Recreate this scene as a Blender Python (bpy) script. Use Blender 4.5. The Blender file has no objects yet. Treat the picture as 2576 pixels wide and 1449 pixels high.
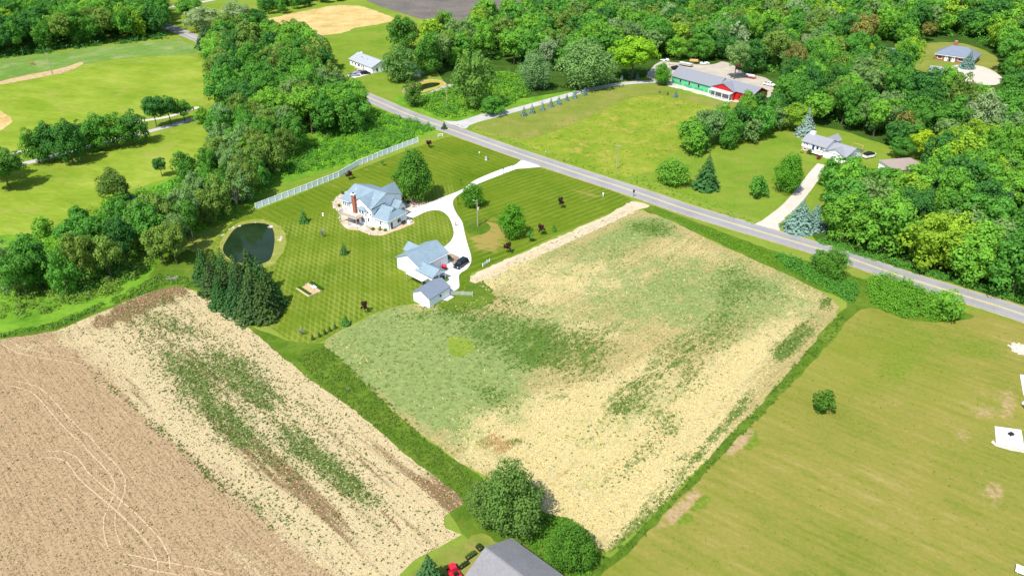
import bpy, bmesh, math, random
import numpy as np
from mathutils import Vector, Matrix
from mathutils.geometry import delaunay_2d_cdt

# ------------------------------------------------------------------ camera, sky, sun, exposure
sc = bpy.context.scene
COL = sc.collection
PITCH = 31.0
CAM_H = 95.0
HFOV = 70.0
cam_data = bpy.data.cameras.new("camera")
cam_data.sensor_fit = 'HORIZONTAL'
cam_data.angle = math.radians(HFOV)
cam_data.clip_start = 0.5
cam_data.clip_end = 9000
cam = bpy.data.objects.new("camera", cam_data)
cam.location = (0, 0, CAM_H)
cam.rotation_euler = (math.radians(90 - PITCH), 0, 0)
COL.objects.link(cam)
sc.camera = cam

SUN_EL = 56.0
SUN_DIR = Vector((-0.54, -0.842, 0)).normalized()          # horizontal direction towards the sun
world = bpy.data.worlds.new("World")
sc.world = world
world.use_nodes = True
wn = world.node_tree
sky = wn.nodes.new('ShaderNodeTexSky')
sky.sky_type = 'NISHITA'
sky.sun_disc = False
sky.sun_elevation = math.radians(SUN_EL)
sky.sun_rotation = math.atan2(SUN_DIR.x, SUN_DIR.y)
sky.air_density = 1.0
sky.dust_density = 1.0
bg = wn.nodes['Background']
bg.inputs['Strength'].default_value = 0.15
wn.links.new(sky.outputs[0], bg.inputs[0])
sun_data = bpy.data.lights.new("sun", 'SUN')
sun_data.energy = 4.6
sun_data.angle = math.radians(0.5)
sun_data.color = (1.0, 0.95, 0.86)
sun = bpy.data.objects.new("sun", sun_data)
sd = Vector((SUN_DIR.x * math.cos(math.radians(SUN_EL)), SUN_DIR.y * math.cos(math.radians(SUN_EL)), math.sin(math.radians(SUN_EL))))
sun.rotation_euler = sd.to_track_quat('Z', 'Y').to_euler()
sun.location = (-100, -150, 300)
COL.objects.link(sun)
sc.view_settings.view_transform = 'Standard'
sc.view_settings.look = 'None'
sc.view_settings.gamma = 1.0
sc.view_settings.exposure = 0.66
sc.view_settings.use_curve_mapping = False

rng = np.random.default_rng(7)
random.seed(7)

# ------------------------------------------------------------------ survey of the place: ground plan points
FD = 1288.0 / math.tan(math.radians(HFOV / 2))
TH = math.radians(PITCH)


def at(x, y, z=0.0):
    """plan position (metres) of a surveyed spot; x, y on a 2576 x 1449 sheet"""
    u = (x - 1288.0) / FD
    v = -(y - 724.5) / FD
    d = (u, math.cos(TH) + v * math.sin(TH), -math.sin(TH) + v * math.cos(TH))
    k = (z - CAM_H) / d[2]
    return Vector((d[0] * k, d[1] * k, z))


def height_at(g, y):
    """height over plan point g whose top lies on sheet row y"""
    v = -(y - 724.5) / FD
    dy = math.cos(TH) + v * math.sin(TH)
    dz = -math.sin(TH) + v * math.cos(TH)
    return CAM_H + g.y / dy * dz


def mpp(g):
    return (g.y * math.cos(TH) + CAM_H * math.sin(TH)) / FD


def px_of(x, y, z=0.0):
    zz = z - CAM_H
    dep = y * math.cos(TH) - zz * math.sin(TH)
    up = y * math.sin(TH) + zz * math.cos(TH)
    return 1288 + FD * x / dep, 724.5 - FD * up / dep


def q(c, r, x, y):
    """detail sheet c, r (column, row) to the 2576 sheet"""
    oy = (0, 425, 850, 1262)[r]
    return ((c * 750 + x / 3.409) / 1.1646, (oy + y / 3.409) / 1.1646)


def zq(ox, oy, s):
    return lambda x, y: ((ox + x / s) / 1.1646, (oy + y / s) / 1.1646)


# ------------------------------------------------------------------ material helpers
class NT:
    def __init__(self, name):
        self.m = bpy.data.materials.new(name)
        self.m.use_nodes = True
        self.t = self.m.node_tree
        self.b = self.t.nodes['Principled BSDF']
        self.out = self.t.nodes['Material Output']
        self.pos = None

    def new(self, t, **kw):
        n = self.t.nodes.new(t)
        for k, v in kw.items():
            setattr(n, k, v)
        return n

    def put(self, sock, v):
        if isinstance(v, (int, float)):
            sock.default_value = v
        elif isinstance(v, (tuple, list)):
            sock.default_value = tuple(v) + (1.0,) * (len(sock.default_value) - len(v))
        else:
            self.t.links.new(v, sock)

    def world(self):
        if self.pos is None:
            self.pos = self.new('ShaderNodeNewGeometry').outputs['Position']
        return self.pos

    def obj(self):
        return self.new('ShaderNodeTexCoord').outputs['Object']

    def mapv(self, vec, rot=0.0, scale=(1, 1, 1)):
        n = self.new('ShaderNodeMapping')
        self.put(n.inputs[0], vec)
        n.inputs['Rotation'].default_value = (0, 0, rot)
        n2 = self.new('ShaderNodeMapping')
        self.put(n2.inputs[0], n.outputs[0])
        n2.inputs['Scale'].default_value = scale
        return n2.outputs[0]

    def noise(self, scale, detail=3, rough=0.6, vec=None, dist=0.0):
        n = self.new('ShaderNodeTexNoise')
        self.put(n.inputs['Vector'], vec if vec is not None else self.world())
        n.inputs['Scale'].default_value = scale
        n.inputs['Detail'].default_value = detail
        n.inputs['Roughness'].default_value = rough
        n.inputs['Distortion'].default_value = dist
        return n.outputs['Fac']

    def math(self, op, a, b=0.0, clamp=False):
        n = self.new('ShaderNodeMath', operation=op)
        n.use_clamp = clamp
        self.put(n.inputs[0], a)
        self.put(n.inputs[1], b)
        return n.outputs[0]

    def step(self, v, lo, hi):
        n = self.new('ShaderNodeMapRange')
        n.interpolation_type = 'SMOOTHSTEP'
        self.put(n.inputs[0], v)
        n.inputs[1].default_value = lo
        n.inputs[2].default_value = hi
        return n.outputs[0]

    def ramp(self, fac, stops):
        n = self.new('ShaderNodeValToRGB')
        self.put(n.inputs[0], fac)
        e = n.color_ramp.elements
        while len(e) < len(stops):
            e.new(0.5)
        for el, (p, c) in zip(e, stops):
            el.position = p
            el.color = tuple(c) + (1,)
        return n.outputs[0]

    def mix(self, fac, a, b, mode='MIX'):
        n = self.new('ShaderNodeMix', data_type='RGBA', blend_type=mode)
        self.put(n.inputs[0], fac)
        self.put(n.inputs[6], a)
        self.put(n.inputs[7], b)
        return n.outputs[2]

    def attr(self, name):
        return self.new('ShaderNodeAttribute', attribute_name=name).outputs['Fac']

    def bump(self, h, strength, dist=0.1):
        n = self.new('ShaderNodeBump')
        n.inputs['Strength'].default_value = strength
        n.inputs['Distance'].default_value = dist
        self.put(n.inputs['Height'], h)
        self.t.links.new(n.outputs[0], self.b.inputs['Normal'])

    def fin(self, col, rough=0.9, spec=0.2, metal=0.0):
        self.put(self.b.inputs['Base Color'], col)
        self.put(self.b.inputs['Roughness'], rough)
        self.b.inputs['Specular IOR Level'].default_value = spec
        self.b.inputs['Metallic'].default_value = metal
        return self.m


def flat(name, col, rough=0.7, spec=0.3, metal=0.0, var=0.12, scale=2.0):
    n = NT(name)
    f = n.noise(scale, 3, 0.6, n.obj())
    c2 = tuple(min(1, c * (1 + var)) for c in col)
    c1 = tuple(c * (1 - var) for c in col)
    return n.fin(n.ramp(f, [(0.3, c1), (0.7, c2)]), rough, spec, metal)


def grass_mat(name, dark, mid, light, big=0.03, fine=1.6, dry=None, dry_amt=0.5, stretch=None, rot=0.0):
    n = NT(name)
    P = n.world()
    if stretch:
        P = n.mapv(P, rot, stretch)
    a = n.noise(big, 4, 0.6)
    b = n.noise(fine, 4, 0.7, P)
    c = n.noise(fine * 0.22, 3, 0.6, P)
    f = n.math('ADD', n.math('MULTIPLY', a, 0.5), n.math('ADD', n.math('MULTIPLY', b, 0.35), n.math('MULTIPLY', c, 0.3)))
    col = n.ramp(f, [(0.40, dark), (0.56, mid), (0.72, light)])
    if dry:
        d = n.noise(big * 2.3, 5, 0.7)
        col = n.mix(n.math('MULTIPLY', n.step(d, 0.5, 0.68), dry_amt), col, dry)
    n.bump(b, 0.5, 0.25)
    return n.fin(col, 1.0, 0.0)


# leaf material: colour comes from the object, tone from the leaf
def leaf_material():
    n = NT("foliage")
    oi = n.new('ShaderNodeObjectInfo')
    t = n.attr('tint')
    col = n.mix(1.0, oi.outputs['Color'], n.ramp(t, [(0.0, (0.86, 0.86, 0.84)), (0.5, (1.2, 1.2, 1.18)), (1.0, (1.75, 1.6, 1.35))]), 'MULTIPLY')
    n.fin(col, 0.8, 0.06)
    tr = n.new('ShaderNodeBsdfTranslucent')
    n.put(tr.inputs[0], n.mix(1.0, col, (1.25, 1.25, 0.6), 'MULTIPLY'))
    mx = n.new('ShaderNodeMixShader')
    mx.inputs[0].default_value = 0.42
    n.t.links.new(n.b.outputs[0], mx.inputs[1])
    n.t.links.new(tr.outputs[0], mx.inputs[2])
    n.t.links.new(mx.outputs[0], n.out.inputs[0])
    return n.m


M = {}
M['leaf'] = leaf_material()
M['bark'] = flat("bark", (0.12, 0.095, 0.07), 0.9, 0.1, var=0.35, scale=3)
M['pale_bark'] = flat("pale_bark", (0.3, 0.28, 0.23), 0.9, 0.1, var=0.3, scale=3)
M['vinyl'] = flat("white_vinyl", (0.89, 0.90, 0.90), 0.5, 0.3, var=0.03)


def siding(name, col):
    n = NT(name)
    o = n.obj()
    s = n.new('ShaderNodeSeparateXYZ')
    n.put(s.inputs[0], o)
    f = n.math('FRACT', n.math('MULTIPLY', s.outputs[2], 6.0))
    n.bump(f, 0.5, 0.03)
    g = n.noise(0.8, 3, 0.6, o)
    return n.fin(n.ramp(g, [(0.3, tuple(c * 0.95 for c in col)), (0.7, col)]), 0.55, 0.25)


M['siding'] = siding("white_siding", (0.84, 0.845, 0.84))
M['grey_siding'] = siding("grey_siding", (0.55, 0.58, 0.62))


def shingles(name, col, var=0.3):
    n = NT(name)
    o = n.obj()
    a = n.noise(2.2, 3, 0.7, o)
    b = n.noise(9.0, 2, 0.7, o)
    c = n.noise(0.35, 2, 0.5, o)
    f = n.math('ADD', n.math('MULTIPLY', a, 0.45), n.math('ADD', n.math('MULTIPLY', b, 0.35), n.math('MULTIPLY', c, 0.25)))
    n.bump(b, 0.6, 0.05)
    return n.fin(n.ramp(f, [(0.38, tuple(x * (1 - var) for x in col)), (0.53, col), (0.7, tuple(min(1, x * (1 + var)) for x in col))]), 0.9, 0.15)


M['roof_blue'] = shingles("blue_grey_shingles", (0.185, 0.25, 0.295), 0.22)
M['roof_slate'] = shingles("slate_shingles", (0.155, 0.185, 0.235), 0.1)
M['roof_grey'] = shingles("grey_shingles", (0.185, 0.182, 0.19), 0.18)
M['roof_ranch'] = shingles("pale_grey_shingles", (0.235, 0.24, 0.265), 0.1)
M['roof_pale'] = shingles("weathered_pale_shingles", (0.29, 0.315, 0.345), 0.12)
M['roof_brown'] = shingles("brown_shingles", (0.26, 0.21, 0.185), 0.12)
M['roof_barn'] = flat("barn_roof_metal", (0.185, 0.195, 0.222), 0.65, 0.25, var=0.05)
M['roof_green'] = flat("green_roof_metal", (0.03, 0.14, 0.13), 0.45, 0.4)
M['brick'] = flat("brick", (0.30, 0.105, 0.065), 0.9, 0.1, var=0.3, scale=7)
M['tan_brick'] = flat("tan_brick", (0.42, 0.30, 0.22), 0.9, 0.1, var=0.25, scale=6)
M['barn_red'] = flat("barn_red_boards", (0.42, 0.012, 0.015), 0.6, 0.3, var=0.12)
M['sheath1'] = flat("green_sheathing", (0.05, 0.33, 0.17), 0.6, 0.3, var=0.1)
M['sheath2'] = flat("pale_green_sheathing", (0.10, 0.42, 0.22), 0.6, 0.3, var=0.1)
M['glass'] = flat("dark_glass", (0.012, 0.016, 0.02), 0.08, 0.6, var=0.1)
M['dark'] = flat("dark_gap", (0.012, 0.012, 0.012), 0.8, 0.1)
M['door_dark'] = flat("dark_door", (0.025, 0.03, 0.035), 0.4, 0.4)
M['door_blue'] = flat("blue_door", (0.01, 0.035, 0.16), 0.4, 0.4)
M['concrete'] = flat("pale_concrete", (0.63, 0.61, 0.57), 0.9, 0.2, var=0.05, scale=0.6)
M['deckwood'] = flat("weathered_deck_wood", (0.52, 0.42, 0.34), 0.85, 0.1, var=0.15, scale=4)
M['wood'] = flat("new_timber", (0.45, 0.28, 0.11), 0.8, 0.2, var=0.2, scale=3)
M['greywood'] = flat("grey_wood", (0.33, 0.31, 0.28), 0.85, 0.1, var=0.2, scale=3)
M['rail'] = flat("grey_rail", (0.42, 0.42, 0.42), 0.6, 0.3)
M['black'] = flat("black_plastic", (0.012, 0.012, 0.013), 0.45, 0.4)
M['rubber'] = flat("tyre_rubber", (0.015, 0.015, 0.015), 0.9, 0.1)
M['steel'] = flat("steel", (0.4, 0.41, 0.42), 0.35, 0.5, 0.8)
M['red'] = flat("red_paint", (0.55, 0.012, 0.03), 0.35, 0.5, var=0.05)
M['carblack'] = flat("black_car_paint", (0.006, 0.007, 0.010), 0.15, 0.6)
M['carblue'] = flat("dark_blue_car_paint", (0.008, 0.010, 0.035), 0.15, 0.6)
M['carsilver'] = flat("silver_car_paint", (0.45, 0.47, 0.5), 0.3, 0.5, 0.5)
M['carwhite'] = flat("white_car_paint", (0.75, 0.75, 0.75), 0.3, 0.5)
M['lamp'] = flat("headlamp_glass", (0.6, 0.62, 0.65), 0.1, 0.6)
M['mulch'] = flat("mulch", (0.20, 0.14, 0.10), 1.0, 0.0, var=0.4, scale=4)
M['stone'] = flat("pale_stone", (0.42, 0.38, 0.33), 0.9, 0.1, var=0.3, scale=1.2)
M['polewood'] = flat("pole_wood", (0.33, 0.28, 0.22), 0.9, 0.1, var=0.2)
M['skin'] = flat("skin", (0.45, 0.25, 0.17), 0.6, 0.3)
M['jeans'] = flat("denim", (0.04, 0.07, 0.16), 0.9, 0.1)
M['horse'] = flat("chestnut_coat", (0.30, 0.11, 0.035), 0.6, 0.2)
M['mane'] = flat("pale_mane", (0.5, 0.36, 0.2), 0.8, 0.1)
M['greenplastic'] = flat("green_fabric", (0.05, 0.45, 0.28), 0.6, 0.3)
M['orange'] = flat("orange_paint", (0.6, 0.18, 0.03), 0.5, 0.3)

# ------------------------------------------------------------------ object helpers


def tag(o, label=None, cat=None, group=None, kind=None):
    if label:
        o['label'] = label
    if cat:
        o['category'] = cat
    if group:
        o['group'] = group
    if kind:
        o['kind'] = kind
    return o


def link(name, data, parent=None, loc=None, rz=0.0):
    o = bpy.data.objects.new(name, data)
    COL.objects.link(o)
    if parent is not None:
        o.parent = parent
    if loc is not None:
        o.location = loc
    if rz:
        o.rotation_euler = (0, 0, rz)
    return o


def empty(name, loc, rz=0.0, label=None, cat=None, group=None):
    o = link(name, None, None, loc, rz)
    o.empty_display_size = 0.5
    return tag(o, label, cat, group)


class MB:
    def __init__(self):
        self.v = []
        self.f = []

    def add(self, vs, fs):
        n = len(self.v)
        self.v += [tuple(p) for p in vs]
        self.f += [tuple(i + n for i in f) for f in fs]
        return self

    def box(self, x0, x1, y0, y1, z0, z1):
        return self.add([(x0, y0, z0), (x1, y0, z0), (x1, y1, z0), (x0, y1, z0), (x0, y0, z1), (x1, y0, z1), (x1, y1, z1), (x0, y1, z1)],
                        [(3, 2, 1, 0), (4, 5, 6, 7), (0, 1, 5, 4), (1, 2, 6, 5), (2, 3, 7, 6), (3, 0, 4, 7)])

    def obox(self, c, ax, ay, az):
        """box from centre and three half-axis vectors"""
        c, ax, ay, az = Vector(c), Vector(ax), Vector(ay), Vector(az)
        vs = [c + sx * ax + sy * ay + sz * az for sz in (-1, 1) for sx, sy in ((-1, -1), (1, -1), (1, 1), (-1, 1))]
        return self.add(vs, [(3, 2, 1, 0), (4, 5, 6, 7), (0, 1, 5, 4), (1, 2, 6, 5), (2, 3, 7, 6), (3, 0, 4, 7)])

    def prism(self, prof, axis, a0, a1):
        """extrude a 2D profile; axis 'x': profile is (y, z), axis 'y': profile is (x, z), 'z': (x, y)"""
        n = len(prof)
        def P(p, a):
            return {'x': (a, p[0], p[1]), 'y': (p[0], a, p[1]), 'z': (p[0], p[1], a)}[axis]
        vs = [P(p, a0) for p in prof] + [P(p, a1) for p in prof]
        fs = [tuple(range(n))[::-1], tuple(range(n, 2 * n))] + [(i, (i + 1) % n, n + (i + 1) % n, n + i) for i in range(n)]
        return self.add(vs, fs)

    def tube(self, p0, p1, r0, r1=None, seg=8, cap=True):
        r1 = r0 if r1 is None else r1
        p0, p1 = Vector(p0), Vector(p1)
        d = (p1 - p0).normalized()
        a = d.orthogonal().normalized()
        b = d.cross(a)
        vs = []
        for p, r in ((p0, r0), (p1, r1)):
            for i in range(seg):
                t = 2 * math.pi * i / seg
                vs.append(p + a * (r * math.cos(t)) + b * (r * math.sin(t)))
        fs = [(i, (i + 1) % seg, seg + (i + 1) % seg, seg + i) for i in range(seg)]
        if cap:
            fs += [tuple(range(seg))[::-1], tuple(range(seg, 2 * seg))]
        return self.add(vs, fs)

    def blob(self, c, r, sub=2, amp=0.12, seed=0):
        bm = bmesh.new()
        bmesh.ops.create_icosphere(bm, subdivisions=sub, radius=1.0)
        rr = random.Random(seed)
        bm.verts.ensure_lookup_table()
        vs = [(c[0] + v.co.x * r[0] * (1 + rr.uniform(-amp, amp)), c[1] + v.co.y * r[1] * (1 + rr.uniform(-amp, amp)), c[2] + v.co.z * r[2] * (1 + rr.uniform(-amp, amp))) for v in bm.verts]
        fs = [tuple(v.index for v in f.verts) for f in bm.faces]
        bm.free()
        return self.add(vs, fs)

    def mesh(self, name, mat, smooth=False):
        me = bpy.data.meshes.new(name)
        me.from_pydata(self.v, [], self.f)
        bm = bmesh.new()
        bm.from_mesh(me)
        bmesh.ops.recalc_face_normals(bm, faces=bm.faces)
        bm.to_mesh(me)
        bm.free()
        if mat is not None:
            me.materials.append(M[mat] if isinstance(mat, str) else mat)
        if smooth:
            me.polygons.foreach_set('use_smooth', [True] * len(me.polygons))
        return me

    def build(self, name, mat, parent=None, smooth=False, loc=None, rz=0.0):
        return link(name, self.mesh(name, mat, smooth), parent, loc, rz)


def Bx(*a):
    return MB().box(*a)


def copy_tree(o, parent=None):
    c = o.copy()
    COL.objects.link(c)
    c.parent = parent
    for ch in o.children:
        copy_tree(ch, c)
    return c


# ------------------------------------------------------------------ ground sheets
def inside(poly, x, y):
    """vectorised point in polygon"""
    x = np.asarray(x)
    y = np.asarray(y)
    r = np.zeros(x.shape, bool)
    n = len(poly)
    for i in range(n):
        x0, y0 = poly[i]
        x1, y1 = poly[(i + 1) % n]
        if y0 == y1:
            continue
        c = ((y0 > y) != (y1 > y)) & (x < (x1 - x0) * (y - y0) / (y1 - y0) + x0)
        r ^= c
    return r


def plan(pts):
    return [tuple(at(*p)[:2]) for p in pts]


def smooth_poly(P, step=2.0, jitter=0.0, seed=1, curve=True):
    rr = random.Random(seed)
    out = []
    n = len(P)
    for i in range(n):
        p0, p1, p2, p3 = (Vector(P[(i + k) % n]) for k in (-1, 0, 1, 2))
        L = (p2 - p1).length
        k = max(1, int(L / step))
        for j in range(k):
            t = j / k
            if curve:
                m1 = (p2 - p0) * 0.5
                m2 = (p3 - p1) * 0.5
                m1 = m1 * min(1, L / max(m1.length, 1e-6))
                m2 = m2 * min(1, L / max(m2.length, 1e-6))
                p = p1 * (2 * t ** 3 - 3 * t ** 2 + 1) + m1 * (t ** 3 - 2 * t ** 2 + t) + p2 * (-2 * t ** 3 + 3 * t ** 2) + m2 * (t ** 3 - t ** 2)
            else:
                p = p1.lerp(p2, t)
            out.append((p.x + rr.uniform(-jitter, jitter), p.y + rr.uniform(-jitter, jitter)))
    return out


def sheet(name, pts, mat, z, grid=None, attrs=None, jitter=0.0, step=2.0, curve=True, metres=False, parent=None, thick=0.0, label=None):
    """a ground sheet; pts on the survey sheet; grid: spacing of inner points; attrs: {name: f(px, py, X, Y)}"""
    P = pts if metres else plan(pts)
    P = smooth_poly(P, step, jitter, len(name), curve)
    P3 = [Vector(p) for p in P]
    if grid is None:
        V, Ed, Fc = delaunay_2d_cdt(P3, [], [list(range(len(P3)))], 1, 1e-4)[:3]
    else:
        xs = np.array([p[0] for p in P])
        ys = np.array([p[1] for p in P])
        gx = np.arange(xs.min(), xs.max(), grid)
        gy = np.arange(ys.min(), ys.max(), grid)
        X, Y = np.meshgrid(gx, gy)
        X = X.ravel() + rng.uniform(-.3, .3, X.size) * grid
        Y = Y.ravel() + rng.uniform(-.3, .3, Y.size) * grid
        k = inside(P, X, Y)
        allp = P3 + [Vector((a, b)) for a, b in zip(X[k], Y[k])]
        V, Ed, Fc = delaunay_2d_cdt(allp, [], [list(range(len(P3)))], 1, 1e-4)[:3]
    me = bpy.data.meshes.new(name)
    if thick > 0:
        mb = MB()
        n = len(V)
        vs = [(v.x, v.y, z) for v in V]
        me.from_pydata(vs, [], [tuple(f) for f in Fc])
        bm = bmesh.new()
        bm.from_mesh(me)
        r = bmesh.ops.extrude_face_region(bm, geom=bm.faces[:])
        for e in r['geom']:
            if isinstance(e, bmesh.types.BMVert):
                e.co.z -= thick
        bmesh.ops.recalc_face_normals(bm, faces=bm.faces)
        bm.to_mesh(me)
        bm.free()
    else:
        me.from_pydata([(v.x, v.y, z) for v in V], [], [tuple(f) for f in Fc])
        if len(me.polygons) and me.polygons[0].normal.z < 0:
            me.flip_normals()
    me.materials.append(M[mat] if isinstance(mat, str) else mat)
    if attrs:
        X = np.array([v.co.x for v in me.vertices])
        Y = np.array([v.co.y for v in me.vertices])
        dep = Y * math.cos(TH) + CAM_H * math.sin(TH)
        up = Y * math.sin(TH) - CAM_H * math.cos(TH)
        px = 1288 + FD * X / dep
        py = 724.5 - FD * up / dep
        for k, f in attrs.items():
            a = me.attributes.new(k, 'FLOAT', 'POINT')
            a.data.foreach_set('value', np.asarray(f(px, py, X, Y), dtype=np.float32))
    o = link(name, me, parent)
    if parent is None:
        tag(o, label, None, None, 'structure')
    return o


def blobs(lst):
    """sum of soft ellipses (x, y, rx, ry, angle, strength) laid out on the survey sheet"""
    def f(px, py, X, Y):
        r = np.zeros_like(px)
        for (cx, cy, rx, ry, an, s) in lst:
            c, sn = math.cos(math.radians(an)), math.sin(math.radians(an))
            dx, dy = px - cx, py - cy
            u = (dx * c + dy * sn) / rx
            v = (-dx * sn + dy * c) / ry
            r += s * np.exp(-(u * u + v * v) ** 1.3 * 0.9)
        return r
    return f


def ribbon(P, w0, w1=None):
    """polygon strip along plan points P"""
    w1 = w0 if w1 is None else w1
    P = [Vector(p[:2]) for p in P]
    L, R = [], []
    for i, p in enumerate(P):
        d = (P[min(i + 1, len(P) - 1)] - P[max(i - 1, 0)]).normalized()
        n = Vector((-d.y, d.x))
        L.append(p + n * w0)
        R.append(p - n * w1)
    return L, R


def strip_obj(name, P, w0, w1, z, mat, parent=None, kind='structure'):
    L, R = ribbon(P, w0, w1)
    vs = [(p.x, p.y, z) for p in L] + [(p.x, p.y, z) for p in R]
    n = len(L)
    fs = [(i, n + i, n + i + 1, i + 1) for i in range(n - 1)]
    me = bpy.data.meshes.new(name)
    me.from_pydata(vs, [], fs)
    if me.polygons[0].normal.z < 0:
        me.flip_normals()
    me.materials.append(M[mat] if isinstance(mat, str) else mat)
    o = link(name, me, parent)
    if parent is None:
        tag(o, kind=kind)
    return o


def dense(P, step=4.0):
    """smooth open curve through plan points"""
    P = [Vector(p[:2]) for p in P]
    out = []
    for i in range(len(P) - 1):
        p0, p1, p2, p3 = P[max(i - 1, 0)], P[i], P[i + 1], P[min(i + 2, len(P) - 1)]
        k = max(1, int((p2 - p1).length / step))
        for j in range(k):
            t = j / k
            out.append(0.5 * ((2 * p1) + (p2 - p0) * t + (2 * p0 - 5 * p1 + 4 * p2 - p3) * t * t + (3 * p1 - p0 - 3 * p2 + p3) * t ** 3))
    out.append(P[-1])
    return out

# ------------------------------------------------------------------ ground materials
M['base'] = grass_mat("meadow_grass", (0.095, 0.165, 0.018), (0.135, 0.20, 0.024), (0.185, 0.235, 0.038), 0.02, 0.9, (0.20, 0.20, 0.05), 0.6)
M['meadow'] = grass_mat("hay_meadow_grass", (0.105, 0.175, 0.014), (0.16, 0.225, 0.022), (0.235, 0.285, 0.045), 0.035, 0.5, (0.225, 0.235, 0.05), 0.7, (0.45, 1.6, 1), 0.35)
M['paddock'] = grass_mat("paddock_grass", (0.075, 0.16, 0.022), (0.105, 0.19, 0.035), (0.16, 0.225, 0.065), 0.03, 0.8, (0.25, 0.25, 0.12), 0.7)
M['verge'] = grass_mat("tall_verge_grass", (0.036, 0.082, 0.008), (0.068, 0.125, 0.012), (0.115, 0.168, 0.022), 0.09, 1.1, (0.14, 0.15, 0.028), 0.6)
M['brushfloor'] = grass_mat("undergrowth_floor", (0.05, 0.135, 0.012), (0.10, 0.215, 0.018), (0.165, 0.28, 0.03), 0.12, 0.7)
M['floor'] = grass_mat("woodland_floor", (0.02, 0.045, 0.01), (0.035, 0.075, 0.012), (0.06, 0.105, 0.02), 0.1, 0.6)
M['barnlawn'] = grass_mat("barn_meadow_grass", (0.09, 0.165, 0.014), (0.15, 0.21, 0.020), (0.215, 0.245, 0.035), 0.06, 0.45, (0.29, 0.235, 0.055), 0.9)
M['drylawn'] = grass_mat("dry_mown_grass", (0.105, 0.15, 0.020), (0.15, 0.18, 0.032), (0.205, 0.20, 0.052), 0.04, 0.9, (0.25, 0.205, 0.07), 0.6)
M['yardgrass'] = grass_mat("yard_grass", (0.085, 0.16, 0.014), (0.125, 0.195, 0.020), (0.165, 0.22, 0.032), 0.05, 1.0, (0.19, 0.19, 0.04), 0.6)


def ground_field(name, rows_rot, soil, soil2, straw, weed, weed2, brown, row_scale=2.6):
    """bare field: soil, pale straw litter, weeds and worked brown soil, mixed by the sheet's attributes"""
    n = NT(name)
    P = n.world()
    rowv = n.mapv(P, rows_rot, (0.06, 1.0, 1.0))
    fine = n.noise(1.9, 4, 0.75)
    vfine = n.noise(4.5, 3, 0.7)
    big = n.noise(0.035, 4, 0.65)
    row = n.noise(row_scale, 3, 0.6, rowv)
    row2 = n.noise(0.45, 3, 0.6, rowv)
    col = n.ramp(n.math('ADD', n.math('MULTIPLY', fine, 0.5), n.math('ADD', n.math('MULTIPLY', row, 0.3), n.math('MULTIPLY', vfine, 0.25))), [(0.40, soil2), (0.54, soil), (0.68, tuple(min(1, c * 1.25) for c in soil))])
    st = n.math('ADD', n.attr('straw'), n.math('MULTIPLY', n.math('SUBTRACT', fine, 0.5), 1.5))
    st = n.math('ADD', st, n.math('MULTIPLY', n.math('SUBTRACT', row2, 0.5), 1.3))
    st = n.math('ADD', st, n.math('MULTIPLY', n.math('SUBTRACT', big, 0.5), 0.9))
    st_c = n.ramp(vfine, [(0.3, tuple(c * 0.72 for c in straw)), (0.55, straw), (0.75, tuple(min(1, c * 1.18) for c in straw))])
    col = n.mix(n.step(st, 0.25, 0.75), col, st_c)
    br = n.math('ADD', n.attr('brown'), n.math('MULTIPLY', n.math('SUBTRACT', row2, 0.5), 2.6))
    br = n.math('ADD', br, n.math('MULTIPLY', n.math('SUBTRACT', vfine, 0.5), 1.4))
    col = n.mix(n.step(br, 0.45, 0.85), col, brown)
    haze = n.math('MULTIPLY', n.step(n.math('ADD', n.attr('haze'), n.math('MULTIPLY', n.math('SUBTRACT', n.noise(0.16, 6, 0.72), 0.5), 1.8)), 0.2, 0.85), 0.9)
    hc = n.ramp(n.noise(0.8, 4, 0.7), [(0.38, tuple(c * 0.8 for c in weed2)), (0.65, tuple(min(1, c * 1.2) for c in weed2))])
    col = n.mix(haze, col, hc)
    rowm = n.mapv(P, rows_rot, (0.35, 1.0, 1.0))
    wd = n.math('ADD', n.attr('weed'), n.math('MULTIPLY', n.math('SUBTRACT', n.noise(0.62, 8, 0.82, rowm), 0.5), 4.6))
    wd = n.math('ADD', wd, n.math('MULTIPLY', n.math('SUBTRACT', n.noise(0.1, 3, 0.6), 0.5), 1.4))
    wc = n.ramp(vfine, [(0.3, tuple(c * 0.65 for c in weed)), (0.7, tuple(c * 1.3 for c in weed))])
    col = n.mix(n.math('MULTIPLY', n.step(wd, 0.35, 1.05), 0.88), col, wc)
    h = n.math('ADD', fine, n.math('MULTIPLY', row, 0.7))
    n.bump(h, 0.7, 0.3)
    return n.fin(col, 1.0, 0.0)


_row = math.atan2(*(at(1150, 1235) - at(560, 770)).yx)
M['field_left'] = ground_field("ploughed_field_soil", -_row, (0.31, 0.225, 0.13), (0.18, 0.122, 0.066), (0.43, 0.355, 0.205), (0.065, 0.12, 0.018), (0.17, 0.20, 0.075), (0.165, 0.112, 0.056))
_row2 = math.atan2(*(at(2000, 960) - at(1560, 1400)).yx)
M['field_mid'] = ground_field("stubble_field_soil", -_row2, (0.32, 0.265, 0.115), (0.19, 0.17, 0.06), (0.445, 0.375, 0.185), (0.062, 0.125, 0.016), (0.165, 0.225, 0.07), (0.27, 0.18, 0.075), 2.0)


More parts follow.
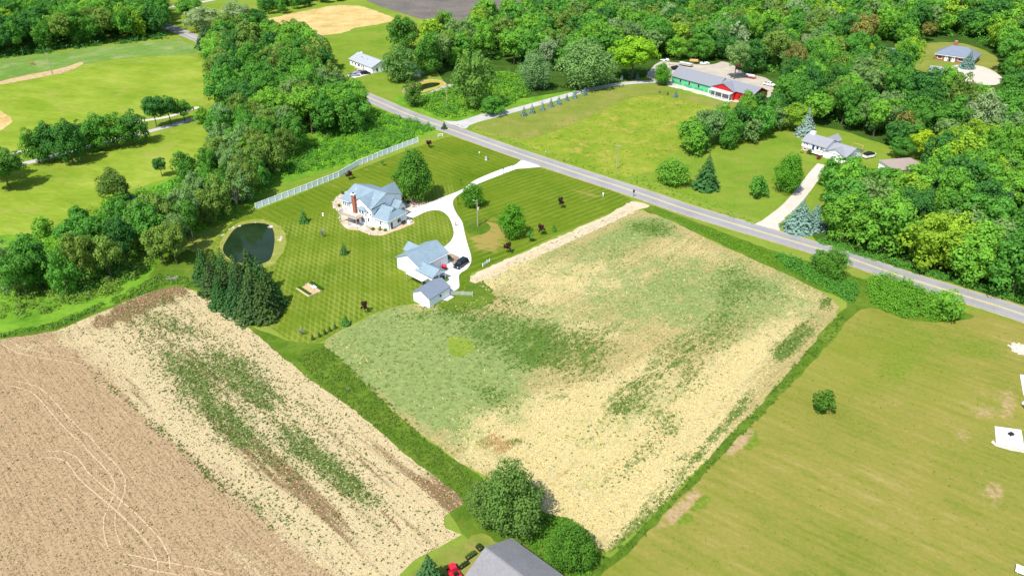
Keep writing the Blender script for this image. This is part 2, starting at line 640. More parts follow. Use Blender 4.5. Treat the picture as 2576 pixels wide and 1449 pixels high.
def lawn_material():
    n = NT("striped_lawn")
    P = n.world()

    def band(ang_dir, sp, w, ph=0.0):
        nx, ny = -math.sin(ang_dir), math.cos(ang_dir)
        d = n.new('ShaderNodeVectorMath', operation='DOT_PRODUCT')
        n.put(d.inputs[0], P)
        d.inputs[1].default_value = (nx / sp, ny / sp, 0)
        wob = n.math('MULTIPLY', n.math('SUBTRACT', n.noise(0.12, 2, 0.5), 0.5), 0.5)
        f = n.math('FRACT', n.math('ADD', n.math('ADD', d.outputs['Value'], ph), wob))
        a = n.math('ABSOLUTE', n.math('SUBTRACT', f, 0.5))
        return n.step(a, w, w + 0.10), n.step(f, 0.0, 1.0)
    zz = zq(820, 680, 7.156)
    dA = at(*zz(2130, 1400)) - at(*zz(2110, 220))
    dB = at(*zz(2100, 590)) - at(*zz(1580, 330))
    z7 = lambda x, y: q(2, 1, x, y)
    dC = at(*z7(700, 500)) - at(*z7(150, 700))
    zf = zq(1000, 400, 7.58)
    dD = at(*zf(1000, 900)) - at(*zf(650, 750))
    A, _ = band(math.atan2(dA.y, dA.x), 1.25, 0.27)
    B, _ = band(math.atan2(dB.y, dB.x), 1.45, 0.29)
    A2, _ = band(math.atan2(dA.y, dA.x), 4.3, 0.2, 0.3)
    C, _ = band(math.atan2(dC.y, dC.x), 2.2, 0.25)
    D, _ = band(math.atan2(dD.y, dD.x), 2.2, 0.28)
    big = n.noise(0.05, 4, 0.65)
    fine = n.noise(2.4, 3, 0.7)
    midn = n.noise(0.5, 4, 0.7)
    f = n.math('ADD', n.math('MULTIPLY', big, 0.5), n.math('ADD', n.math('MULTIPLY', fine, 0.3), n.math('MULTIPLY', midn, 0.25)))
    col = n.ramp(f, [(0.38, (0.052, 0.10, 0.006)), (0.52, (0.083, 0.135, 0.009)), (0.68, (0.13, 0.16, 0.016))])
    cross = n.math('ADD', n.math('MULTIPLY', A, 0.65), n.math('MULTIPLY', B, 0.65))
    cross = n.math('MULTIPLY', n.math('ADD', cross, n.math('MULTIPLY', A2, 0.25)), n.attr('cross'))
    front = n.math('MULTIPLY', D, n.attr('front'))
    side = n.math('MULTIPLY', C, n.attr('side'))
    lines = n.math('ADD', cross, n.math('MULTIPLY', n.math('ADD', front, side), 0.5))
    lines = n.math('MULTIPLY', lines, n.math('ADD', 0.45, n.math('MULTIPLY', midn, 0.75)), True)
    col = n.mix(n.math('MULTIPLY', lines, n.math('ADD', 0.2, n.math('MULTIPLY', n.step(n.noise(0.09, 3, 0.6), 0.32, 0.62), 0.6))), col, (0.19, 0.222, 0.042))
    dry = n.math('ADD', n.attr('dry'), n.math('MULTIPLY', n.math('SUBTRACT', n.noise(0.35, 5, 0.7, n.mapv(P, 0.4, (0.5, 1.4, 1))), 0.5), 2.6))
    col = n.mix(n.math('MULTIPLY', n.step(dry, 0.4, 1.0), 0.8), col, (0.26, 0.195, 0.06))
    n.bump(fine, 0.4, 0.12)
    return n.fin(col, 1.0, 0.0)


M['lawn'] = lawn_material()


def asphalt(name="asphalt", k=1.0):
    n = NT(name)
    a = n.noise(3.0, 4, 0.7)
    b = n.noise(0.12, 3, 0.6)
    f = n.math('ADD', n.math('MULTIPLY', a, 0.5), n.math('MULTIPLY', b, 0.5))
    n.bump(a, 0.2, 0.03)
    return n.fin(n.ramp(f, [(0.33, (0.20 * k, 0.20 * k, 0.205 * k)), (0.67, (0.285 * k, 0.283 * k, 0.286 * k))]), 0.9, 0.15)


M['asphalt'] = asphalt()
M['asphalt_worn'] = asphalt("worn_asphalt", 0.92)
M['tar'] = flat("tar_patch", (0.06, 0.06, 0.06), 0.8, 0.2)


def simple_ground(name, c1, c2, c3, s1=0.5, s2=3.0, bump=0.4):
    n = NT(name)
    a = n.noise(s1, 4, 0.7)
    b = n.noise(s2, 4, 0.7)
    f = n.math('ADD', n.math('MULTIPLY', a, 0.5), n.math('MULTIPLY', b, 0.5))
    n.bump(b, bump, 0.15)
    return n.fin(n.ramp(f, [(0.38, c1), (0.5, c2), (0.64, c3)]), 1.0, 0.05)


M['yellow'] = simple_ground("yellow_road_paint", (0.46, 0.34, 0.09), (0.53, 0.41, 0.13), (0.58, 0.46, 0.18), 0.6, 4)
M['drive'] = simple_ground("white_concrete", (0.46, 0.445, 0.405), (0.56, 0.545, 0.51), (0.63, 0.615, 0.58), 0.10, 0.9, 0.1)
M['greydrive'] = simple_ground("grey_gravel", (0.30, 0.295, 0.28), (0.37, 0.36, 0.345), (0.42, 0.41, 0.395), 0.2, 3)
M['tandrive'] = simple_ground("tan_concrete", (0.40, 0.355, 0.30), (0.45, 0.40, 0.345), (0.48, 0.435, 0.385), 0.2, 2, 0.1)
M['gravel'] = simple_ground("pale_gravel_track", (0.34, 0.28, 0.175), (0.42, 0.355, 0.24), (0.47, 0.42, 0.31), 0.4, 2.2)
M['yard'] = simple_ground("gravel_yard", (0.29, 0.255, 0.21), (0.36, 0.32, 0.265), (0.42, 0.38, 0.32), 0.15, 2)
M['rubble'] = simple_ground("pale_rubble", (0.38, 0.32, 0.25), (0.49, 0.43, 0.35), (0.58, 0.52, 0.44), 0.4, 2)
M['bed'] = simple_ground("mulch_bed", (0.16, 0.11, 0.075), (0.27, 0.195, 0.14), (0.36, 0.28, 0.21), 0.7, 3)
M['bedstone'] = simple_ground("stone_border", (0.30, 0.22, 0.15), (0.43, 0.33, 0.235), (0.52, 0.43, 0.33), 0.8, 3)
M['darksoil'] = simple_ground("dark_soil", (0.085, 0.08, 0.07), (0.125, 0.11, 0.095), (0.165, 0.145, 0.125), 0.05, 0.7)
M['goldfield'] = simple_ground("cut_hay_field", (0.30, 0.215, 0.07), (0.42, 0.305, 0.12), (0.51, 0.40, 0.19), 0.10, 1.0)
M['bank'] = simple_ground("pond_bank", (0.13, 0.175, 0.025), (0.20, 0.215, 0.045), (0.29, 0.265, 0.095), 0.4, 2)
M['algae'] = simple_ground("yellow_algae", (0.20, 0.20, 0.03), (0.31, 0.26, 0.035), (0.37, 0.32, 0.06), 0.5, 2)
M['dirt'] = simple_ground("bare_dirt", (0.28, 0.20, 0.10), (0.38, 0.275, 0.15), (0.46, 0.36, 0.22), 0.4, 2.5)
M['darkgrass'] = simple_ground("unmown_grass", (0.045, 0.09, 0.008), (0.08, 0.135, 0.012), (0.14, 0.18, 0.03), 0.6, 2)
M['track'] = simple_ground("dusty_tyre_track", (0.33, 0.235, 0.14), (0.41, 0.31, 0.195), (0.48, 0.385, 0.26), 0.8, 4)
M['furrow'] = simple_ground("dark_furrow", (0.13, 0.085, 0.045), (0.18, 0.125, 0.07), (0.26, 0.19, 0.11), 0.5, 2)


def water():
    n = NT("pond_water")
    n.bump(n.noise(0.8, 3, 0.6), 0.06, 0.05)
    return n.fin(n.ramp(n.noise(0.12, 3, 0.6), [(0.35, (0.009, 0.022, 0.008)), (0.7, (0.016, 0.032, 0.012))]), 0.06, 0.14)


M['water'] = water()

# ------------------------------------------------------------------ ground, fields, lawns
me = bpy.data.meshes.new("ground")
me.from_pydata([(-5000, -1500, 0), (5000, -1500, 0), (5000, 8000, 0), (-5000, 8000, 0)], [], [(0, 1, 2, 3)])
me.materials.append(M['base'])
tag(link("ground", me), kind='structure')

L1, L2, L3, L4, L5, L6 = 0.012, 0.024, 0.036, 0.048, 0.06, 0.072
sheet("meadow", [(-60, 190), (0, 205), (60, 190), (200, 165), (330, 148), (470, 140), (520, 170), (545, 260), (500, 270), (380, 285), (300, 320), (100, 340), (50, 370), (0, 400), (-80, 400)], 'meadow', L1, jitter=0.6)
sheet("paddock", [(-60, 168), (0, 152), (130, 136), (260, 118), (430, 104), (470, 108), (500, 130), (470, 137), (330, 146), (200, 163), (60, 188), (0, 203), (-60, 215)], 'paddock', L2, jitter=0.5)
sheet("paddock_track", [q(0, 0, *p) for p in ((0, 820), (240, 760), (480, 715), (700, 660), (790, 625), (840, 640), (640, 730), (520, 750), (280, 800), (0, 850))], 'dirt', L3, jitter=0.5)
sheet("side_meadow", [(-60, 420), (0, 415), (90, 400), (250, 360), (400, 330), (520, 310), (560, 310), (555, 380), (480, 430), (300, 490), (200, 560), (60, 590), (-60, 590)], 'meadow', L2, jitter=0.5)
sheet("straw_patch", [q(0, 0, *p) for p in ((-100, 1080), (0, 1110), (80, 1160), (130, 1215), (60, 1270), (0, 1310), (-100, 1360))], 'goldfield', L3, jitter=0.3)
sheet("hay_field", [(545, 88), (570, 74), (640, 57), (720, 38), (800, 22), (850, 14), (905, 16), (950, 30), (988, 46), (972, 58), (900, 70), (860, 84), (780, 92), (700, 97), (640, 100), (600, 100)], 'goldfield', L2, jitter=0.8)
sheet("dark_field", [(915, 0), (960, 18), (1010, 34), (1100, 60), (1165, 72), (1250, 50), (1360, 20), (1430, -20), (1300, -50), (1000, -60), (830, -40)], 'darksoil', L2, jitter=0.6)
sheet("far_lawn", [(600, 100), (720, 95), (860, 86), (975, 58), (1000, 62), (1010, 120), (960, 160), (1000, 215), (1040, 225), (1120, 215), (1150, 240), (1040, 262), (930, 235), (890, 190), (820, 160), (740, 120)], 'yardgrass', L1, jitter=0.5)
sheet("barn_meadow", [(1185, 325), (1240, 305), (1330, 280), (1450, 245), (1560, 225), (1650, 216), (1720, 240), (1850, 265), (1930, 275), (1880, 320), (1780, 350), (1690, 385), (1680, 415), (1640, 432), (1560, 446), (1520, 436), (1440, 410), (1350, 378), (1250, 345)], 'barnlawn', L2, jitter=0.6)
sheet("mown_border", [(1190, 322), (1240, 303), (1330, 277), (1450, 242), (1560, 222), (1650, 213), (1720, 238), (1850, 262), (1930, 275), (1860, 285), (1740, 255), (1650, 240), (1590, 246), (1470, 300), (1330, 352), (1270, 346), (1210, 330)], 'drylawn', L3, jitter=0.4)
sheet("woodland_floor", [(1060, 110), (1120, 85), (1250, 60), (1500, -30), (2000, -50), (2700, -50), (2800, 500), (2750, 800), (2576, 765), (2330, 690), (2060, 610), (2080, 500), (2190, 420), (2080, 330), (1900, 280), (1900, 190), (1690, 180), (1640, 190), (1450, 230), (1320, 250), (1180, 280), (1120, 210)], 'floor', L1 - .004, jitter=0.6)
sheet("barn_yard", [(1630, 196), (1640, 172), (1662, 156), (1700, 158), (1780, 164), (1820, 156), (1850, 168), (1880, 186), (1925, 196), (1945, 212), (1940, 240), (1930, 255), (1900, 240), (1700, 215)], 'yard', L4, jitter=0.4)
sheet("ranch_yard", [(1650, 440), (1690, 400), (1720, 375), (1850, 345), (1980, 322), (2040, 318), (2120, 330), (2230, 365), (2320, 385), (2310, 430), (2200, 440), (2110, 450), (2085, 470), (2060, 520), (2030, 590), (1990, 582), (1920, 552), (1800, 520), (1720, 490), (1600, 447)], 'yardgrass', L3 + .004, jitter=0.4)
sheet("brick_house_yard", [(2290, 130), (2330, 110), (2420, 110), (2500, 140), (2510, 175), (2470, 200), (2400, 205), (2330, 195), (2300, 170)], 'drylawn', L3, jitter=0.4)
sheet("brick_house_drive", [(2380, 178), (2400, 165), (2470, 168), (2520, 195), (2500, 215), (2420, 205)], 'tandrive', L4, jitter=.2)
sheet("undergrowth_floor", [(700, 470), (640, 520), (560, 560), (500, 590), (430, 610), (380, 690), (300, 760), (150, 805), (0, 850), (-60, 860), (-60, 600), (60, 590), (200, 560), (300, 495), (480, 430), (560, 380), (700, 330), (900, 285), (960, 262), (1120, 325), (1045, 350), (880, 415)], 'brushfloor', L3 - .003, jitter=0.5)
sheet("roadside_brush_floor", [(1120, 325), (1000, 265), (1000, 240), (1050, 240), (1180, 200), (1260, 180), (1330, 200), (1280, 250), (1450, 228), (1280, 275), (1170, 300)], 'brushfloor', L3 - .005, jitter=0.4)
# near land
FR = [(2140, 770), (2200, 770), (2300, 805), (2430, 800), (2440, 780), (2576, 815), (2900, 900), (2900, 1700), (1380, 1700), (1495, 1455), (1560, 1385), (1650, 1300), (1760, 1195), (1850, 1100), (1890, 1060), (1960, 985), (2060, 880), (2110, 830)]
sheet("mown_field", FR, 'drylawn', L1, grid=1.5, jitter=0.3, attrs={
    'dirt': blobs([(1712, 1278, 85, 15, -44, 1.5), (1858, 1112, 46, 17, -40, 1.5), (2480, 1040, 45, 18, 0, 0.7), (2540, 1020, 22, 45, 0, 0.75), (2420, 1095, 40, 18, 20, 0.75), (2240, 1010, 60, 18, 0, 0.5), (2290, 960, 60, 25, -10, 0.38), (2490, 1220, 60, 30, 30, 0.5), (2500, 1255, 30, 35, 0, 0.5), (1960, 985, 10, 5, 0, 0.8), (2100, 1130, 120, 40, 0, 0.1), (2460, 990, 90, 40, 0, 0.4)]),
    'lush': blobs([(2180, 840, 180, 60, 10, 0.5), (2250, 940, 80, 50, -30, 0.6), (2400, 850, 150, 50, 15, 0.4), (1748, 1282, 55, 9, -44, 2.0), (1890, 1108, 12, 26, 20, 2.0), (2350, 1390, 120, 40, 25, 0.25), (2120, 1350, 90, 30, 30, 0.35), (2000, 1060, 60, 30, 0, 0.3), (2480, 880, 80, 30, 0, 0.4), (2420, 1150, 150, 20, 20, 0.4)])})
sheet("ditch_bank", [(420, 620), (500, 640), (530, 700), (600, 800), (680, 840), (740, 860), (820, 865), (850, 890), (930, 960), (1010, 1040), (1080, 1110), (1180, 1180), (1330, 1280), (1440, 1310), (1510, 1400), (1540, 1400), (1640, 1300), (1750, 1190), (1830, 1100), (1930, 985), (2050, 850), (2110, 790), (2130, 760),
      (2040, 720), (1900, 655), (1750, 585), (1620, 535), (1640, 518), (1900, 615), (2150, 695), (2450, 795), (2420, 805), (2300, 808), (2190, 775), (2140, 800), (2080, 870), (1960, 1000), (1860, 1100), (1760, 1205), (1600, 1370), (1500, 1460), (1400, 1500), (1250, 1420), (1180, 1360), (1120, 1270), (1040, 1180), (900, 1060), (760, 950), (660, 860), (560, 780), (480, 730), (300, 800), (140, 850), (0, 880), (-80, 890), (-80, 830), (100, 800), (300, 740), (400, 660)], 'verge', L2, jitter=0.35)

FL = [(-120, 890), (0, 855), (140, 832), (220, 800), (290, 770), (380, 735), (440, 722), (480, 728), (560, 772), (640, 838), (720, 905), (800, 968), (900, 1040), (1000, 1125), (1090, 1195), (1160, 1245), (1165, 1265), (1115, 1300), (1120, 1330), (1160, 1345), (1110, 1375), (1040, 1410), (1000, 1455), (900, 1620), (-300, 1620)]
def straw_L(px, py, X, Y):
    # straw litter covers the ground right of a slanting line; the left part is bare worked soil
    xe = np.interp(py, [800, 863, 935, 1054, 1158, 1318, 1449], [60, 170, 235, 343, 479, 655, 830])
    k = smooth01(px - xe, -50, 100)
    return k * 0.95 + blobs([(120, 868, 130, 16, -6, 0.55), (640, 1420, 160, 60, 0, 0.25)])(px, py, X, Y)


weed_L = blobs([(640, 1040, 340, 105, 38, 0.26), (500, 965, 95, 42, 38, 0.75), (600, 925, 110, 40, 38, 0.6), (640, 985, 120, 34, 38, 0.45), (340, 1030, 150, 9, 42, 0.6), (480, 1150, 110, 10, 44, 0.7), (540, 1215, 90, 10, 44, 0.6), (620, 1265, 110, 14, 42, 0.5), (560, 1060, 140, 36, 38, 0.5), (830, 1180, 130, 34, 38, 0.75), (760, 1120, 120, 30, 38, 0.4), (900, 1230, 80, 24, 38, 0.5), (390, 805, 70, 20, -8, 0.5), (460, 830, 60, 20, 15, 0.5), (420, 880, 90, 40, 30, 0.35), (700, 1290, 120, 24, 40, 0.35), (650, 1120, 140, 40, 38, 0.35), (420, 760, 60, 12, -15, 0.4), (820, 1060, 120, 20, 38, 0.25)])
brown_L = blobs([(350, 770, 110, 25, -22, 0.85), (420, 735, 60, 14, -15, 0.8), (250, 815, 90, 14, -22, 0.5), (1110, 1225, 75, 34, 40, 0.95), (1130, 1285, 50, 30, 0, 0.4), (600, 1100, 220, 40, 40, 0.22), (700, 1180, 220, 40, 40, 0.22), (820, 1100, 230, 14, 38, 0.35), (560, 960, 130, 8, 40, 0.4), (800, 1270, 170, 40, 38, 0.35), (960, 1300, 40, 7, 42, 0.9), (400, 840, 80, 9, 50, 0.6)])


def smooth01(v, a, b):
    t = np.clip((v - a) / (b - a), 0, 1)
    return t * t * (3 - 2 * t)


field_l = sheet("ploughed_field", FL, 'field_left', L3, grid=1.1, jitter=0.25, attrs={'straw': straw_L, 'weed': lambda *a: weed_L(*a) * 1.05 - 0.02 - 0.6 * (1 - straw_L(*a)), 'brown': lambda *a: brown_L(*a) + 0.2 * straw_L(*a), 'haze': blobs([(470, 900, 160, 60, 30, 0.25), (800, 1160, 220, 60, 38, 0.25)])})

FM = [(1188, 702), (1230, 690), (1290, 655), (1400, 605), (1500, 562), (1570, 530), (1620, 532), (1700, 562), (1800, 612), (1900, 655), (1990, 695), (2065, 735), (2105, 762), (2106, 785), (2060, 845), (1990, 930), (1930, 1000), (1850, 1080), (1750, 1185), (1660, 1275), (1590, 1345), (1530, 1390), (1505, 1380), (1480, 1330), (1430, 1305), (1370, 1290), (1330, 1265), (1230, 1200), (1180, 1175), (1110, 1130), (1050, 1085), (985, 1030), (915, 960), (850, 900), (815, 868), (845, 838), (900, 812), (960, 782), (1045, 765), (1090, 772), (1150, 760), (1200, 742), (1240, 755), (1215, 725)]
straw_M = blobs([(1225, 712, 60, 22, -20, 0.8), (1300, 668, 90, 16, -25, 0.7), (1500, 690, 260, 60, -10, 0.45), (1420, 700, 140, 40, 0, 0.5), (1350, 770, 90, 30, 5, 0.5), (1750, 640, 120, 40, 20, 0.35), (1650, 790, 200, 60, -5, 0.3), (1450, 1150, 250, 140, 0, 0.95), (1400, 1040, 200, 60, -20, 0.7), (1650, 1050, 260, 60, -42, 0.55), (1880, 900, 220, 45, -45, 0.85), (1700, 1160, 230, 50, -45, 0.75), (1500, 1280, 120, 70, 0, 0.85), (1260, 1110, 120, 60, 20, 0.45), (1480, 830, 110, 25, 10, 0.5), (900, 900, 120, 15, 38, 0.4), (1600, 960, 140, 40, -40, 0.6), (1240, 1060, 100, 30, 10, 0.5), (1990, 730, 90, 30, 30, 0.3)])
weed_M = blobs([(1640, 575, 62, 20, 5, 1.0), (1290, 850, 130, 60, 5, 0.62), (1200, 800, 110, 36, 0, 0.5), (1430, 860, 130, 50, -10, 0.6), (1400, 925, 110, 32, 10, 0.5), (1500, 900, 60, 40, 0, 0.45), (1845, 725, 50, 62, 10, 0.62), (1805, 842, 75, 48, -30, 0.62), (1700, 880, 70, 40, -30, 0.45), (1610, 985, 105, 44, -35, 0.68), (1560, 1010, 50, 30, 0, 0.4), (1665, 1055, 55, 34, 20, 0.62), (1740, 960, 60, 34, -40, 0.5), (1560, 1190, 70, 30, -30, 0.5), (1640, 1120, 70, 30, -40, 0.4), (1720, 1160, 60, 30, -45, 0.55), (1640, 1285, 100, 26, -45, 0.9), (1560, 1370, 70, 24, -30, 0.9), (2015, 842, 46, 24, -48, 1.0), (1968, 882, 34, 26, -48, 1.05), (1865, 1020, 45, 16, -50, 1.0), (1790, 1110, 90, 14, -47, 0.9), (1930, 730, 80, 36, 20, 0.3), (1260, 1010, 50, 34, 40, 0.55), (1210, 980, 60, 30, 20, 0.35), (1100, 785, 120, 12, -8, 0.6), (1000, 905, 90, 24, 30, 0.3), (2080, 762, 20, 18, 0, 0.95), (1300, 1110, 34, 14, 0, 0.7), (1480, 1090, 60, 20, -20, 0.35), (1400, 1000, 50, 20, 0, 0.3), (1700, 720, 90, 40, 0, 0.2), (1300, 760, 70, 12, 10, 0.4), (1560, 640, 90, 12, -20, 0.3)])
haze_M = blobs([(1020, 880, 220, 110, 10, 1.1), (1130, 950, 200, 90, 20, 0.95), (1250, 860, 200, 80, 0, 0.6), (1640, 700, 330, 90, 5, 0.40), (1800, 780, 220, 100, 10, 0.42), (1500, 790, 250, 60, 0, 0.25), (1300, 690, 200, 40, -25, 0.15), (1560, 1050, 200, 60, -30, 0.3), (1950, 730, 150, 60, 20, 0.3), (1640, 575, 80, 28, 5, 0.6), (1100, 1060, 150, 50, 35, 0.55), (1560, 600, 120, 30, -20, 0.5), (1440, 1220, 80, 30, 0, 0.3)])
brown_M = blobs([(1255, 1118, 50, 24, 0, 1.2), (1330, 890, 100, 40, 0, 0.3), (1480, 880, 80, 30, 0, 0.3), (1700, 800, 120, 30, 0, 0.25), (1390, 1190, 50, 20, 0, 0.3), (1540, 1260, 40, 20, 0, 0.2), (1500, 1030, 100, 20, -30, 0.3)])
field_m = sheet("stubble_field", FM, 'field_mid', L3, grid=1.1, jitter=0.3, attrs={'straw': straw_M, 'weed': lambda *a: weed_M(*a) * 1.0 + 0.02, 'brown': brown_M, 'haze': lambda *a: np.clip(haze_M(*a) * 0.95 + 0.08, 0, 1.1)})
sheet("gravel_track", [(1592, 507), (1634, 520), (1600, 532), (1540, 560), (1450, 603), (1370, 640), (1290, 672), (1240, 700), (1195, 712), (1182, 700), (1230, 672), (1330, 630), (1430, 585), (1520, 545)], 'gravel', L4 + .006, jitter=0.45, step=1.2)
sheet("grass_patch", [q(1, 2, *p) for p in ((1925, 470), (2080, 480), (2195, 570), (2050, 660), (1940, 620))], 'yardgrass', L4, jitter=0.4, step=1.0)

LAWN = [(640, 532), (745, 492), (870, 440), (1000, 388), (1128, 345), (1160, 352), (1230, 375), (1310, 403), (1350, 420), (1440, 447), (1510, 470), (1560, 490), (1592, 506), (1560, 525), (1470, 562), (1380, 600), (1290, 645), (1220, 675), (1185, 688), (1160, 740), (1120, 768), (1045, 762), (960, 780), (900, 808), (845, 835), (800, 862), (735, 858), (690, 830), (640, 800), (560, 745), (500, 670), (530, 620), (570, 575), (600, 550)]


def smooth01(v, a, b):
    t = np.clip((v - a) / (b - a), 0, 1)
    return t * t * (3 - 2 * t)


def is_side(px, py, X, Y):
    return smooth01(px - (1150 + (py - 400) * 0.15), 0, 20) * smooth01(py - (330 + (px - 1128) * 0.37), 0, 12) * (py > 400)


def cross_f(px, py, X, Y):
    return (1 - smooth01(px, 1130, 1160)) * smooth01(py - (540 - (px - 700) * 0.25), 0, 40)


lawn = sheet("lawn", LAWN, 'lawn', L4, grid=1.6, jitter=0.1, attrs={
    'cross': cross_f,
    'side': lambda px, py, X, Y: smooth01(px - 1150, 0, 30) * smooth01(py - (455 - (px - 1150) * 0.2), 0, 20),
    'front': lambda px, py, X, Y: (1 - smooth01(py - (540 - (px - 700) * 0.25), 0, 40)) * 0.7,
    'dry': blobs([(1255, 575, 60, 40, 20, 0.62), (1215, 600, 40, 40, 0, 0.6), (1480, 488, 65, 16, 15, 0.6), (1230, 620, 40, 22, 0, 0.5), (1310, 430, 60, 5, -20, 0.4), (900, 440, 120, 30, -20, 0.35), (1100, 390, 120, 22, 0, 0.3), (1160, 690, 30, 30, 0, 0.35), (985, 620, 50, 14, 0, 0.35), (780, 850, 90, 10, -20, 0.5), (640, 790, 60, 16, 30, 0.3), (1000, 770, 60, 10, -20, 0.5), (880, 790, 60, 8, -25, 0.4)])})

sheet("rough_grass", [(1100, 772), (1140, 752), (1165, 738), (1178, 700), (1195, 695), (1225, 715), (1245, 755), (1200, 775), (1150, 785)], 'verge', L4 + .004, jitter=.4, step=1)
# right hand mown field gets its own streaked look
n_ = NT("mown_field_grass")
P_ = n_.world()
d_ = at(2360, 1380) - at(1900, 1170)
st_ = n_.mapv(P_, -math.atan2(d_.y, d_.x), (0.1, 1.0, 1))
fa, fb, fc, fd = n_.noise(0.05, 4, 0.65), n_.noise(1.3, 4, 0.7), n_.noise(0.7, 3, 0.6, st_), n_.noise(0.018, 3, 0.6)
ff = n_.math('ADD', n_.math('MULTIPLY', fa, 0.4), n_.math('ADD', n_.math('MULTIPLY', fb, 0.3), n_.math('MULTIPLY', fc, 0.35)))
cc = n_.ramp(ff, [(0.36, (0.095, 0.13, 0.016)), (0.48, (0.155, 0.165, 0.028)), (0.58, (0.20, 0.18, 0.042)), (0.70, (0.265, 0.22, 0.08))])
cc = n_.mix(n_.math('MULTIPLY', n_.step(fd, 0.45, 0.65), 0.45), cc, (0.155, 0.185, 0.022))
fe = n_.noise(0.45, 4, 0.7)
lu = n_.math('ADD', n_.attr('lush'), n_.math('MULTIPLY', n_.math('SUBTRACT', fe, 0.5), 1.0))
cc = n_.mix(n_.math('MULTIPLY', n_.step(lu, 0.25, 0.95), 0.8), cc, n_.ramp(fb, [(0.35, (0.075, 0.13, 0.011)), (0.65, (0.13, 0.195, 0.02))]))
di = n_.math('ADD', n_.attr('dirt'), n_.math('MULTIPLY', n_.math('SUBTRACT', n_.noise(0.8, 6, 0.75), 0.5), 1.7))
cc = n_.mix(n_.math('MULTIPLY', n_.step(di, 0.4, 0.95), 0.85), cc, n_.ramp(fb, [(0.35, (0.25, 0.165, 0.08)), (0.65, (0.37, 0.27, 0.155))]))
n_.bump(fb, 0.5, 0.15)
M['field_right'] = n_.fin(cc, 1.0, 0.0)
bpy.data.objects['mown_field'].data.materials[0] = M['field_right']
rl = lambda c, r, pts: [q(c, r, *p) for p in pts]

# ------------------------------------------------------------------ roads and drives
RC = [(3300, 1040), (3000, 923), (2816, 865), (2766, 849), (2628, 806), (2485, 756), (2388, 727), (2250, 686), (2028, 620), (1861, 563), (1676, 503), (1500, 444), (1322, 381), (1190, 334), (1102, 296), (1000, 255), (860, 205), (700, 158), (587, 118), (525, 92), (430, 58), (330, 30)]
RP = [at(x / 1.1646, y / 1.1646) for x, y in RC]
RD = dense(RP, 4.0)
road = strip_obj("main_road", RD, 3.7, 3.7, L6 + .012, 'asphalt')
strip_obj("centre_line", RD, 0.21, 0.21, L6 + .022, 'yellow', road)
for side_pts in ribbon(RD, 1.75):
    strip_obj("wheel_path", side_pts, 0.55, 0.55, L6 + .017, 'asphalt_worn', road)
strip_obj("gravel_shoulder", RD, 4.15, 4.15, L5 - .008, 'dirt')
strip_obj("field_road", dense([at(*p) for p in ((330, 30), (416, 20), (460, 14), (520, 4), (560, -6), (640, -30))], 4), 2.6, 2.6, L4, 'greydrive')
strip_obj("barn_drive", dense([at(*p) for p in ((1160, 318), (1190, 306), (1250, 290), (1330, 268), (1420, 243), (1500, 222), (1580, 210), (1650, 206), (1690, 205))], 3), 2.3, 2.3, L5, 'greydrive')
sheet("barn_drive_mouth", rl(1, 0, ((1860, 1205), (2000, 1215), (2150, 1175), (2300, 1130), (2350, 1160), (2200, 1215), (2130, 1250), (2100, 1290), (1990, 1265), (1900, 1225))), 'greydrive', L4 + 0.004)
strip_obj("ranch_drive", dense([at(*p) for p in ((2072, 415), (2050, 440), (2020, 480), (1985, 520), (1945, 552), (1915, 575))], 3), 2.1, 2.1, L5, 'tandrive')
sheet("ranch_drive_mouth", rl(3, 1, ((-130, 790), (0, 740), (120, 690), (170, 740), (100, 790), (120, 860), (0, 825))), 'tandrive', L5 - 0.005)
drvl = strip_obj("estate_drive", dense([at(*p) for p in ((20, 420), (60, 412), (110, 400), (240, 365), (400, 325), (470, 305), (520, 292), (560, 283), (640, 255), (740, 215))], 3), 1.7, 1.7, L5, 'greydrive')
strip_obj("estate_lane", dense([at(*p) for p in ((10, 390), (40, 384), (80, 378), (200, 345), (330, 310), (420, 295), (500, 270))], 3), 1.3, 1.3, L5, 'tandrive')
g6 = lambda *pts: [q(1, 1, *p) for p in pts]
sheet("concrete_drive", [q(2, 1, 270, 215), q(2, 1, 200, 180), q(2, 1, 100, 155), (1300, 413), (1287, 419)] + g6((2557, 208), (2400, 262), (2180, 358), (2060, 445), (1880, 518), (1700, 585), (1490, 662), (1500, 700), (1515, 745), (1600, 715), (1700, 668), (1800, 652), (1870, 672), (1930, 730), (1968, 830), (1975, 890), (1945, 960), (1870, 1025), (1760, 1100), (1700, 1300), (1790, 1420), (1900, 1520), (1960, 1470), (2028, 1425), (2030, 1295), (2110, 1235), (2148, 1170), (2146, 1100), (2118, 1010), (2088, 900), (2058, 770), (2000, 680), (1968, 600), (1978, 540), (2050, 480), (2200, 398), (2400, 318), (2557, 258)) + [q(2, 1, 100, 225)], 'drive', L5, step=1.0)
sheet("concrete_apron", [q(2, 1, 0, 245), q(2, 1, 100, 158), q(2, 1, 290, 222)], 'drive', L5 + .002, curve=False)
gz = zq(1140, 690, 6.587)
sheet("planting_island", [gz(*p) for p in ((1108, 420), (1180, 352), (1280, 385), (1365, 432), (1358, 472), (1300, 530), (1248, 578), (1185, 500))], 'bed', L6 + .005, step=0.6)
sheet("planting_island", [gz(*p) for p in ((935, 825), (1010, 780), (1060, 780), (1165, 850), (1060, 915), (1000, 870))], 'darkgrass', L6 + .005, step=0.6)
hz = zq(960, 520, 8.05)
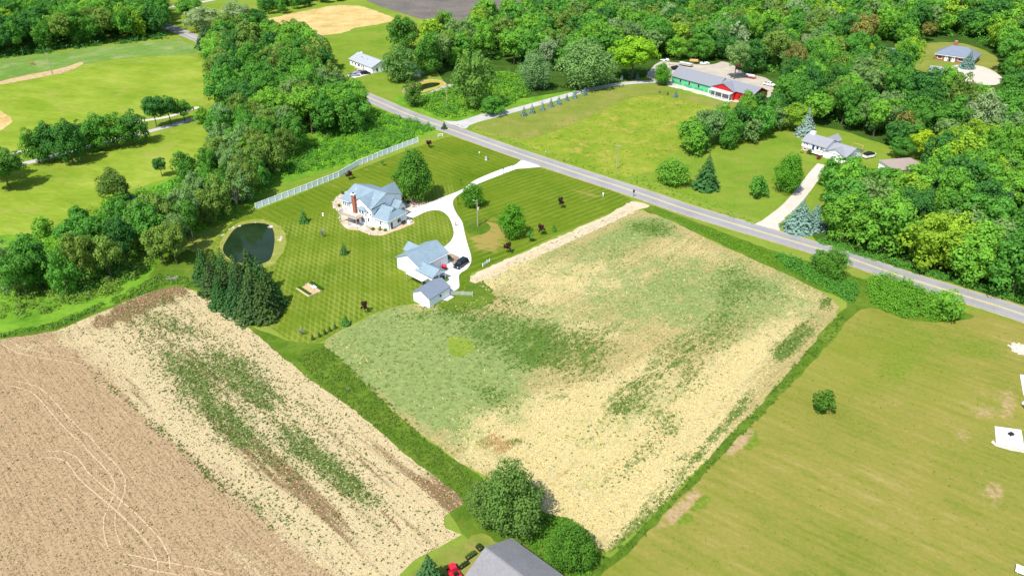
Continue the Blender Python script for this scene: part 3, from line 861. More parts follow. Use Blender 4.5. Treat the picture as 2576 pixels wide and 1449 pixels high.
sheet("house_bed", [hz(*p) for p in ((330, 380), (230, 460), (120, 600), (130, 700), (250, 790), (290, 900), (330, 1100), (480, 1230), (700, 1250), (900, 1320), (1080, 1370), (1260, 1375), (1500, 1300), (1800, 1190), (2050, 1060), (1870, 980), (1700, 900), (1000, 700), (600, 300))], 'bedstone', L5 - .005, jitter=0.12, step=0.8)
sheet("house_bed", [hz(*p) for p in ((1400, 400), (1560, 405), (1760, 480), (2050, 520), (2300, 580), (2280, 640), (2100, 700), (1950, 720), (1750, 780), (1600, 700), (1450, 520))], 'bed', L5 + .004, jitter=0.12, step=0.8)
sheet("front_walk", [hz(*p) for p in ((1690, 620), (1790, 600), (2030, 720), (1870, 800), (1800, 760))], 'tandrive', L6 + .004, step=0.8)
sheet("patio", [hz(*p) for p in ((410, 1030), (620, 930), (880, 1050), (860, 1110), (690, 1195)  )], 'drive', L6, curve=False)
sheet("patio", [hz(*p) for p in ((345, 1130), (540, 1060), (620, 1150), (470, 1205))], 'tandrive', L6 + .006, curve=False)
sheet("patio", [hz(*p) for p in ((700, 1210), (860, 1110), (1010, 1130), (900, 1250))], 'tandrive', L6 + .006, curve=False)
sheet("mulch_circle", g6((2090, 760), (2200, 735), (2320, 790), (2340, 840), (2270, 890), (2150, 900), (2090, 850)), 'verge', L4 + .005, step=0.8)
# ponds
sp_ = zq(640, 640, 4.53)
sheet("pond_bank", [sp_(*p) for p in ((0, 430), (60, 250), (150, 150), (260, 70), (420, 20), (560, 10), (700, 50), (820, 110), (890, 220), (900, 330), (860, 440), (780, 560), (680, 640), (400, 700), (100, 620))], 'bank', L5, jitter=0.25, step=1)
sheet("pond", [sp_(*p) for p in ((60, 395), (120, 270), (200, 160), (300, 95), (420, 68), (560, 65), (660, 85), (720, 140), (745, 250), (740, 360), (715, 480), (660, 570), (480, 620), (250, 580), (100, 500))], 'water', L6, step=1)
w_ = zq(980, 140, 7.156)
sheet("pond_bank", [w_(*p) for p in ((1420, 930), (1480, 830), (1700, 740), (1880, 680), (2100, 670), (2250, 700), (2340, 760), (2280, 810), (2100, 870), (1900, 930), (1700, 960), (1480, 960))], 'dirt', L5, step=1)
sheet("pond_bank", [w_(*p) for p in ((1560, 880), (1700, 770), (1880, 712), (2080, 692), (2230, 712), (2300, 765), (2240, 805), (2080, 860), (1900, 910), (1700, 930))], 'algae', L5 + .006, step=1)
sheet("pond", [w_(*p) for p in ((1640, 880), (1760, 810), (1900, 760), (2060, 738), (2200, 745), (2205, 780), (2100, 825), (1960, 860), (1800, 900))], 'water', L6, step=1)
strip_obj("dirt_path", dense([at(*w_(*p)) for p in ((1900, 1000), (2050, 940), (2250, 850), (2480, 770))], 3), 1.3, 1.3, L5, 'yard')
sheet("white_house_drive", [w_(*p) for p in ((220, 590), (420, 530), (480, 480), (760, 520), (790, 545), (540, 612), (420, 640))], 'drive', L5, curve=False)
# barn front rubble
b_ = zq(1940, 170, 7.576)
sheet("rubble_strip", [b_(*p) for p in ((100, 600), (190, 540), (600, 670), (1000, 760), (1180, 820), (1600, 890), (1900, 960), (1850, 1020), (1500, 960), (1200, 900), (800, 810), (600, 745), (380, 690), (200, 650))], 'rubble', L5, jitter=0.5, step=1)
sheet("bottom_house_yard", [(1000, 1470), (1060, 1418), (1130, 1378), (1185, 1350), (1210, 1340), (1260, 1375), (1300, 1420), (1300, 1560), (950, 1560)], 'drylawn', L3 + .004, jitter=.35, step=1)
# tyre tracks over the ploughed field
TZ = [0]


def trackpair(name, pts, half=0.85):
    C = dense([at(*p) for p in pts], 2.0)
    L, R = ribbon(C, half)
    for side_pts in (L, R):
        P = [Vector((p.x, p.y, 0)) for p in side_pts]
        n = len(P)
        TZ[0] += 1
        strip_obj(name, P, 0.11, 0.10, L4 + .004 * TZ[0], 'track', field_l)


t0 = lambda *pts: [q(0, 2, *p) for p in pts]
t1 = lambda *pts: [q(0, 3, *p) for p in pts]
trackpair("tyre_track", t0((60, 525), (200, 600), (380, 645), (600, 680), (760, 700), (880, 735)))
trackpair("tyre_track", t0((120, 930), (330, 985), (470, 1100), (580, 1230), (700, 1360), (790, 1449)) + t1((830, 60), (930, 180), (1050, 300), (1150, 410), (1200, 500), (1195, 620), (1150, 730), (1095, 850), (1090, 960), (1110, 1060), (1150, 1170)))
trackpair("tyre_track", t1((450, 240), (600, 235), (720, 290), (820, 430), (960, 560), (1130, 700), (1300, 850), (1440, 990), (1560, 1130), (1630, 1270), (1640, 1400)))
trackpair("tyre_track", t1((1250, 1280), (1400, 1310), (1560, 1350), (1750, 1380), (1950, 1420), (2200, 1480)))
# worked furrows
fr = random.Random(5)
FZ = [0]
for (x0, y0, x1, y1, w) in ((500, 930, 620, 1040, .22), (560, 1060, 800, 1250, .16), (690, 1160, 860, 1330, .2), (960, 1285, 1010, 1335, .4), (880, 1120, 1010, 1230, .14)):
    C = [at(x0 + (x1 - x0) * t + fr.uniform(-2, 2), y0 + (y1 - y0) * t + fr.uniform(-2, 2)) for t in np.linspace(0, 1, 14)]
    FZ[0] += 1
    strip_obj("furrow", dense(C, 1.5), w * .5, w * .5, L4 + .0025 * FZ[0] + .034, 'furrow', field_l)

# ------------------------------------------------------------------ vegetation helpers
def quads(name, C, Nn, S, T, asp=0.62, gen=None):
    """leaf-shaped faces: centres, normals, sizes, tone"""
    g = gen or rng
    n = len(C)
    Nn = Nn / np.maximum(np.linalg.norm(Nn, axis=1, keepdims=True), 1e-6)
    a = np.cross(Nn, g.normal(size=(n, 3)))
    a /= np.maximum(np.linalg.norm(a, axis=1, keepdims=True), 1e-6)
    b = np.cross(Nn, a)
    S = S[:, None]
    V = np.stack([C + a * S, C + b * S * asp, C - a * S, C - b * S * asp], 1).reshape(-1, 3).astype(np.float32)
    me = bpy.data.meshes.new(name)
    me.vertices.add(4 * n)
    me.vertices.foreach_set('co', V.ravel())
    me.loops.add(4 * n)
    me.loops.foreach_set('vertex_index', np.arange(4 * n, dtype=np.int32))
    me.polygons.add(n)
    me.polygons.foreach_set('loop_start', np.arange(0, 4 * n, 4, dtype=np.int32))
    me.polygons.foreach_set('loop_total', np.full(n, 4, dtype=np.int32))
    me.update(calc_edges=True)
    at_ = me.attributes.new('tint', 'FLOAT', 'POINT')
    at_.data.foreach_set('value', np.repeat(np.clip(T, 0, 1), 4).astype(np.float32))
    me.materials.append(M['leaf'])
    return me


def unit(n, g):
    v = g.normal(size=(n, 3))
    return v / np.linalg.norm(v, axis=1, keepdims=True)


def broadleaf(seed, shape, nl, per, leaf):
    """crown data for a tree of height 1 and crown width 1: centres, normals, sizes, tones"""
    g = np.random.default_rng(seed)
    zc, rz, rx = {'round': (0.60, 0.39, 0.5), 'tall': (0.58, 0.41, 0.5), 'dome': (0.49, 0.485, 0.5), 'low': (0.47, 0.52, 0.5), 'cone': (0.46, 0.5, 0.5), 'vase': (0.62, 0.37, 0.5)}[shape]
    lob = []
    k = 0
    while len(lob) < nl and k < 5000:
        k += 1
        d = unit(1, g)[0]
        if d[2] < (-0.95 if shape in ('low', 'dome') else -0.75):
            continue
        rad = g.uniform(0.50, 0.86)
        p = d * rad
        if shape == 'cone':
            lim = 0.92 * (1 - (p[2] + 1) / 2) ** 0.75 + 0.10
            rr = math.hypot(p[0], p[1])
            if rr > lim:
                p[:2] *= lim / rr
        if shape == 'vase':
            p[:2] *= 0.55 + 0.5 * (p[2] + 1) / 2
        if shape == 'low':
            p[:2] *= min(1, 0.62 + 0.55 * (1 - abs(p[2] + .35)))
        lob.append(p)
    lob = np.array(lob)
    r = g.uniform(0.17, 0.30, len(lob))
    tone = g.normal(0.5, 0.10, len(lob))
    C, Nn, S, T = [], [], [], []
    for p, rr, tt in zip(lob, r, tone):
        n = int(per * (rr / 0.235) ** 2)
        d = unit(n, g)
        flip = (d[:, 2] < -0.2) & (g.random(n) < 0.6)
        d[flip, 2] *= -1
        out = p / max(np.linalg.norm(p), 1e-6)
        d = d + out * 0.35
        d /= np.linalg.norm(d, axis=1, keepdims=True)
        c = p + d * rr * g.uniform(0.72, 1.08, (n, 1))
        C.append(c)
        nn = d + g.normal(0, 0.30, (n, 3)) + np.array([0, 0, 0.22])
        Nn.append(nn)
        S.append(leaf * g.uniform(0.65, 1.35, n))
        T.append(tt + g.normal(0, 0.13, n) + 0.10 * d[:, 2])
    # inner leaves
    n = int(nl * per * 0.16)
    d = unit(n, g) * g.uniform(0.1, 0.66, (n, 1))
    if shape == 'cone':
        d[:, :2] *= (1 - (d[:, 2:3] + 1) / 2) ** 0.7
    C.append(d)
    Nn.append(unit(n, g))
    S.append(leaf * 1.7 * np.ones(n))
    T.append(np.full(n, 0.5))
    C, Nn, S, T = np.concatenate(C), np.concatenate(Nn), np.concatenate(S), np.concatenate(T)
    C = C * np.array([rx / 1.05, rx / 1.05, rz]) + np.array([0, 0, zc])
    C[:, 2] = np.clip(C[:, 2], 0.01, None)
    return C, Nn, S, T


def conifer(seed, levels, branches, per, leaf, droop=0.25, base=0.04):
    g = np.random.default_rng(seed)
    C, Nn, S, T = [], [], [], []
    for i in range(levels):
        f = i / (levels - 1)
        z = base + (0.97 - base) * f
        R = 0.5 * (1 - f) ** 0.85 * g.uniform(0.88, 1.1) + 0.015
        nb = max(4, int(branches * (1 - f) + 4))
        for j in range(nb):
            t = 2 * math.pi * (j + g.uniform(-.3, .3)) / nb + i * 0.7
            Rj = R * g.uniform(0.78, 1.12)
            k = max(2, int(per * (0.35 + (1 - f))))
            s = g.uniform(0.12, 1.0, k) ** 0.6
            x = np.cos(t) * s * Rj
            y = np.sin(t) * s * Rj
            zz = z - droop * 0.16 * s ** 1.5 * (1 - f) + g.normal(0, 0.008, k)
            w = g.normal(0, 0.030 * (1 - f) + 0.006, k)
            x += -np.sin(t) * w
            y += np.cos(t) * w
            C.append(np.stack([x, y, zz], 1))
            Nn.append(np.stack([np.cos(t) * 0.55 + g.normal(0, .35, k), np.sin(t) * 0.55 + g.normal(0, .35, k), np.full(k, 0.9) + g.normal(0, .3, k)], 1))
            S.append(leaf * g.uniform(0.7, 1.3, k) * (0.55 + 0.6 * (1 - f)))
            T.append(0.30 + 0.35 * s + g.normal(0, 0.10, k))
    return np.concatenate(C), np.concatenate(Nn), np.concatenate(S), np.concatenate(T)


def trunk_data(seed, h, r, limbs, top=0.7, spread=0.3):
    g = random.Random(seed)
    mb = MB()
    p = Vector((0, 0, -0.02))
    k = 4
    for i in range(k):
        q2 = Vector((g.uniform(-.012, .012), g.uniform(-.012, .012), top * (i + 1) / k))
        mb.tube(p, q2, r * (1 - i / (k + .6)), r * (1 - (i + 1) / (k + .6)), 7, i == 0)
        p = q2
    for i in range(limbs):
        z0 = top * g.uniform(0.35, 0.9)
        t = i * 2.4 + g.uniform(-.4, .4)
        e = Vector((math.cos(t) * spread * g.uniform(.5, 1), math.sin(t) * spread * g.uniform(.5, 1), min(0.9, z0 + g.uniform(.12, .3))))
        m = Vector((e.x * .45, e.y * .45, z0 + (e.z - z0) * .55))
        mb.tube((0, 0, z0), m, r * .45, r * .28, 5, False)
        mb.tube(m, e, r * .28, r * .08, 5, False)
    return mb


PROTO = {}


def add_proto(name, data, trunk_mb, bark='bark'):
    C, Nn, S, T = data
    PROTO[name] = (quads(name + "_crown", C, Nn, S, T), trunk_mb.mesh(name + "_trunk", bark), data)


i_ = 0
for shp, cnt in (('round', 4), ('tall', 3), ('dome', 3), ('low', 3), ('vase', 2)):
    for j in range(cnt):
        i_ += 1
        add_proto(shp + str(j), broadleaf(100 + i_, shp, (40, 56, 48, 68)[j % 4], 62, 0.0255), trunk_data(i_, 1, 0.022, 7))
add_proto('fine0', broadleaf(301, 'low', 110, 62, 0.0175), trunk_data(31, 1, 0.02, 9))
add_proto('fine1', broadleaf(302, 'cone', 120, 62, 0.0185), trunk_data(32, 1, 0.022, 9))
add_proto('fine2', broadleaf(303, 'low', 90, 55, 0.021), trunk_data(33, 1, 0.02, 8))
add_proto('sap0', broadleaf(311, 'round', 16, 26, 0.06), trunk_data(34, 1, 0.03, 4))
add_proto('sap1', broadleaf(312, 'vase', 14, 26, 0.06), trunk_data(35, 1, 0.03, 4))
add_proto('bush0', broadleaf(321, 'low', 26, 34, 0.042), trunk_data(36, 1, 0.03, 5))
add_proto('bush1', broadleaf(322, 'low', 30, 34, 0.042), trunk_data(37, 1, 0.03, 5))
add_proto('spruce0', conifer(401, 22, 17, 13, 0.042), trunk_data(41, 1, 0.018, 0, 0.9))
add_proto('spruce1', conifer(402, 20, 16, 14, 0.045, 0.4), trunk_data(42, 1, 0.018, 0, 0.9))
add_proto('spruce2', conifer(403, 24, 15, 12, 0.038, 0.5), trunk_data(43, 1, 0.018, 0, 0.9))
add_proto('small0', conifer(411, 12, 11, 7, 0.075, 0.15), trunk_data(44, 1, 0.025, 0, 0.9))
add_proto('small1', conifer(412, 13, 10, 7, 0.075, 0.25), trunk_data(45, 1, 0.025, 0, 0.9))
add_proto('pine0', conifer(421, 13, 9, 13, 0.055, -0.2, 0.2), trunk_data(46, 1, 0.02, 0, 0.9))
# leafless shrub
g_ = random.Random(3)
_bare = MB()
for i in range(34):
    t = g_.uniform(0, 6.28)
    e = Vector((math.cos(t) * g_.uniform(.1, .48), math.sin(t) * g_.uniform(.1, .48), g_.uniform(.6, 1)))
    m = Vector((e.x * .35, e.y * .35, .38))
    _bare.tube((0, 0, 0.02), m, .022, .014, 4, False)
    _bare.tube(m, e, .014, .005, 4, False)

GREEN = {'mid': (0.080, 0.225, 0.034), 'bright': (0.128, 0.295, 0.036), 'deep': (0.050, 0.158, 0.034), 'grey': (0.135, 0.238, 0.078), 'yellow': (0.19, 0.32, 0.030), 'olive': (0.132, 0.218, 0.042), 'silver': (0.19, 0.275, 0.14),
         'spruce': (0.05, 0.115, 0.04), 'blue': (0.165, 0.265, 0.25), 'paleblue': (0.22, 0.31, 0.335), 'red': (0.055, 0.020, 0.028), 'lime': (0.25, 0.365, 0.022), 'russet': (0.18, 0.18, 0.05), 'pine': (0.055, 0.13, 0.055)}
BROAD = ['round0', 'round1', 'round2', 'round3', 'tall0', 'tall1', 'tall2', 'dome0', 'dome1', 'dome2', 'vase0', 'vase1', 'low0', 'low1', 'low2']
tr_rand = random.Random(11)
N_TREES = {}


def vary(c, a=0.10):
    k = 1 + tr_rand.uniform(-a, a)
    h = tr_rand.uniform(-a, a) * 0.6
    return (c[0] * k * (1 + h), c[1] * k, c[2] * k * (1 - h), 1)


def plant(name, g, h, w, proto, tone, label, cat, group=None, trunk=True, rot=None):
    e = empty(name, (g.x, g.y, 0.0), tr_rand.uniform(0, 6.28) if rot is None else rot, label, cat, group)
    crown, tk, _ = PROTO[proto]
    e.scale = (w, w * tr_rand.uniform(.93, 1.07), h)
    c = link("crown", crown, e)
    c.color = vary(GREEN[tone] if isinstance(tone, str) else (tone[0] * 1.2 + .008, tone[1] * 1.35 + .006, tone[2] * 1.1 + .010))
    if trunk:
        link("trunk", tk, e)
    return e


def tree(bx, by, ty, wpx, proto, tone, label, name="broadleaf_tree", cat="tree", group=None):
    """a plant rooted at (bx, by) on the survey sheet, its top on row ty, wpx wide there"""
    g = at(bx, by)
    h = height_at(g, ty)
    # the far side of the crown shows above the trunk line from up here
    w = wpx * mpp(g)
    h = max(h - 0.05 * w, h * 0.7) * 1.05
    w *= 1.16
    return plant(name, g, h, w, proto, tone, label, cat, group)


ORD = ('first', 'second', 'third', 'fourth', 'fifth', 'sixth', 'seventh', 'eighth')
# ------------------------------------------------------------------ single trees that stand out
tree(1041, 504, 376, 104, 'fine1', (0.05, 0.125, 0.012), "big dense pyramid-shaped maple between the blue-roofed house and the road")
tree(1190, 520, 458, 58, 'fine2', (0.065, 0.165, 0.012), "round green lawn tree beside the light pole at the fork of the white drive")
tree(1289, 598, 508, 68, 'fine2', (0.075, 0.19, 0.012), "egg-shaped bright green tree on the lawn between drive and gravel track")
tree(1283, 1328, 1166, 160, 'fine0', (0.075, 0.125, 0.025), "largest bushy tree in the foreground, touching the grey-roofed house")
tree(1225, 1305, 1215, 110, 'fine2', (0.075, 0.125, 0.028), "leafy grey-green tree leaning out left of the largest foreground tree")
tree(1432, 1418, 1322, 124, 'fine0', (0.055, 0.125, 0.010), "round deep green tree at the bottom corner where the two ditch banks meet")
tree(2067, 1033, 978, 62, 'bush0', (0.055, 0.125, 0.012), "lone round bush in the mown field on the right", "bush", "bush")
tree(1692, 462, 396, 88, 'fine2', (0.105, 0.215, 0.025), "spreading light green tree nearest the road in the ranch house yard")
tree(1774, 474, 388, 62, 'spruce1', (0.04, 0.105, 0.03), "dark conical evergreen beside the spreading light green tree", "evergreen_tree")
tree(1904, 497, 440, 50, 'bush1', 'mid', "smallest round tree standing alone on the ranch house lawn")
tree(1974, 484, 384, 78, 'fine1', (0.075, 0.185, 0.012), "tall egg-shaped tree left of the ranch house drive")
tree(2082, 466, 402, 62, 'fine2', (0.065, 0.16, 0.012), "dense round tree right of the ranch house drive, by the garage")
tree(2135, 470, 408, 80, 'low1', 'yellow', "yellow-green feathery tree in front of the ranch house garage")
tree(2008, 578, 500, 72, 'spruce0', 'blue', "wide blue spruce at the mouth of the ranch house drive", "spruce_tree")
tree(2045, 572, 512, 55, 'spruce2', 'blue', "second blue spruce tucked behind the wide one by the drive", "spruce_tree")
tree(2024, 340, 272, 46, 'spruce0', 'paleblue', "tall blue spruce behind the ranch house chimney", "spruce_tree")
tree(2000, 330, 255, 75, 'round1', 'yellow', "yellow-green round tree behind the blue spruce at the ranch house")
tree(2320, 400, 325, 92, 'round2', 'lime', "lime yellow tree standing out of the wood behind the ranch house")
tree(2118, 604, 486, 112, 'dome1', 'bright', "bright green tree nearest the ranch drive at the front of the roadside wood")
tree(2215, 634, 480, 150, 'low0', 'bright', "broadest bright green tree leaning over the road right of the ranch drive")
tree(2330, 672, 530, 140, 'dome2', 'yellow', "yellow-green spreading tree over the road, second from the broadest")
tree(2440, 706, 555, 140, 'low1', 'bright', "bright spreading tree over the road, third from the broadest")
tree(2545, 742, 570, 150, 'low2', 'mid', "spreading tree over the road at the right edge of the picture")
tree(2232, 488, 418, 74, 'low0', 'yellow', "yellow-green tree before the left end of the brown-roofed building")
tree(2290, 494, 424, 80, 'low1', 'mid', "green tree before the middle of the brown-roofed building")
tree(2335, 484, 412, 74, 'low2', 'bright', "fresh green tree at the right end of the brown-roofed building")
tree(2260, 400, 345, 60, 'round0', 'mid', "dark green tree shading the lawn beside the lime yellow tree")
tree(2432, 172, 128, 34, 'spruce0', 'blue', "blue spruce in front of the brick house", "spruce_tree")
tree(2510, 480, 392, 40, 'spruce2', 'paleblue', "thin pale blue spruce deep in the wood at the right edge", "spruce_tree")
tree(1664, 214, 155, 48, 'fine2', (0.075, 0.185, 0.012), "round green tree at the left end of the green barn")
tree(1590, 198, 90, 118, 'round3', (0.145, 0.265, 0.012), "large bright yellow-green maple at the edge of the wood above the barn drive")
tree(1470, 222, 92, 135, 'fine0', (0.115, 0.185, 0.065), "broad silvery green maple left of the yellow-green maple")
tree(1345, 226, 122, 78, 'fine0', (0.12, 0.195, 0.085), "smaller silvery maple at the left end of the barn drive wood")
tree(1010, 205, 108, 92, 'fine2', (0.085, 0.16, 0.04), "large grey-green shade tree beside the long white house")
tree(1016, 130, 36, 82, 'low2', (0.06, 0.145, 0.02), "tall deep green tree behind the shade tree by the white house")
tree(1042, 268, 200, 66, 'low0', (0.07, 0.14, 0.022), "leaning olive tree on the left shore of the little yellow-rimmed pond")
tree(1195, 276, 108, 106, 'dome0', (0.085, 0.16, 0.035), "tall tree in the scrub between the little pond and the barn drive")
tree(1240, 290, 240, 60, 'low2', 'mid', "bushy tree at the foot of the tall scrub tree by the barn drive")
tree(1080, 190, 80, 75, 'low1', 'mid', "tall leafy tree right of the shade tree, at the wood's left end")
tree(1135, 150, 70, 70, 'low0', 'bright', "fresh green tree in the wood's left end, under the dark field")
tree(513, 310, 268, 46, 'bush0', (0.075, 0.185, 0.012), "clipped round bush beside the grey estate drive", "bush", "bush")
tree(525, 138, 60, 56, 'pine0', 'pine', "dark ragged pine by the road at the upper left", "pine_tree")
tree(508, 78, 8, 90, 'dome0', 'silver', "large silver-leaved willow at the upper left road bend")
tree(482, 60, -10, 60, 'round1', 'mid', "green tree behind the silver willow at the road bend")
tree(592, 62, 2, 72, 'dome2', 'silver', "pale willow beside the far field, right of the silver one")
tree(645, 60, 18, 60, 'low1', 'deep', "dark bush at the right foot of the pale willow")
tree(25, 475, 378, 90, 'round3', (0.055, 0.13, 0.02), "dark tree at the left edge of the picture, end of the estate drive")
tree(-10, 455, 360, 90, 'round1', (0.06, 0.14, 0.02), "dark tree cut by the left edge beside the estate drive")
for k, (bx, by, ty, w, pr, to) in enumerate(((100, 412, 318, 72, 'low0', 'mid'), (140, 405, 305, 70, 'dome1', 'deep'), (185, 412, 300, 80, 'low2', 'deep'), (215, 382, 300, 74, 'dome0', 'deep'), (255, 378, 282, 78, 'low1', 'mid'), (300, 372, 285, 76, 'dome2', 'mid'), (345, 362, 275, 78, 'low0', 'deep'), (395, 322, 242, 66, 'vase0', 'deep'), (430, 314, 240, 62, 'vase1', 'deep'), (465, 305, 252, 46, 'round0', 'mid'))):
    tree(bx, by, ty, w, pr, to, ("%s tree from the left in the dense hedge row along the grey estate drive" % ORD[k] if k < 7 else "%s open-crowned tree at the right end of the estate drive hedge row" % ORD[k - 7]), group="trees lining the estate drive")
tree(300, 520, 418, 88, 'fine2', (0.085, 0.135, 0.025), "dark bronze-green round tree at the lower edge of the left meadow")
tree(475, 470, 375, 66, 'low1', 'mid', "leafy tree at the meadow edge right of the bronze-green tree")
tree(408, 445, 398, 40, 'vase0', 'deep', "small dark flat-topped tree on the left meadow")
tree(292, 515, 495, 28, 'spruce0', 'paleblue', "small powder-blue spruce tip left of its twin in the thicket", "spruce_tree")
tree(335, 512, 488, 32, 'spruce0', 'paleblue', "small powder-blue spruce tip right of its twin in the thicket", "spruce_tree")
for bx, by, ty, w, lab in ((880, 452, 430, 20, "dark red round maple under the fence, left on the front lawn"), (1079, 372, 352, 17, "dark red maple nearest the road end of the white fence"), (1030, 398, 380, 14, "dark red maple peeping out behind the big pyramid maple"), (1411, 525, 496, 16, "dark red sapling alone on the lawn right of the drive"), (1361, 592, 562, 20, "dark red maple beside the gravel track"), (1277, 638, 608, 19, "dark red maple at the lower corner of the side lawn"), (919, 786, 758, 20, "dark red maple at the lawn edge below the sheds")):
    tree(bx, by, ty, w, 'sap0', 'red', lab, "red_maple", group="young red maples")
tree(963, 418, 402, 11, 'sap1', 'mid', "tiny green sapling on the front lawn above the blue roof", "sapling")
tree(1393, 582, 560, 13, 'small0', 'mid', "thin young tree right of the maple by the gravel track", "sapling")
tree(1332, 610, 580, 20, 'sap1', 'mid', "small leafy sapling left of the maple by the gravel track", "sapling")
tree(765, 560, 524, 24, 'small0', (0.055, 0.13, 0.025), "small dark cedar on the lawn right of the pond", "cedar_tree")
tree(866, 640, 608, 21, 'small1', (0.055, 0.125, 0.03), "small soft pine in the middle of the checkered lawn", "pine_tree")
tree(870, 818, 790, 22, 'small0', (0.05, 0.13, 0.025), "young spruce at the lawn corner above the five slim cedars", "spruce_tree")
tree(685, 810, 788, 18, 'sap1', 'bright', "thin staked sapling at the right foot of the spruce grove", "sapling")
tree(1118, 325, 306, 16, 'small1', 'spruce', "small spruce at the fence end beside the road", "spruce_tree")
for k, (bx, by) in enumerate(((787, 855), (804, 848), (818, 841), (830, 834), (844, 827))):
    tree(bx, by, by - 17, 9, 'small1', (0.04, 0.085, 0.02), "%s slim columnar cedar from the left at the lawn's lower corner" % ORD[k], "columnar_cedar", "cedar", "row of five slim cedars")
# leafless shrubs
bare_me = _bare.mesh("bare_twigs", 'pale_bark')
for (bx, by, h, w, lab) in ((812, 597, 3.4, 2.6, "leafless twiggy shrub on the lawn between pond and house"), (875, 985, 1.2, 1.2, "small bare twig bush beside the stubble field's edge"), (760, 842, 2.2, 2.6, "pale thin-leaved shrub at the lawn's lowest corner")):
    g = at(bx, by)
    e = empty("bare_shrub", (g.x, g.y, 0), 0.4, lab, "shrub")
    e.scale = (w, w, h)
    link("twigs", bare_me, e)

for (bx, by, h, w, lab) in ((596, 520, 9.0, 5.5, "bare grey dead tree in the thicket left of the fence"), (452, 640, 8.5, 5.0, "pale dead tree standing in the thicket by the pond corner"), (2160, 200, 13.0, 3.0, "pale leaning dead trunk in the wood right of the barn"), (2300, 600, 9.0, 6.0, "leafless grey tree in the wood right of the ranch drive")):
    g = at(bx, by)
    e = empty("dead_tree", (g.x, g.y, 0), 1.1, lab, "dead tree")
    e.scale = (w, w, h)
    link("branches", bare_me, e)
# spruce grove by the pond
gv = random.Random(21)
GROVE = ["dark spruce %s in the %s row of the grove by the pond" % (o, r) for o, r in (("leftmost", "back"), ("second from the left", "back"), ("third from the left", "back"), ("fourth from the left", "back"), ("fifth from the left", "back"), ("rightmost", "back"), ("leftmost", "middle"), ("second from the left", "middle"), ("third from the left", "middle"), ("fourth from the left", "middle"), ("fifth from the left", "middle"), ("second from the left", "front"), ("third from the left", "front"), ("rightmost", "front"), ("leftmost", "front"), ("rightmost", "middle"))]
for k, (bx, by, ty, w) in enumerate(((520, 706, 622, 62), (548, 700, 628, 58), (572, 715, 622, 62), (600, 722, 640, 66), (635, 712, 620, 66), (662, 735, 642, 66), (540, 735, 655, 64), (575, 752, 665, 66), (612, 760, 655, 72), (645, 768, 660, 76), (680, 775, 678, 66), (600, 785, 690, 70), (640, 798, 690, 84), (668, 800, 705, 74), (560, 768, 690, 60), (697, 768, 700, 50))):
    tree(bx, by, ty, w, ('spruce0', 'spruce1', 'spruce2')[k % 3], (0.036 + gv.uniform(-.006, .012), 0.082 + gv.uniform(-.012, .016), 0.022), GROVE[k], "spruce_tree", group="spruce grove by the pond")

# blue spruces along the barn drive
bs = [(120, 1160, 100), (200, 1135, 100), (303, 1105, 95), (390, 1070, 95), (467, 1045, 90), (547, 1010, 75), (625, 985, 90), (727, 955, 80)]
ordn = ("first", "second", "third", "fourth", "fifth", "sixth", "seventh", "last")
for k, (x, y, h) in enumerate(bs):
    bx, by = q(2, 0, x, y)
    tree(bx, by, by - h / 3.97, h / 3.97 * 0.62, ('small0', 'small1')[k % 2], 'blue', "%s blue spruce from the road in the row below the barn drive" % ordn[k], "spruce_tree", group="young blue spruces along the barn drive")
for k, (x, y, h) in enumerate([(828, 825, 75), (910, 810, 55), (1015, 800, 48), (1097, 798, 55), (1190, 780, 70), (1250, 797, 75)]):
    bx, by = q(2, 0, x, y)
    tree(bx, by, by - h / 3.97, h / 3.97 * 0.66, ('small0', 'small1')[k % 2], 'blue', "%s blue spruce from the left in the row above the barn drive" % ordn[k], "spruce_tree", group="young blue spruces along the barn drive")
for (x, y, h, lab, to) in ((1632, 975, 80, "lone blue spruce on the grass before the green barn wall", 'blue'), (1475, 930, 28, "smallest stunted spruce before the green barn, leftmost of three", 'spruce'), (1555, 950, 34, "stunted spruce between the smallest and the lone blue one before the barn", 'spruce')):
    bx, by = q(2, 0, x, y)
    tree(bx, by, by - h / 3.97, h / 3.97 * 0.6, 'small0', to, lab, "spruce_tree", group="young blue spruces along the barn drive")
tree(1082, 1478, 1394, 78, 'spruce1', (0.055, 0.12, 0.045), "blue-green spruce cut by the bottom edge, left of the red mower", "spruce_tree")

tree(1846, 200, 104, 62, 'vase0', 'grey', "thin grey-green tree standing in the barn yard behind the roof ridge")
tree(1888, 186, 92, 70, 'low0', 'deep', "dark tree at the yard edge right of the thin grey-green tree")
tree(1760, 152, 78, 70, 'low1', 'mid', "leafy tree at the back edge of the barn yard")
tree(1820, 150, 70, 66, 'dome0', 'deep', "dark tree behind the middle of the barn yard")
tree(1700, 148, 88, 60, 'low2', 'bright', "fresh green tree at the back left of the barn yard")
# trees on the near side of the road
tree(2090, 700, 618, 72, 'fine0', (0.065, 0.15, 0.016), "dense dark tree on the near roadside right of the stubble field")
tree(2055, 680, 628, 40, 'tall1', 'mid', "slim tree left of the dense roadside tree")
tree(2370, 800, 728, 84, 'low0', 'bright', "bushy tree at the right end of the near roadside thicket")

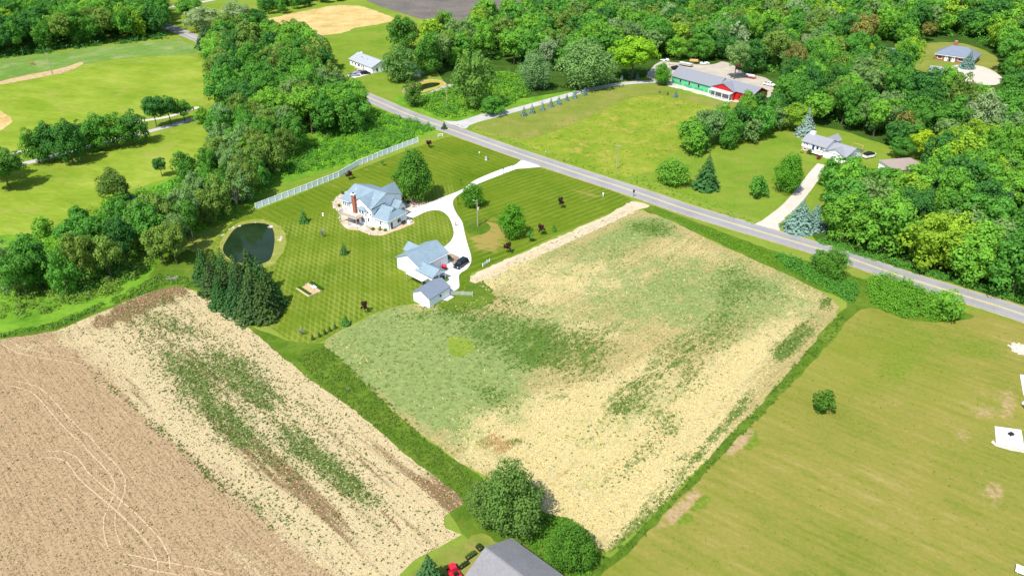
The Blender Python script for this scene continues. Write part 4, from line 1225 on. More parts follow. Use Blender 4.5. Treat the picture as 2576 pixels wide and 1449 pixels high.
# ------------------------------------------------------------------ woods: scattered trees
HOLES = [[(1640, 210), (1640, 150), (1700, 140), (1800, 150), (1870, 140), (1910, 175), (1970, 190), (1975, 260), (1900, 275), (1700, 240)],
         [(2280, 285), (2280, 125), (2350, 95), (2430, 92), (2505, 130), (2530, 180), (2530, 235), (2490, 285)],
         [(2190, 200), (2195, 110), (2240, 105), (2265, 130), (2270, 195)],
         [(1960, 450), (1960, 335), (2030, 326), (2100, 338), (2190, 372), (2250, 392), (2265, 450), (2110, 480)],
         [(2190, 530), (2195, 420), (2230, 400), (2330, 395), (2345, 440), (2320, 530)],
         [(690, 130), (700, 75), (800, 75), (800, 110), (770, 135)]]
HOLES_P = [plan(h) for h in HOLES]


def scatter(poly, spacing, seed, hr, wr, tones, protos, lim=None):
    g = np.random.default_rng(seed)
    P = plan(poly)
    xs = [p[0] for p in P]
    ys = [p[1] for p in P]
    X = []
    gx = np.arange(min(xs), max(xs), spacing)
    gy = np.arange(min(ys), max(ys), spacing * 0.9)
    for r, y in enumerate(gy):
        for x in gx:
            X.append((x + (r % 2) * spacing * .5 + g.uniform(-.36, .36) * spacing, y + g.uniform(-.36, .36) * spacing))
    X = np.array(X)
    ok = inside(P, X[:, 0], X[:, 1])
    for h in HOLES_P:
        ok &= ~inside(h, X[:, 0], X[:, 1])
    ppx = [px_of(x, y, 9) for x, y in X]
    ok &= np.array([(-130 < p[0] < 2700 and -40 < p[1] < 1600) for p in ppx])
    out = []
    tn, tw = zip(*tones)
    tw = np.array(tw) / sum(tw)
    for x, y in X[ok]:
        h = g.uniform(*hr)
        w = h * g.uniform(*wr)
        tone = tn[g.choice(len(tn), p=tw)]
        pr = protos[g.integers(len(protos))]
        if tone == 'pine':
            pr = ('spruce0', 'spruce2', 'pine0')[g.integers(3)]
            w = h * 0.45
        out.append((x, y, h, w, tone, pr))
    return out


MIXED = (('mid', 5), ('bright', 3.5), ('deep', 2.4), ('grey', 1.6), ('yellow', 1.3), ('olive', 1.6), ('silver', .5), ('russet', .2), ('pine', .8))
WOODS = [
    ("tree in the paddock wood", "trees of the paddock wood", scatter([(-140, 165), (0, 145), (140, 130), (260, 111), (360, 105), (425, 94), (440, 80), (405, 30), (370, -30), (-200, -30)], 8.5, 1, (15, 21), (0.6, 0.8), (('mid', 4), ('deep', 4), ('bright', 1.5), ('yellow', .7), ('olive', 1)), BROAD[:12])),
    ("tree in the roadside tree belt", "trees of the roadside belt", scatter([(570, 118), (700, 112), (770, 135), (800, 150), (850, 180), (760, 215), (870, 250), (930, 300), (905, 335), (800, 350), (700, 340), (600, 300), (560, 290), (540, 200)], 7.8, 2, (10, 20), (0.6, 0.95), (('mid', 4), ('deep', 2.5), ('bright', 2), ('grey', 2), ('olive', 2.5)), BROAD[:12])),
    ("tree in the thicket by the white fence", "trees of the fence thicket", scatter([(560, 330), (640, 330), (760, 370), (720, 420), (690, 450), (640, 480), (580, 500), (520, 480), (540, 400)], 7.0, 3, (12, 17), (0.55, 0.75), (('grey', 3), ('mid', 3), ('olive', 3), ('deep', 1)), BROAD[:12])),
    ("tree in the thicket by the ploughed field", "trees of the thicket by the ploughed field", scatter([(0, 790), (60, 790), (150, 775), (270, 735), (370, 680), (420, 620), (470, 590), (420, 600), (330, 610), (270, 645), (200, 675), (100, 705), (0, 710), (-60, 730)], 6.8, 4, (10, 16), (0.55, 0.8), (('grey', 3), ('olive', 3), ('mid', 3), ('deep', 1), ('yellow', .6)), BROAD[:12])),
    ("tree in the open scrub below the left meadow", "low trees of the left scrub", scatter([(60, 600), (110, 575), (220, 545), (330, 510), (420, 500), (500, 500), (480, 560), (330, 545), (250, 590), (120, 620)], 9.0, 5, (5, 8.5), (0.8, 1.1), (('bright', 4), ('mid', 3), ('yellow', 1)), ['low0', 'low1', 'low2', 'dome1', 'round1'])),
    ("tree in the wood above the barn drive", "trees of the wood above the barn drive", scatter([(1065, 130), (1110, 100), (1170, 82), (1260, 62), (1380, 25), (1480, -10), (1560, -40), (1800, -40), (1900, -40), (1900, 120), (1860, 150), (1700, 138), (1640, 150), (1560, 160), (1450, 180), (1330, 190), (1270, 150), (1160, 165), (1090, 190)], 8.6, 6, (9, 21), (0.6, 1.0), MIXED, BROAD[:12])),
    ("tree in the wood right of the barn", "trees of the wood right of the barn", scatter([(1900, -40), (2760, -40), (2760, 350), (2400, 360), (2300, 385), (2220, 365), (2100, 325), (2040, 315), (1960, 285), (1985, 215), (1920, 170)], 9.0, 7, (9, 21), (0.62, 1.05), MIXED, BROAD[:12])),
    ("tree in the belt before the ranch house", "trees between barn meadow and ranch house", scatter([(1700, 388), (1720, 360), (1800, 335), (1880, 300), (1960, 290), (1970, 320), (1950, 345), (1840, 378), (1750, 396)], 7.6, 8, (9, 15), (0.7, 0.95), (('mid', 3), ('grey', 2), ('bright', 2), ('deep', 2)), ['low0', 'low1', 'low2', 'dome0', 'dome1', 'round1', 'tall0'])),
    ("tree in the roadside wood at right", "trees of the right roadside wood", scatter([(2075, 560), (2110, 500), (2220, 480), (2340, 440), (2400, 380), (2480, 340), (2780, 340), (2780, 810), (2576, 752), (2440, 708), (2330, 674), (2200, 636), (2085, 596)], 7.8, 9, (9, 18), (0.7, 1.15), (('bright', 5), ('mid', 4), ('grey', 1.2), ('yellow', 2.2), ('deep', 1.0), ('pine', .5)), BROAD)),
    ("tree in the thicket beside the pond", "trees of the pond thicket", scatter([(560, 440), (640, 400), (720, 440), (660, 490), (590, 530), (545, 560), (520, 600), (470, 650), (410, 695), (370, 690), (400, 620), (450, 560), (520, 500)], 6.8, 11, (11, 16), (0.6, 0.8), (('grey', 2.5), ('mid', 3), ('olive', 3), ('bright', 1.5)), BROAD[:12])),
    ("tree in the hay field hedge", "trees of the hay field hedge", scatter([(668, 48), (720, 34), (800, 14), (860, 4), (850, -20), (690, 8), (660, 30)], 9.0, 10, (8, 13), (0.8, 1.0), (('deep', 3), ('mid', 3)), ['low0', 'low1', 'low2', 'dome0', 'dome1'])),
]
FAR = []
allw = []
for lab, grp, lst in WOODS:
    for t in lst:
        x, y, h, w, tone, pr = t
        allw.append((h / math.hypot(y, CAM_H), lab, grp, t))
allw.sort(key=lambda a: -a[0])
# those of every wood that show largest stand as trees of their own; the far rest of the wood reads as one mass
N_SINGLE = 290
singles, FAR = allw[:N_SINGLE], allw[N_SINGLE:]
TONEW = {'mid': 'green', 'bright': 'fresh green', 'deep': 'dark green', 'grey': 'grey-green', 'yellow': 'yellow-green', 'olive': 'olive green', 'silver': 'silvery', 'russet': 'bronze-green', 'pine': 'dark evergreen'}
ext = {}
for s_, lab, grp, (x, y, h, w, tone, pr) in singles:
    X_, Y_ = px_of(x, y)
    ext.setdefault(grp, []).append((X_, Y_))
named = {}
for s_, lab, grp, t in singles:
    x, y, h, w, tone, pr = t
    X_, Y_ = px_of(x, y)
    xs_ = sorted(p[0] for p in ext[grp])
    ys_ = sorted(p[1] for p in ext[grp])
    fx = sum(v < X_ for v in xs_) / len(xs_)
    fy = sum(v < Y_ for v in ys_) / len(ys_)
    side_ = ("left end", "centre-left", "centre-right", "right end")[min(3, int(fx * 4))]
    row_ = ("back", "middle", "front")[min(2, int(fy * 3))]
    core = lab.split(" in ", 1)[1]
    L_ = "%s tree, %s row, %s of %s" % (TONEW[tone], row_, side_, core)
    named.setdefault((L_, grp), []).append((X_, t))
for (L_, grp), lst in named.items():
    lst.sort(key=lambda a: a[0])
    for k, (X_, (x, y, h, w, tone, pr)) in enumerate(lst):
        pre = {1: ("",), 2: ("left ", "right "), 3: ("left ", "central ", "right "), 4: ("first ", "second ", "third ", "last "), 5: ("first ", "second ", "third ", "fourth ", "last "), 6: ("first ", "second ", "third ", "fourth ", "fifth ", "last "), 7: ("first ", "second ", "third ", "fourth ", "fifth ", "sixth ", "last ")}.get(len(lst), [""] * len(lst))[k]
        plant("evergreen_tree" if tone == 'pine' else "broadleaf_tree", Vector((x, y, 0)), h, w, pr, tone, pre + L_, "tree", grp)
FC, FN, FS, FT = {}, {}, {}, {}
for s_, lab, grp, (x, y, h, w, tone, pr) in FAR:
    C, Nn, S, T = PROTO[pr][2]
    g = np.random.default_rng(int(abs(x * 13 + y * 7)) % 100000)
    k = g.choice(len(C), int(len(C) * 0.42), replace=False)
    a = g.uniform(0, 6.28)
    R = np.array([[math.cos(a), math.sin(a), 0], [-math.sin(a), math.cos(a), 0], [0, 0, 1]])
    c = (C[k] @ R) * np.array([w, w, h]) + np.array([x, y, 0])
    FC.setdefault(tone, []).append(c)
    FN.setdefault(tone, []).append(Nn[k] @ R)
    FS.setdefault(tone, []).append(S[k] * w * 1.55)
    FT.setdefault(tone, []).append(np.clip(T[k] + g.uniform(-.1, .1), 0, 1))
for tone in FC:
    me = quads("distant_wood", np.concatenate(FC[tone]), np.concatenate(FN[tone]), np.concatenate(FS[tone]), np.concatenate(FT[tone]))
    o = link("distant_wood", me)
    o.color = GREEN[tone] + (1,)
    tag(o, kind='stuff')

# ------------------------------------------------------------------ undergrowth, weeds and tufts (nobody could count these)
def clumps(name, pts, rad, hgt, per, leaf, tone, seed, tvar=0.12):
    """leafy clumps at plan points: hemispheres of leaves"""
    g = np.random.default_rng(seed)
    n = len(pts)
    if n == 0:
        return None
    P = np.repeat(np.asarray(pts), per, 0)
    R = np.repeat(g.uniform(rad[0], rad[1], n), per)
    Hh = np.repeat(g.uniform(hgt[0], hgt[1], n), per)
    tn = np.repeat(g.normal(0.5, tvar, n), per)
    d = unit(n * per, g)
    d[:, 2] = np.abs(d[:, 2])
    k = g.uniform(0.6, 1.05, n * per)
    C = np.stack([P[:, 0] + d[:, 0] * R * k, P[:, 1] + d[:, 1] * R * k, d[:, 2] * Hh * k + 0.02], 1)
    Nn = d + g.normal(0, 0.4, d.shape) + np.array([0, 0, .3])
    S = leaf * g.uniform(.6, 1.4, n * per)
    T = tn + g.normal(0, .12, n * per) + .12 * d[:, 2]
    o = link(name, quads(name, C, Nn, S, T), None)
    o.color = (GREEN[tone] if isinstance(tone, str) else (tone[0] * 1.25 + .006, tone[1] * 1.22 + .006, tone[2] * 1.3 + .010)) + (1,)
    tag(o, kind='stuff')
    return o


def fill(poly, n, seed, dens=None, metres=False):
    g = np.random.default_rng(seed)
    P = poly if metres else plan(poly)
    xs = [p[0] for p in P]
    ys = [p[1] for p in P]
    X = g.uniform(min(xs), max(xs), n * 4)
    Y = g.uniform(min(ys), max(ys), n * 4)
    k = inside(P, X, Y)
    if seed in (64, 65):
        for h_ in HOLES_P:
            k &= ~inside(h_, X, Y)
    X, Y = X[k], Y[k]
    if dens is not None:
        dep = Y * math.cos(TH) + CAM_H * math.sin(TH)
        up = Y * math.sin(TH) - CAM_H * math.cos(TH)
        p = dens(1288 + FD * X / dep, 724.5 - FD * up / dep, X, Y)
        kk = g.random(len(X)) < p
        X, Y = X[kk], Y[kk]
    return np.stack([X[:n], Y[:n]], 1)


BR1 = [(700, 450), (640, 500), (540, 560), (470, 600), (430, 600), (480, 560), (560, 500), (640, 440), (760, 370), (900, 320), (950, 285), (1100, 322), (1040, 350), (880, 412)]
clumps("undergrowth", fill(BR1, 900, 31), (.5, 1.3), (.5, 1.7), 34, .22, (0.115, 0.27, 0.014), 31)
clumps("undergrowth", fill(BR1, 260, 32), (1.0, 2.2), (1.2, 3.2), 70, .26, 'mid', 32)
BR2 = [(60, 600), (200, 560), (300, 500), (470, 450), (520, 480), (500, 560), (400, 640), (330, 700), (200, 740), (60, 700), (0, 680)]
clumps("undergrowth", fill(BR2, 800, 33), (.6, 1.5), (.5, 1.8), 36, .24, (0.115, 0.265, 0.014), 33)
clumps("undergrowth", fill(BR2, 240, 34), (1.0, 2.2), (1.2, 3.4), 70, .28, 'mid', 34)
BR3 = [(1060, 245), (1170, 215), (1220, 185), (1330, 190), (1330, 240), (1270, 270), (1170, 295), (1120, 300), (1040, 262)]
clumps("undergrowth", fill(BR3, 700, 35), (.7, 1.8), (.6, 2.2), 36, .32, (0.115, 0.235, 0.016), 35)
clumps("undergrowth", fill(BR3, 160, 70), (1.2, 2.6), (1.4, 3.6), 60, .34, 'mid', 70)
BR4 = [(1950, 640), (2000, 655), (2080, 690), (2160, 725), (2140, 760), (2060, 720), (1980, 675)]
clumps("roadside_brush", fill(BR4, 260, 36), (.6, 1.4), (.8, 2.2), 60, .2, 'mid', 36)
BR5 = [(2185, 705), (2240, 700), (2330, 740), (2415, 775), (2420, 800), (2330, 805), (2250, 790), (2190, 765)]
clumps("roadside_brush", fill(BR5, 360, 37), (.7, 1.6), (1.2, 3.2), 64, .2, (0.085, 0.215, 0.014), 37)
RW = [(2050, 600), (2200, 640), (2330, 680), (2460, 715), (2576, 752), (2576, 765), (2330, 695), (2200, 655), (2060, 612)]
clumps("roadside_brush", fill(RW, 420, 38), (.5, 1.3), (.5, 1.6), 44, .22, 'mid', 38)
LW = [(-40, 840), (0, 840), (130, 815), (300, 745), (400, 690), (470, 700), (480, 725), (430, 715), (280, 765), (140, 825), (0, 850)]
clumps("field_edge_brush", fill(LW, 620, 39), (.3, .9), (.15, .8), 30, .18, (0.08, 0.17, 0.016), 39)
DB = [(820, 872), (850, 895), (930, 965), (1010, 1045), (1080, 1115), (1170, 1178), (1200, 1230), (1180, 1300), (1160, 1250), (1090, 1190), (1000, 1120), (900, 1040), (800, 960), (740, 900)]
clumps("ditch_weeds", fill(DB, 1700, 40), (.15, .5), (.08, .34), 16, .13, (0.075, 0.135, 0.012), 40)
clumps("ditch_weeds", fill([(2110, 790), (2140, 790), (2080, 870), (1960, 1000), (1860, 1105), (1760, 1205), (1600, 1370), (1510, 1440), (1500, 1400), (1580, 1350), (1740, 1190), (1850, 1080), (1950, 970), (2060, 850)], 1500, 41), (.15, .5), (.1, .45), 18, .13, (0.06, 0.125, 0.010), 41)
clumps("ditch_weeds", fill([(1330, 1290), (1440, 1312), (1510, 1400), (1490, 1449), (1400, 1449), (1330, 1400)], 300, 42), (.3, .8), (.2, .9), 26, .16, (0.07, 0.18, 0.012), 42)
clumps("verge_grass", fill([(1640, 525), (1900, 622), (2130, 700), (2120, 745), (2050, 715), (1900, 650), (1750, 580)], 1600, 43), (.2, .7), (.1, .5), 18, .16, (0.085, 0.19, 0.010), 43)
clumps("verge_grass", fill([(1130, 310), (1250, 340), (1350, 372), (1520, 430), (1640, 445), (1800, 515), (1905, 560), (1900, 570), (1640, 478), (1480, 428), (1250, 350)], 900, 44), (.2, .6), (.1, .35), 14, .18, (0.10, 0.215, 0.010), 44)
clumps("understorey", fill([(2285, 262), (2290, 222), (2340, 225), (2480, 232), (2525, 235), (2480, 262)], 120, 61), (1.2, 2.4), (1.0, 2.6), 60, .38, 'bright', 61)
clumps("understorey", fill([(2195, 530), (2195, 475), (2300, 470), (2335, 470), (2320, 530)], 110, 62), (1.2, 2.4), (1.6, 3.6), 60, .34, 'bright', 62)
clumps("understorey", fill([(2075, 590), (2110, 500), (2250, 490), (2420, 420), (2600, 420), (2600, 745), (2440, 700), (2330, 665), (2200, 632)], 700, 63), (1.2, 2.6), (1.2, 4.2), 46, .34, 'mid', 63)
clumps("understorey", fill([(1900, 180), (1985, 215), (1960, 285), (2080, 305), (2200, 330), (2360, 322), (2600, 330), (2600, 60), (2000, 40)], 1100, 64), (1.6, 3.2), (1.5, 5.0), 34, .5, 'mid', 64)
clumps("understorey", fill([(1090, 190), (1160, 165), (1270, 150), (1330, 190), (1450, 180), (1560, 160), (1640, 150), (1700, 138), (1860, 150), (1900, 100), (1600, 20), (1250, 70), (1110, 100)], 800, 65), (1.6, 3.2), (1.5, 5.0), 34, .5, 'mid', 65)
clumps("understorey", fill([(0, 800), (60, 800), (150, 780), (280, 740), (380, 680), (430, 610), (500, 575), (640, 490), (720, 430), (560, 400), (420, 500), (200, 620), (0, 700)], 700, 66), (1.0, 2.2), (1.2, 3.6), 46, .26, 'olive', 66)
clumps("understorey", fill([(560, 290), (700, 340), (800, 352), (905, 338), (935, 300), (860, 235), (700, 150), (560, 150)], 500, 67), (1.4, 2.8), (1.4, 4.2), 40, .36, 'mid', 67)
clumps("understorey", fill([(-60, 165), (0, 148), (140, 133), (260, 114), (360, 108), (428, 96), (400, 60), (0, 100), (-60, 110)], 350, 68), (1.4, 2.8), (1.2, 3.6), 36, .46, 'deep', 68)
# weeds in the two fields
clumps("field_weeds", fill(FL, 15000, 45, lambda *a: np.clip(weed_L(*a) * 1.0 - 0.03 + 0.11 * straw_L(*a), 0.008, 1)), (.08, .32), (.05, .24), 9, .12, (0.05, 0.10, 0.012), 45, .16)
clumps("field_weeds", fill(FM, 9000, 46, lambda *a: np.clip(weed_M(*a) * 1.2 - 0.16, 0.014, 1)), (.10, .36), (.08, .32), 11, .12, (0.056, 0.12, 0.012), 46, .16)
clumps("field_weeds", fill(FM, 2600, 47, lambda *a: np.clip(haze_M(*a) * .8, 0, 1)), (.15, .5), (.06, .2), 9, .16, (0.13, 0.20, 0.05), 47, .12)
# straw litter
def litter(name, pts, size, col, seed):
    g = np.random.default_rng(seed)
    n = len(pts)
    C = np.stack([pts[:, 0], pts[:, 1], np.full(n, .075) + g.uniform(0, .05, n)], 1)
    Nn = g.normal(0, .35, (n, 3)) + np.array([0, 0, 1.0])
    o = link(name, quads(name, C, Nn, size * g.uniform(.5, 1.5, n), g.normal(.5, .2, n), .25), None)
    o.color = col + (1,)
    tag(o, kind='stuff')


litter("straw_litter", fill(FM, 26000, 48, lambda *a: np.clip(straw_M(*a) * .9 + .03, 0, 1)), .24, (0.56, 0.46, 0.24), 48)
litter("straw_litter", fill(FL, 16000, 49, lambda *a: np.clip(straw_L(*a) * .8 + .05, 0, 1)), .20, (0.55, 0.45, 0.29), 49)
litter("soil_clods", fill(FL, 26000, 50, lambda *a: np.clip(.8 - straw_L(*a) * .2, 0, 1)), .15, (0.13, 0.08, 0.04), 50)
litter("soil_clods", fill(FM, 22000, 51, lambda *a: np.clip(.6 - haze_M(*a) * .45, 0, 1)), .15, (0.13, 0.11, 0.035), 51)
# tufts in the mown field
clumps("field_weeds", fill([(2140, 800), (2576, 840), (2640, 1449), (1560, 1449), (1700, 1290), (1900, 1090)], 420, 52), (.1, .4), (.03, .10), 8, .10, (0.13, 0.16, 0.018), 52)
clumps("field_weeds", fill([(1250, 345), (1560, 440), (1690, 385), (1880, 320), (1720, 245), (1590, 240), (1400, 310)], 700, 53), (.2, .7), (.06, .2), 10, .2, (0.15, 0.21, 0.015), 53)
# house planting
hzp = zq(960, 520, 8.05)
for (x, y, r, h, tone, lab) in ((1065, 1240, .75, .8, (0.045, 0.11, 0.015), "dark round shrub in the bed behind the house, left of three"), (1235, 1250, .8, .9, (0.10, 0.17, 0.06), "grey-green shrub in the bed behind the house, middle of three"), (1360, 1265, .75, .8, (0.07, 0.18, 0.012), "bright round shrub in the bed behind the house, right of three"), (1250, 1190, .5, .7, 'deep', "small dark shrub behind the grey-green one at the house"), (350, 395, .7, .9, 'deep', "dark shrub at the far corner of the house bed"), (270, 690, .7, .9, 'mid', "green shrub by the deck's left end"), (1800, 520, 1.0, .8, (0.02, 0.02, 0.02), "dark shrub in the front bed under the big maple"), (1910, 600, .9, .8, (0.025, 0.03, 0.02), "dark shrub in the front bed nearest the drive")):
    g = at(*hzp(x, y))
    plant("garden_shrub", g, h * 1.2, r * 2, 'bush0', tone, lab, "shrub", "shrubs around the house", trunk=False)
rzp = zq(2320, 360, 10.35)
for (x, y, r, h, tone, lab) in ((520, 960, 1.2, 1.7, (0.035, 0.085, 0.012), "dark clipped round shrub before the ranch house door"), (800, 1110, 1.0, 1.2, (0.16, 0.012, 0.03), "red-leaved shrub at the head of the ranch house drive"), (300, 910, 1.0, .9, 'lime', "yellow-green low shrub at the ranch house's left corner")):
    g = at(*rzp(x, y))
    plant("garden_shrub", g, h * 1.2, r * 2, 'bush1', tone, lab, "shrub", None, trunk=False)
for (x, y, r, h, lab) in ((1150, 435, .8, .8, "green shrub on the planting island beside the garage"),):
    g = at(*gz(x, y))
    plant("garden_shrub", g, h, r * 2, 'bush1', 'bright', lab, "shrub", None, trunk=False)

# ------------------------------------------------------------------ building helpers (local frames: x along the long side, y into the house)
def gable_walls(mb, x0, x1, y0, y1, ze, zr, axis='x', z0=0.0):
    """closed block with a gable top; axis = direction of the ridge"""
    if axis == 'x':
        ym = (y0 + y1) / 2
        return mb.prism([(y0, z0), (y1, z0), (y1, ze), (ym, zr), (y0, ze)], 'x', x0, x1)
    xm = (x0 + x1) / 2
    return mb.prism([(x0, z0), (x1, z0), (x1, ze), (xm, zr), (x0, ze)], 'y', y0, y1)


def roof_slab(mb, x0, x1, y0, y1, ze, zr, axis='x', oh=0.35, oe=0.35, th=0.16, lift=0.03):
    """gable roof as a folded slab: oh = overhang at the gable ends, oe = at the eaves"""
    a0, a1, b0, b1 = (x0, x1, y0, y1) if axis == 'x' else (y0, y1, x0, x1)
    bm_ = (b0 + b1) / 2
    sl = (zr - ze) / ((b1 - b0) / 2)
    lo = ze - sl * oe + lift
    prof = [(b0 - oe, lo), (bm_, zr + lift), (b1 + oe, lo), (b1 + oe, lo + th), (bm_, zr + lift + th), (b0 - oe, lo + th)]
    return mb.prism(prof, axis, a0 - oh, a1 + oh)


def hip_roof(mb, x0, x1, y0, y1, ze, zr, oe=0.4, th=0.15, inset=None):
    x0 -= oe; x1 += oe; y0 -= oe; y1 += oe
    ym = (y0 + y1) / 2
    k = inset if inset is not None else (y1 - y0) / 2
    k = min(k, (x1 - x0) / 2 - 0.2)
    vs = [(x0, y0, ze), (x1, y0, ze), (x1, y1, ze), (x0, y1, ze), (x0, y0, ze + th), (x1, y0, ze + th), (x1, y1, ze + th), (x0, y1, ze + th), (x0 + k, ym, zr + th), (x1 - k, ym, zr + th)]
    fs = [(3, 2, 1, 0), (0, 1, 5, 4), (1, 2, 6, 5), (2, 3, 7, 6), (3, 0, 4, 7), (4, 5, 9, 8), (5, 6, 9), (6, 7, 8, 9), (7, 4, 8)]
    return mb.add(vs, fs)


FACES = {'-y': (Vector((1, 0, 0)), Vector((0, -1, 0))), '+y': (Vector((-1, 0, 0)), Vector((0, 1, 0))), '+x': (Vector((0, 1, 0)), Vector((1, 0, 0))), '-x': (Vector((0, -1, 0)), Vector((-1, 0, 0)))}


def window(parent, face, c, w, h, mat='vinyl', pane='glass', name='window', split=False):
    """window on a wall: frame proud of the wall, pane inside, sill below; c = centre on the wall plane"""
    t, nrm = FACES[face]
    c = Vector(c)
    up = Vector((0, 0, 1))
    mb = MB()
    f = 0.09
    for s in (-1, 1):
        mb.obox(c + t * (s * w / 2) + nrm * .03, t * f / 2, nrm * .05, up * (h / 2 + f / 2))
        mb.obox(c + up * (s * h / 2) + nrm * .032, t * (w / 2), nrm * .05, up * f / 2)
    if split:
        mb.obox(c + nrm * .031, t * .03, nrm * .045, up * h / 2)
    o = mb.build(name, mat, parent)
    MB().obox(c + nrm * .02, t * (w / 2 - .02), nrm * .012, up * (h / 2 - .02)).build('pane', pane, o)
    MB().obox(c - up * (h / 2 + .07) + nrm * .07, t * (w / 2 + .08), nrm * .08, up * .03).build('sill', mat, o)
    return o


def door(parent, face, c, w, h, mat='door_dark', frame='vinyl', name='door'):
    t, nrm = FACES[face]
    c = Vector(c)
    up = Vector((0, 0, 1))
    o = MB().obox(c + up * h / 2 + nrm * .03, t * w / 2, nrm * .025, up * h / 2).build(name, mat, parent)
    mb = MB()
    for s in (-1, 1):
        mb.obox(c + up * h / 2 + t * (s * (w / 2 + .05)) + nrm * .03, t * .05, nrm * .05, up * (h / 2 + .1))
    mb.obox(c + up * (h + .05) + nrm * .03, t * w / 2, nrm * .05, up * .05)
    mb.build('frame', frame, o)
    MB().obox(c + up * 1.0 + t * (w / 2 - .12) + nrm * .09, t * .03, nrm * .04, up * .03).build('handle', 'steel', o)
    return o


def frame_of(p0, p1):
    """plan angle of the line p0 -> p1"""
    return math.atan2(p1.y - p0.y, p1.x - p0.x)


# ------------------------------------------------------------------ main house
hA = at(*hz(1440, 1260))
H = empty("farmhouse", (hA.x, hA.y, 0), math.radians(-34), "white house with blue-grey hipped and gabled roofs and a brick chimney", "house")
w = MB()
gable_walls(w, -18.2, -6.0, 0.0, 12.6, 5.5, 8.0, 'x')
w.build('wall', 'siding', H)
gable_walls(MB(), -14.6, -5.8, -0.35, 4.5, 5.0, 7.85, 'y').build('gable_wall', 'siding', H)
Bx(-7.0, 0.0, 0.02, 8.0, 0, 2.85).build('garage_wall', 'siding', H)
gable_walls(MB(), -12.6, -7.4, 12.0, 14.2, 4.6, 7.2, 'y').build('front_gable_wall', 'siding', H)
rf = roof_slab(MB(), -18.2, -6.0, 0.0, 12.6, 5.5, 8.0, 'x').build('roof', 'roof_blue', H)
mbv = MB()
for (x, y, z) in ((-8.2, 3.2, 6.6), (-16, 4.2, 7.3), (-6.6, 2.2, 5.6)):
    mbv.tube((x, y, z), (x, y, z + .55), .09, .09, 8)
mbv.build('vent_pipe', 'vinyl', rf)
roof_slab(MB(), -14.6, -5.8, -0.35, 5.4, 5.0, 7.85, 'y', 0.3, 0.35).build('roof', 'roof_blue', H)
roof_slab(MB(), -12.6, -7.4, 7.0, 14.2, 4.6, 7.75, 'y', 0.3, 0.35).build('roof', 'roof_blue', H)
# garage wing: hipped end with a little gablet
gr = hip_roof(MB(), -9.5, 0.0, 0.02, 8.0, 2.85, 5.3, 0.4, 0.15, 2.6).build('roof', 'roof_blue', H)
gw = MB()
gw.prism([(2.7, 4.2), (5.3, 4.2), (4.0, 5.35)], 'x', -2.3, -1.35)
gw.build('gablet', 'siding', gr)
roof_slab(MB(), -2.6, -1.3, 2.7, 5.3, 4.22, 5.38, 'x', 0.2, 0.15, 0.1).build('gablet_roof', 'roof_blue', gr)
# entrance porch roof at the front
pr_ = roof_slab(MB(), -7.6, -3.0, 7.6, 11.4, 3.0, 5.0, 'x', 0.3, 0.3).build('porch_roof', 'roof_blue', H)
gable_walls(MB(), -7.4, -3.2, 8.0, 11.2, 3.0, 4.95, 'x', 2.7).build('porch_gable', 'siding', H)
for (x, y) in ((-3.3, 11.1), (-5.4, 11.1), (-7.3, 11.1), (-3.3, 8.3)):
    Bx(x - .09, x + .09, y - .09, y + .09, 0, 2.7).build('porch_post', 'vinyl', H)
Bx(-7.2, -3.4, 8.0, 8.1, 0.1, 2.4).build('porch_opening', 'dark', H)
# chimney
ch = Bx(-12.7, -11.5, -1.15, -0.40, 0, 8.6).build('chimney', 'brick', H)
Bx(-12.82, -11.38, -1.27, -0.28, 8.6, 9.0).build('cap', 'concrete', ch)
Bx(-12.35, -11.85, -0.98, -0.58, 9.0, 9.25).build('flue', 'dark', ch)
# bay with its own small roof, rear windows and doors
bay = Bx(-10.6, -8.0, -1.0, -0.36, 0, 4.6).build('bay', 'siding', H)
hip_roof(MB(), -10.6, -8.0, -1.0, 0.0, 4.6, 5.4, 0.3, 0.1, 0.9).build('bay_roof', 'roof_blue', bay)
for (x, z) in ((-17.4, 4.4), (-16.7, 4.4), (-15.9, 4.4), (-15.2, 4.4)):
    window(H, '-y', (x, 0.0, z), 0.5, 1.5)
window(bay, '-y', (-9.8, -1.0, 4.0), 0.8, 1.3)
window(bay, '-y', (-8.7, -1.0, 4.0), 0.8, 1.3)
window(H, '-y', (-7.3, -0.35, 4.0), 0.7, 0.9)
window(H, '-y', (-6.3, -0.35, 3.6), 0.6, 0.8)
window(H, '-y', (-7.3, -0.35, 1.6), 0.7, 1.4)
window(H, '-y', (-8.9, -1.0, 1.5), 1.5, 1.6, split=True)
window(H, '-y', (-2.9, 0.02, 1.7), 0.6, 1.3)
window(H, '+x', (0.0, 4.6, 1.55), 1.5, 1.3, split=True)
door(H, '+x', (0.0, 1.4, 0.1), 0.85, 2.0)
door(H, '-y', (-10.9, -0.38, 2.95), 0.95, 2.0)
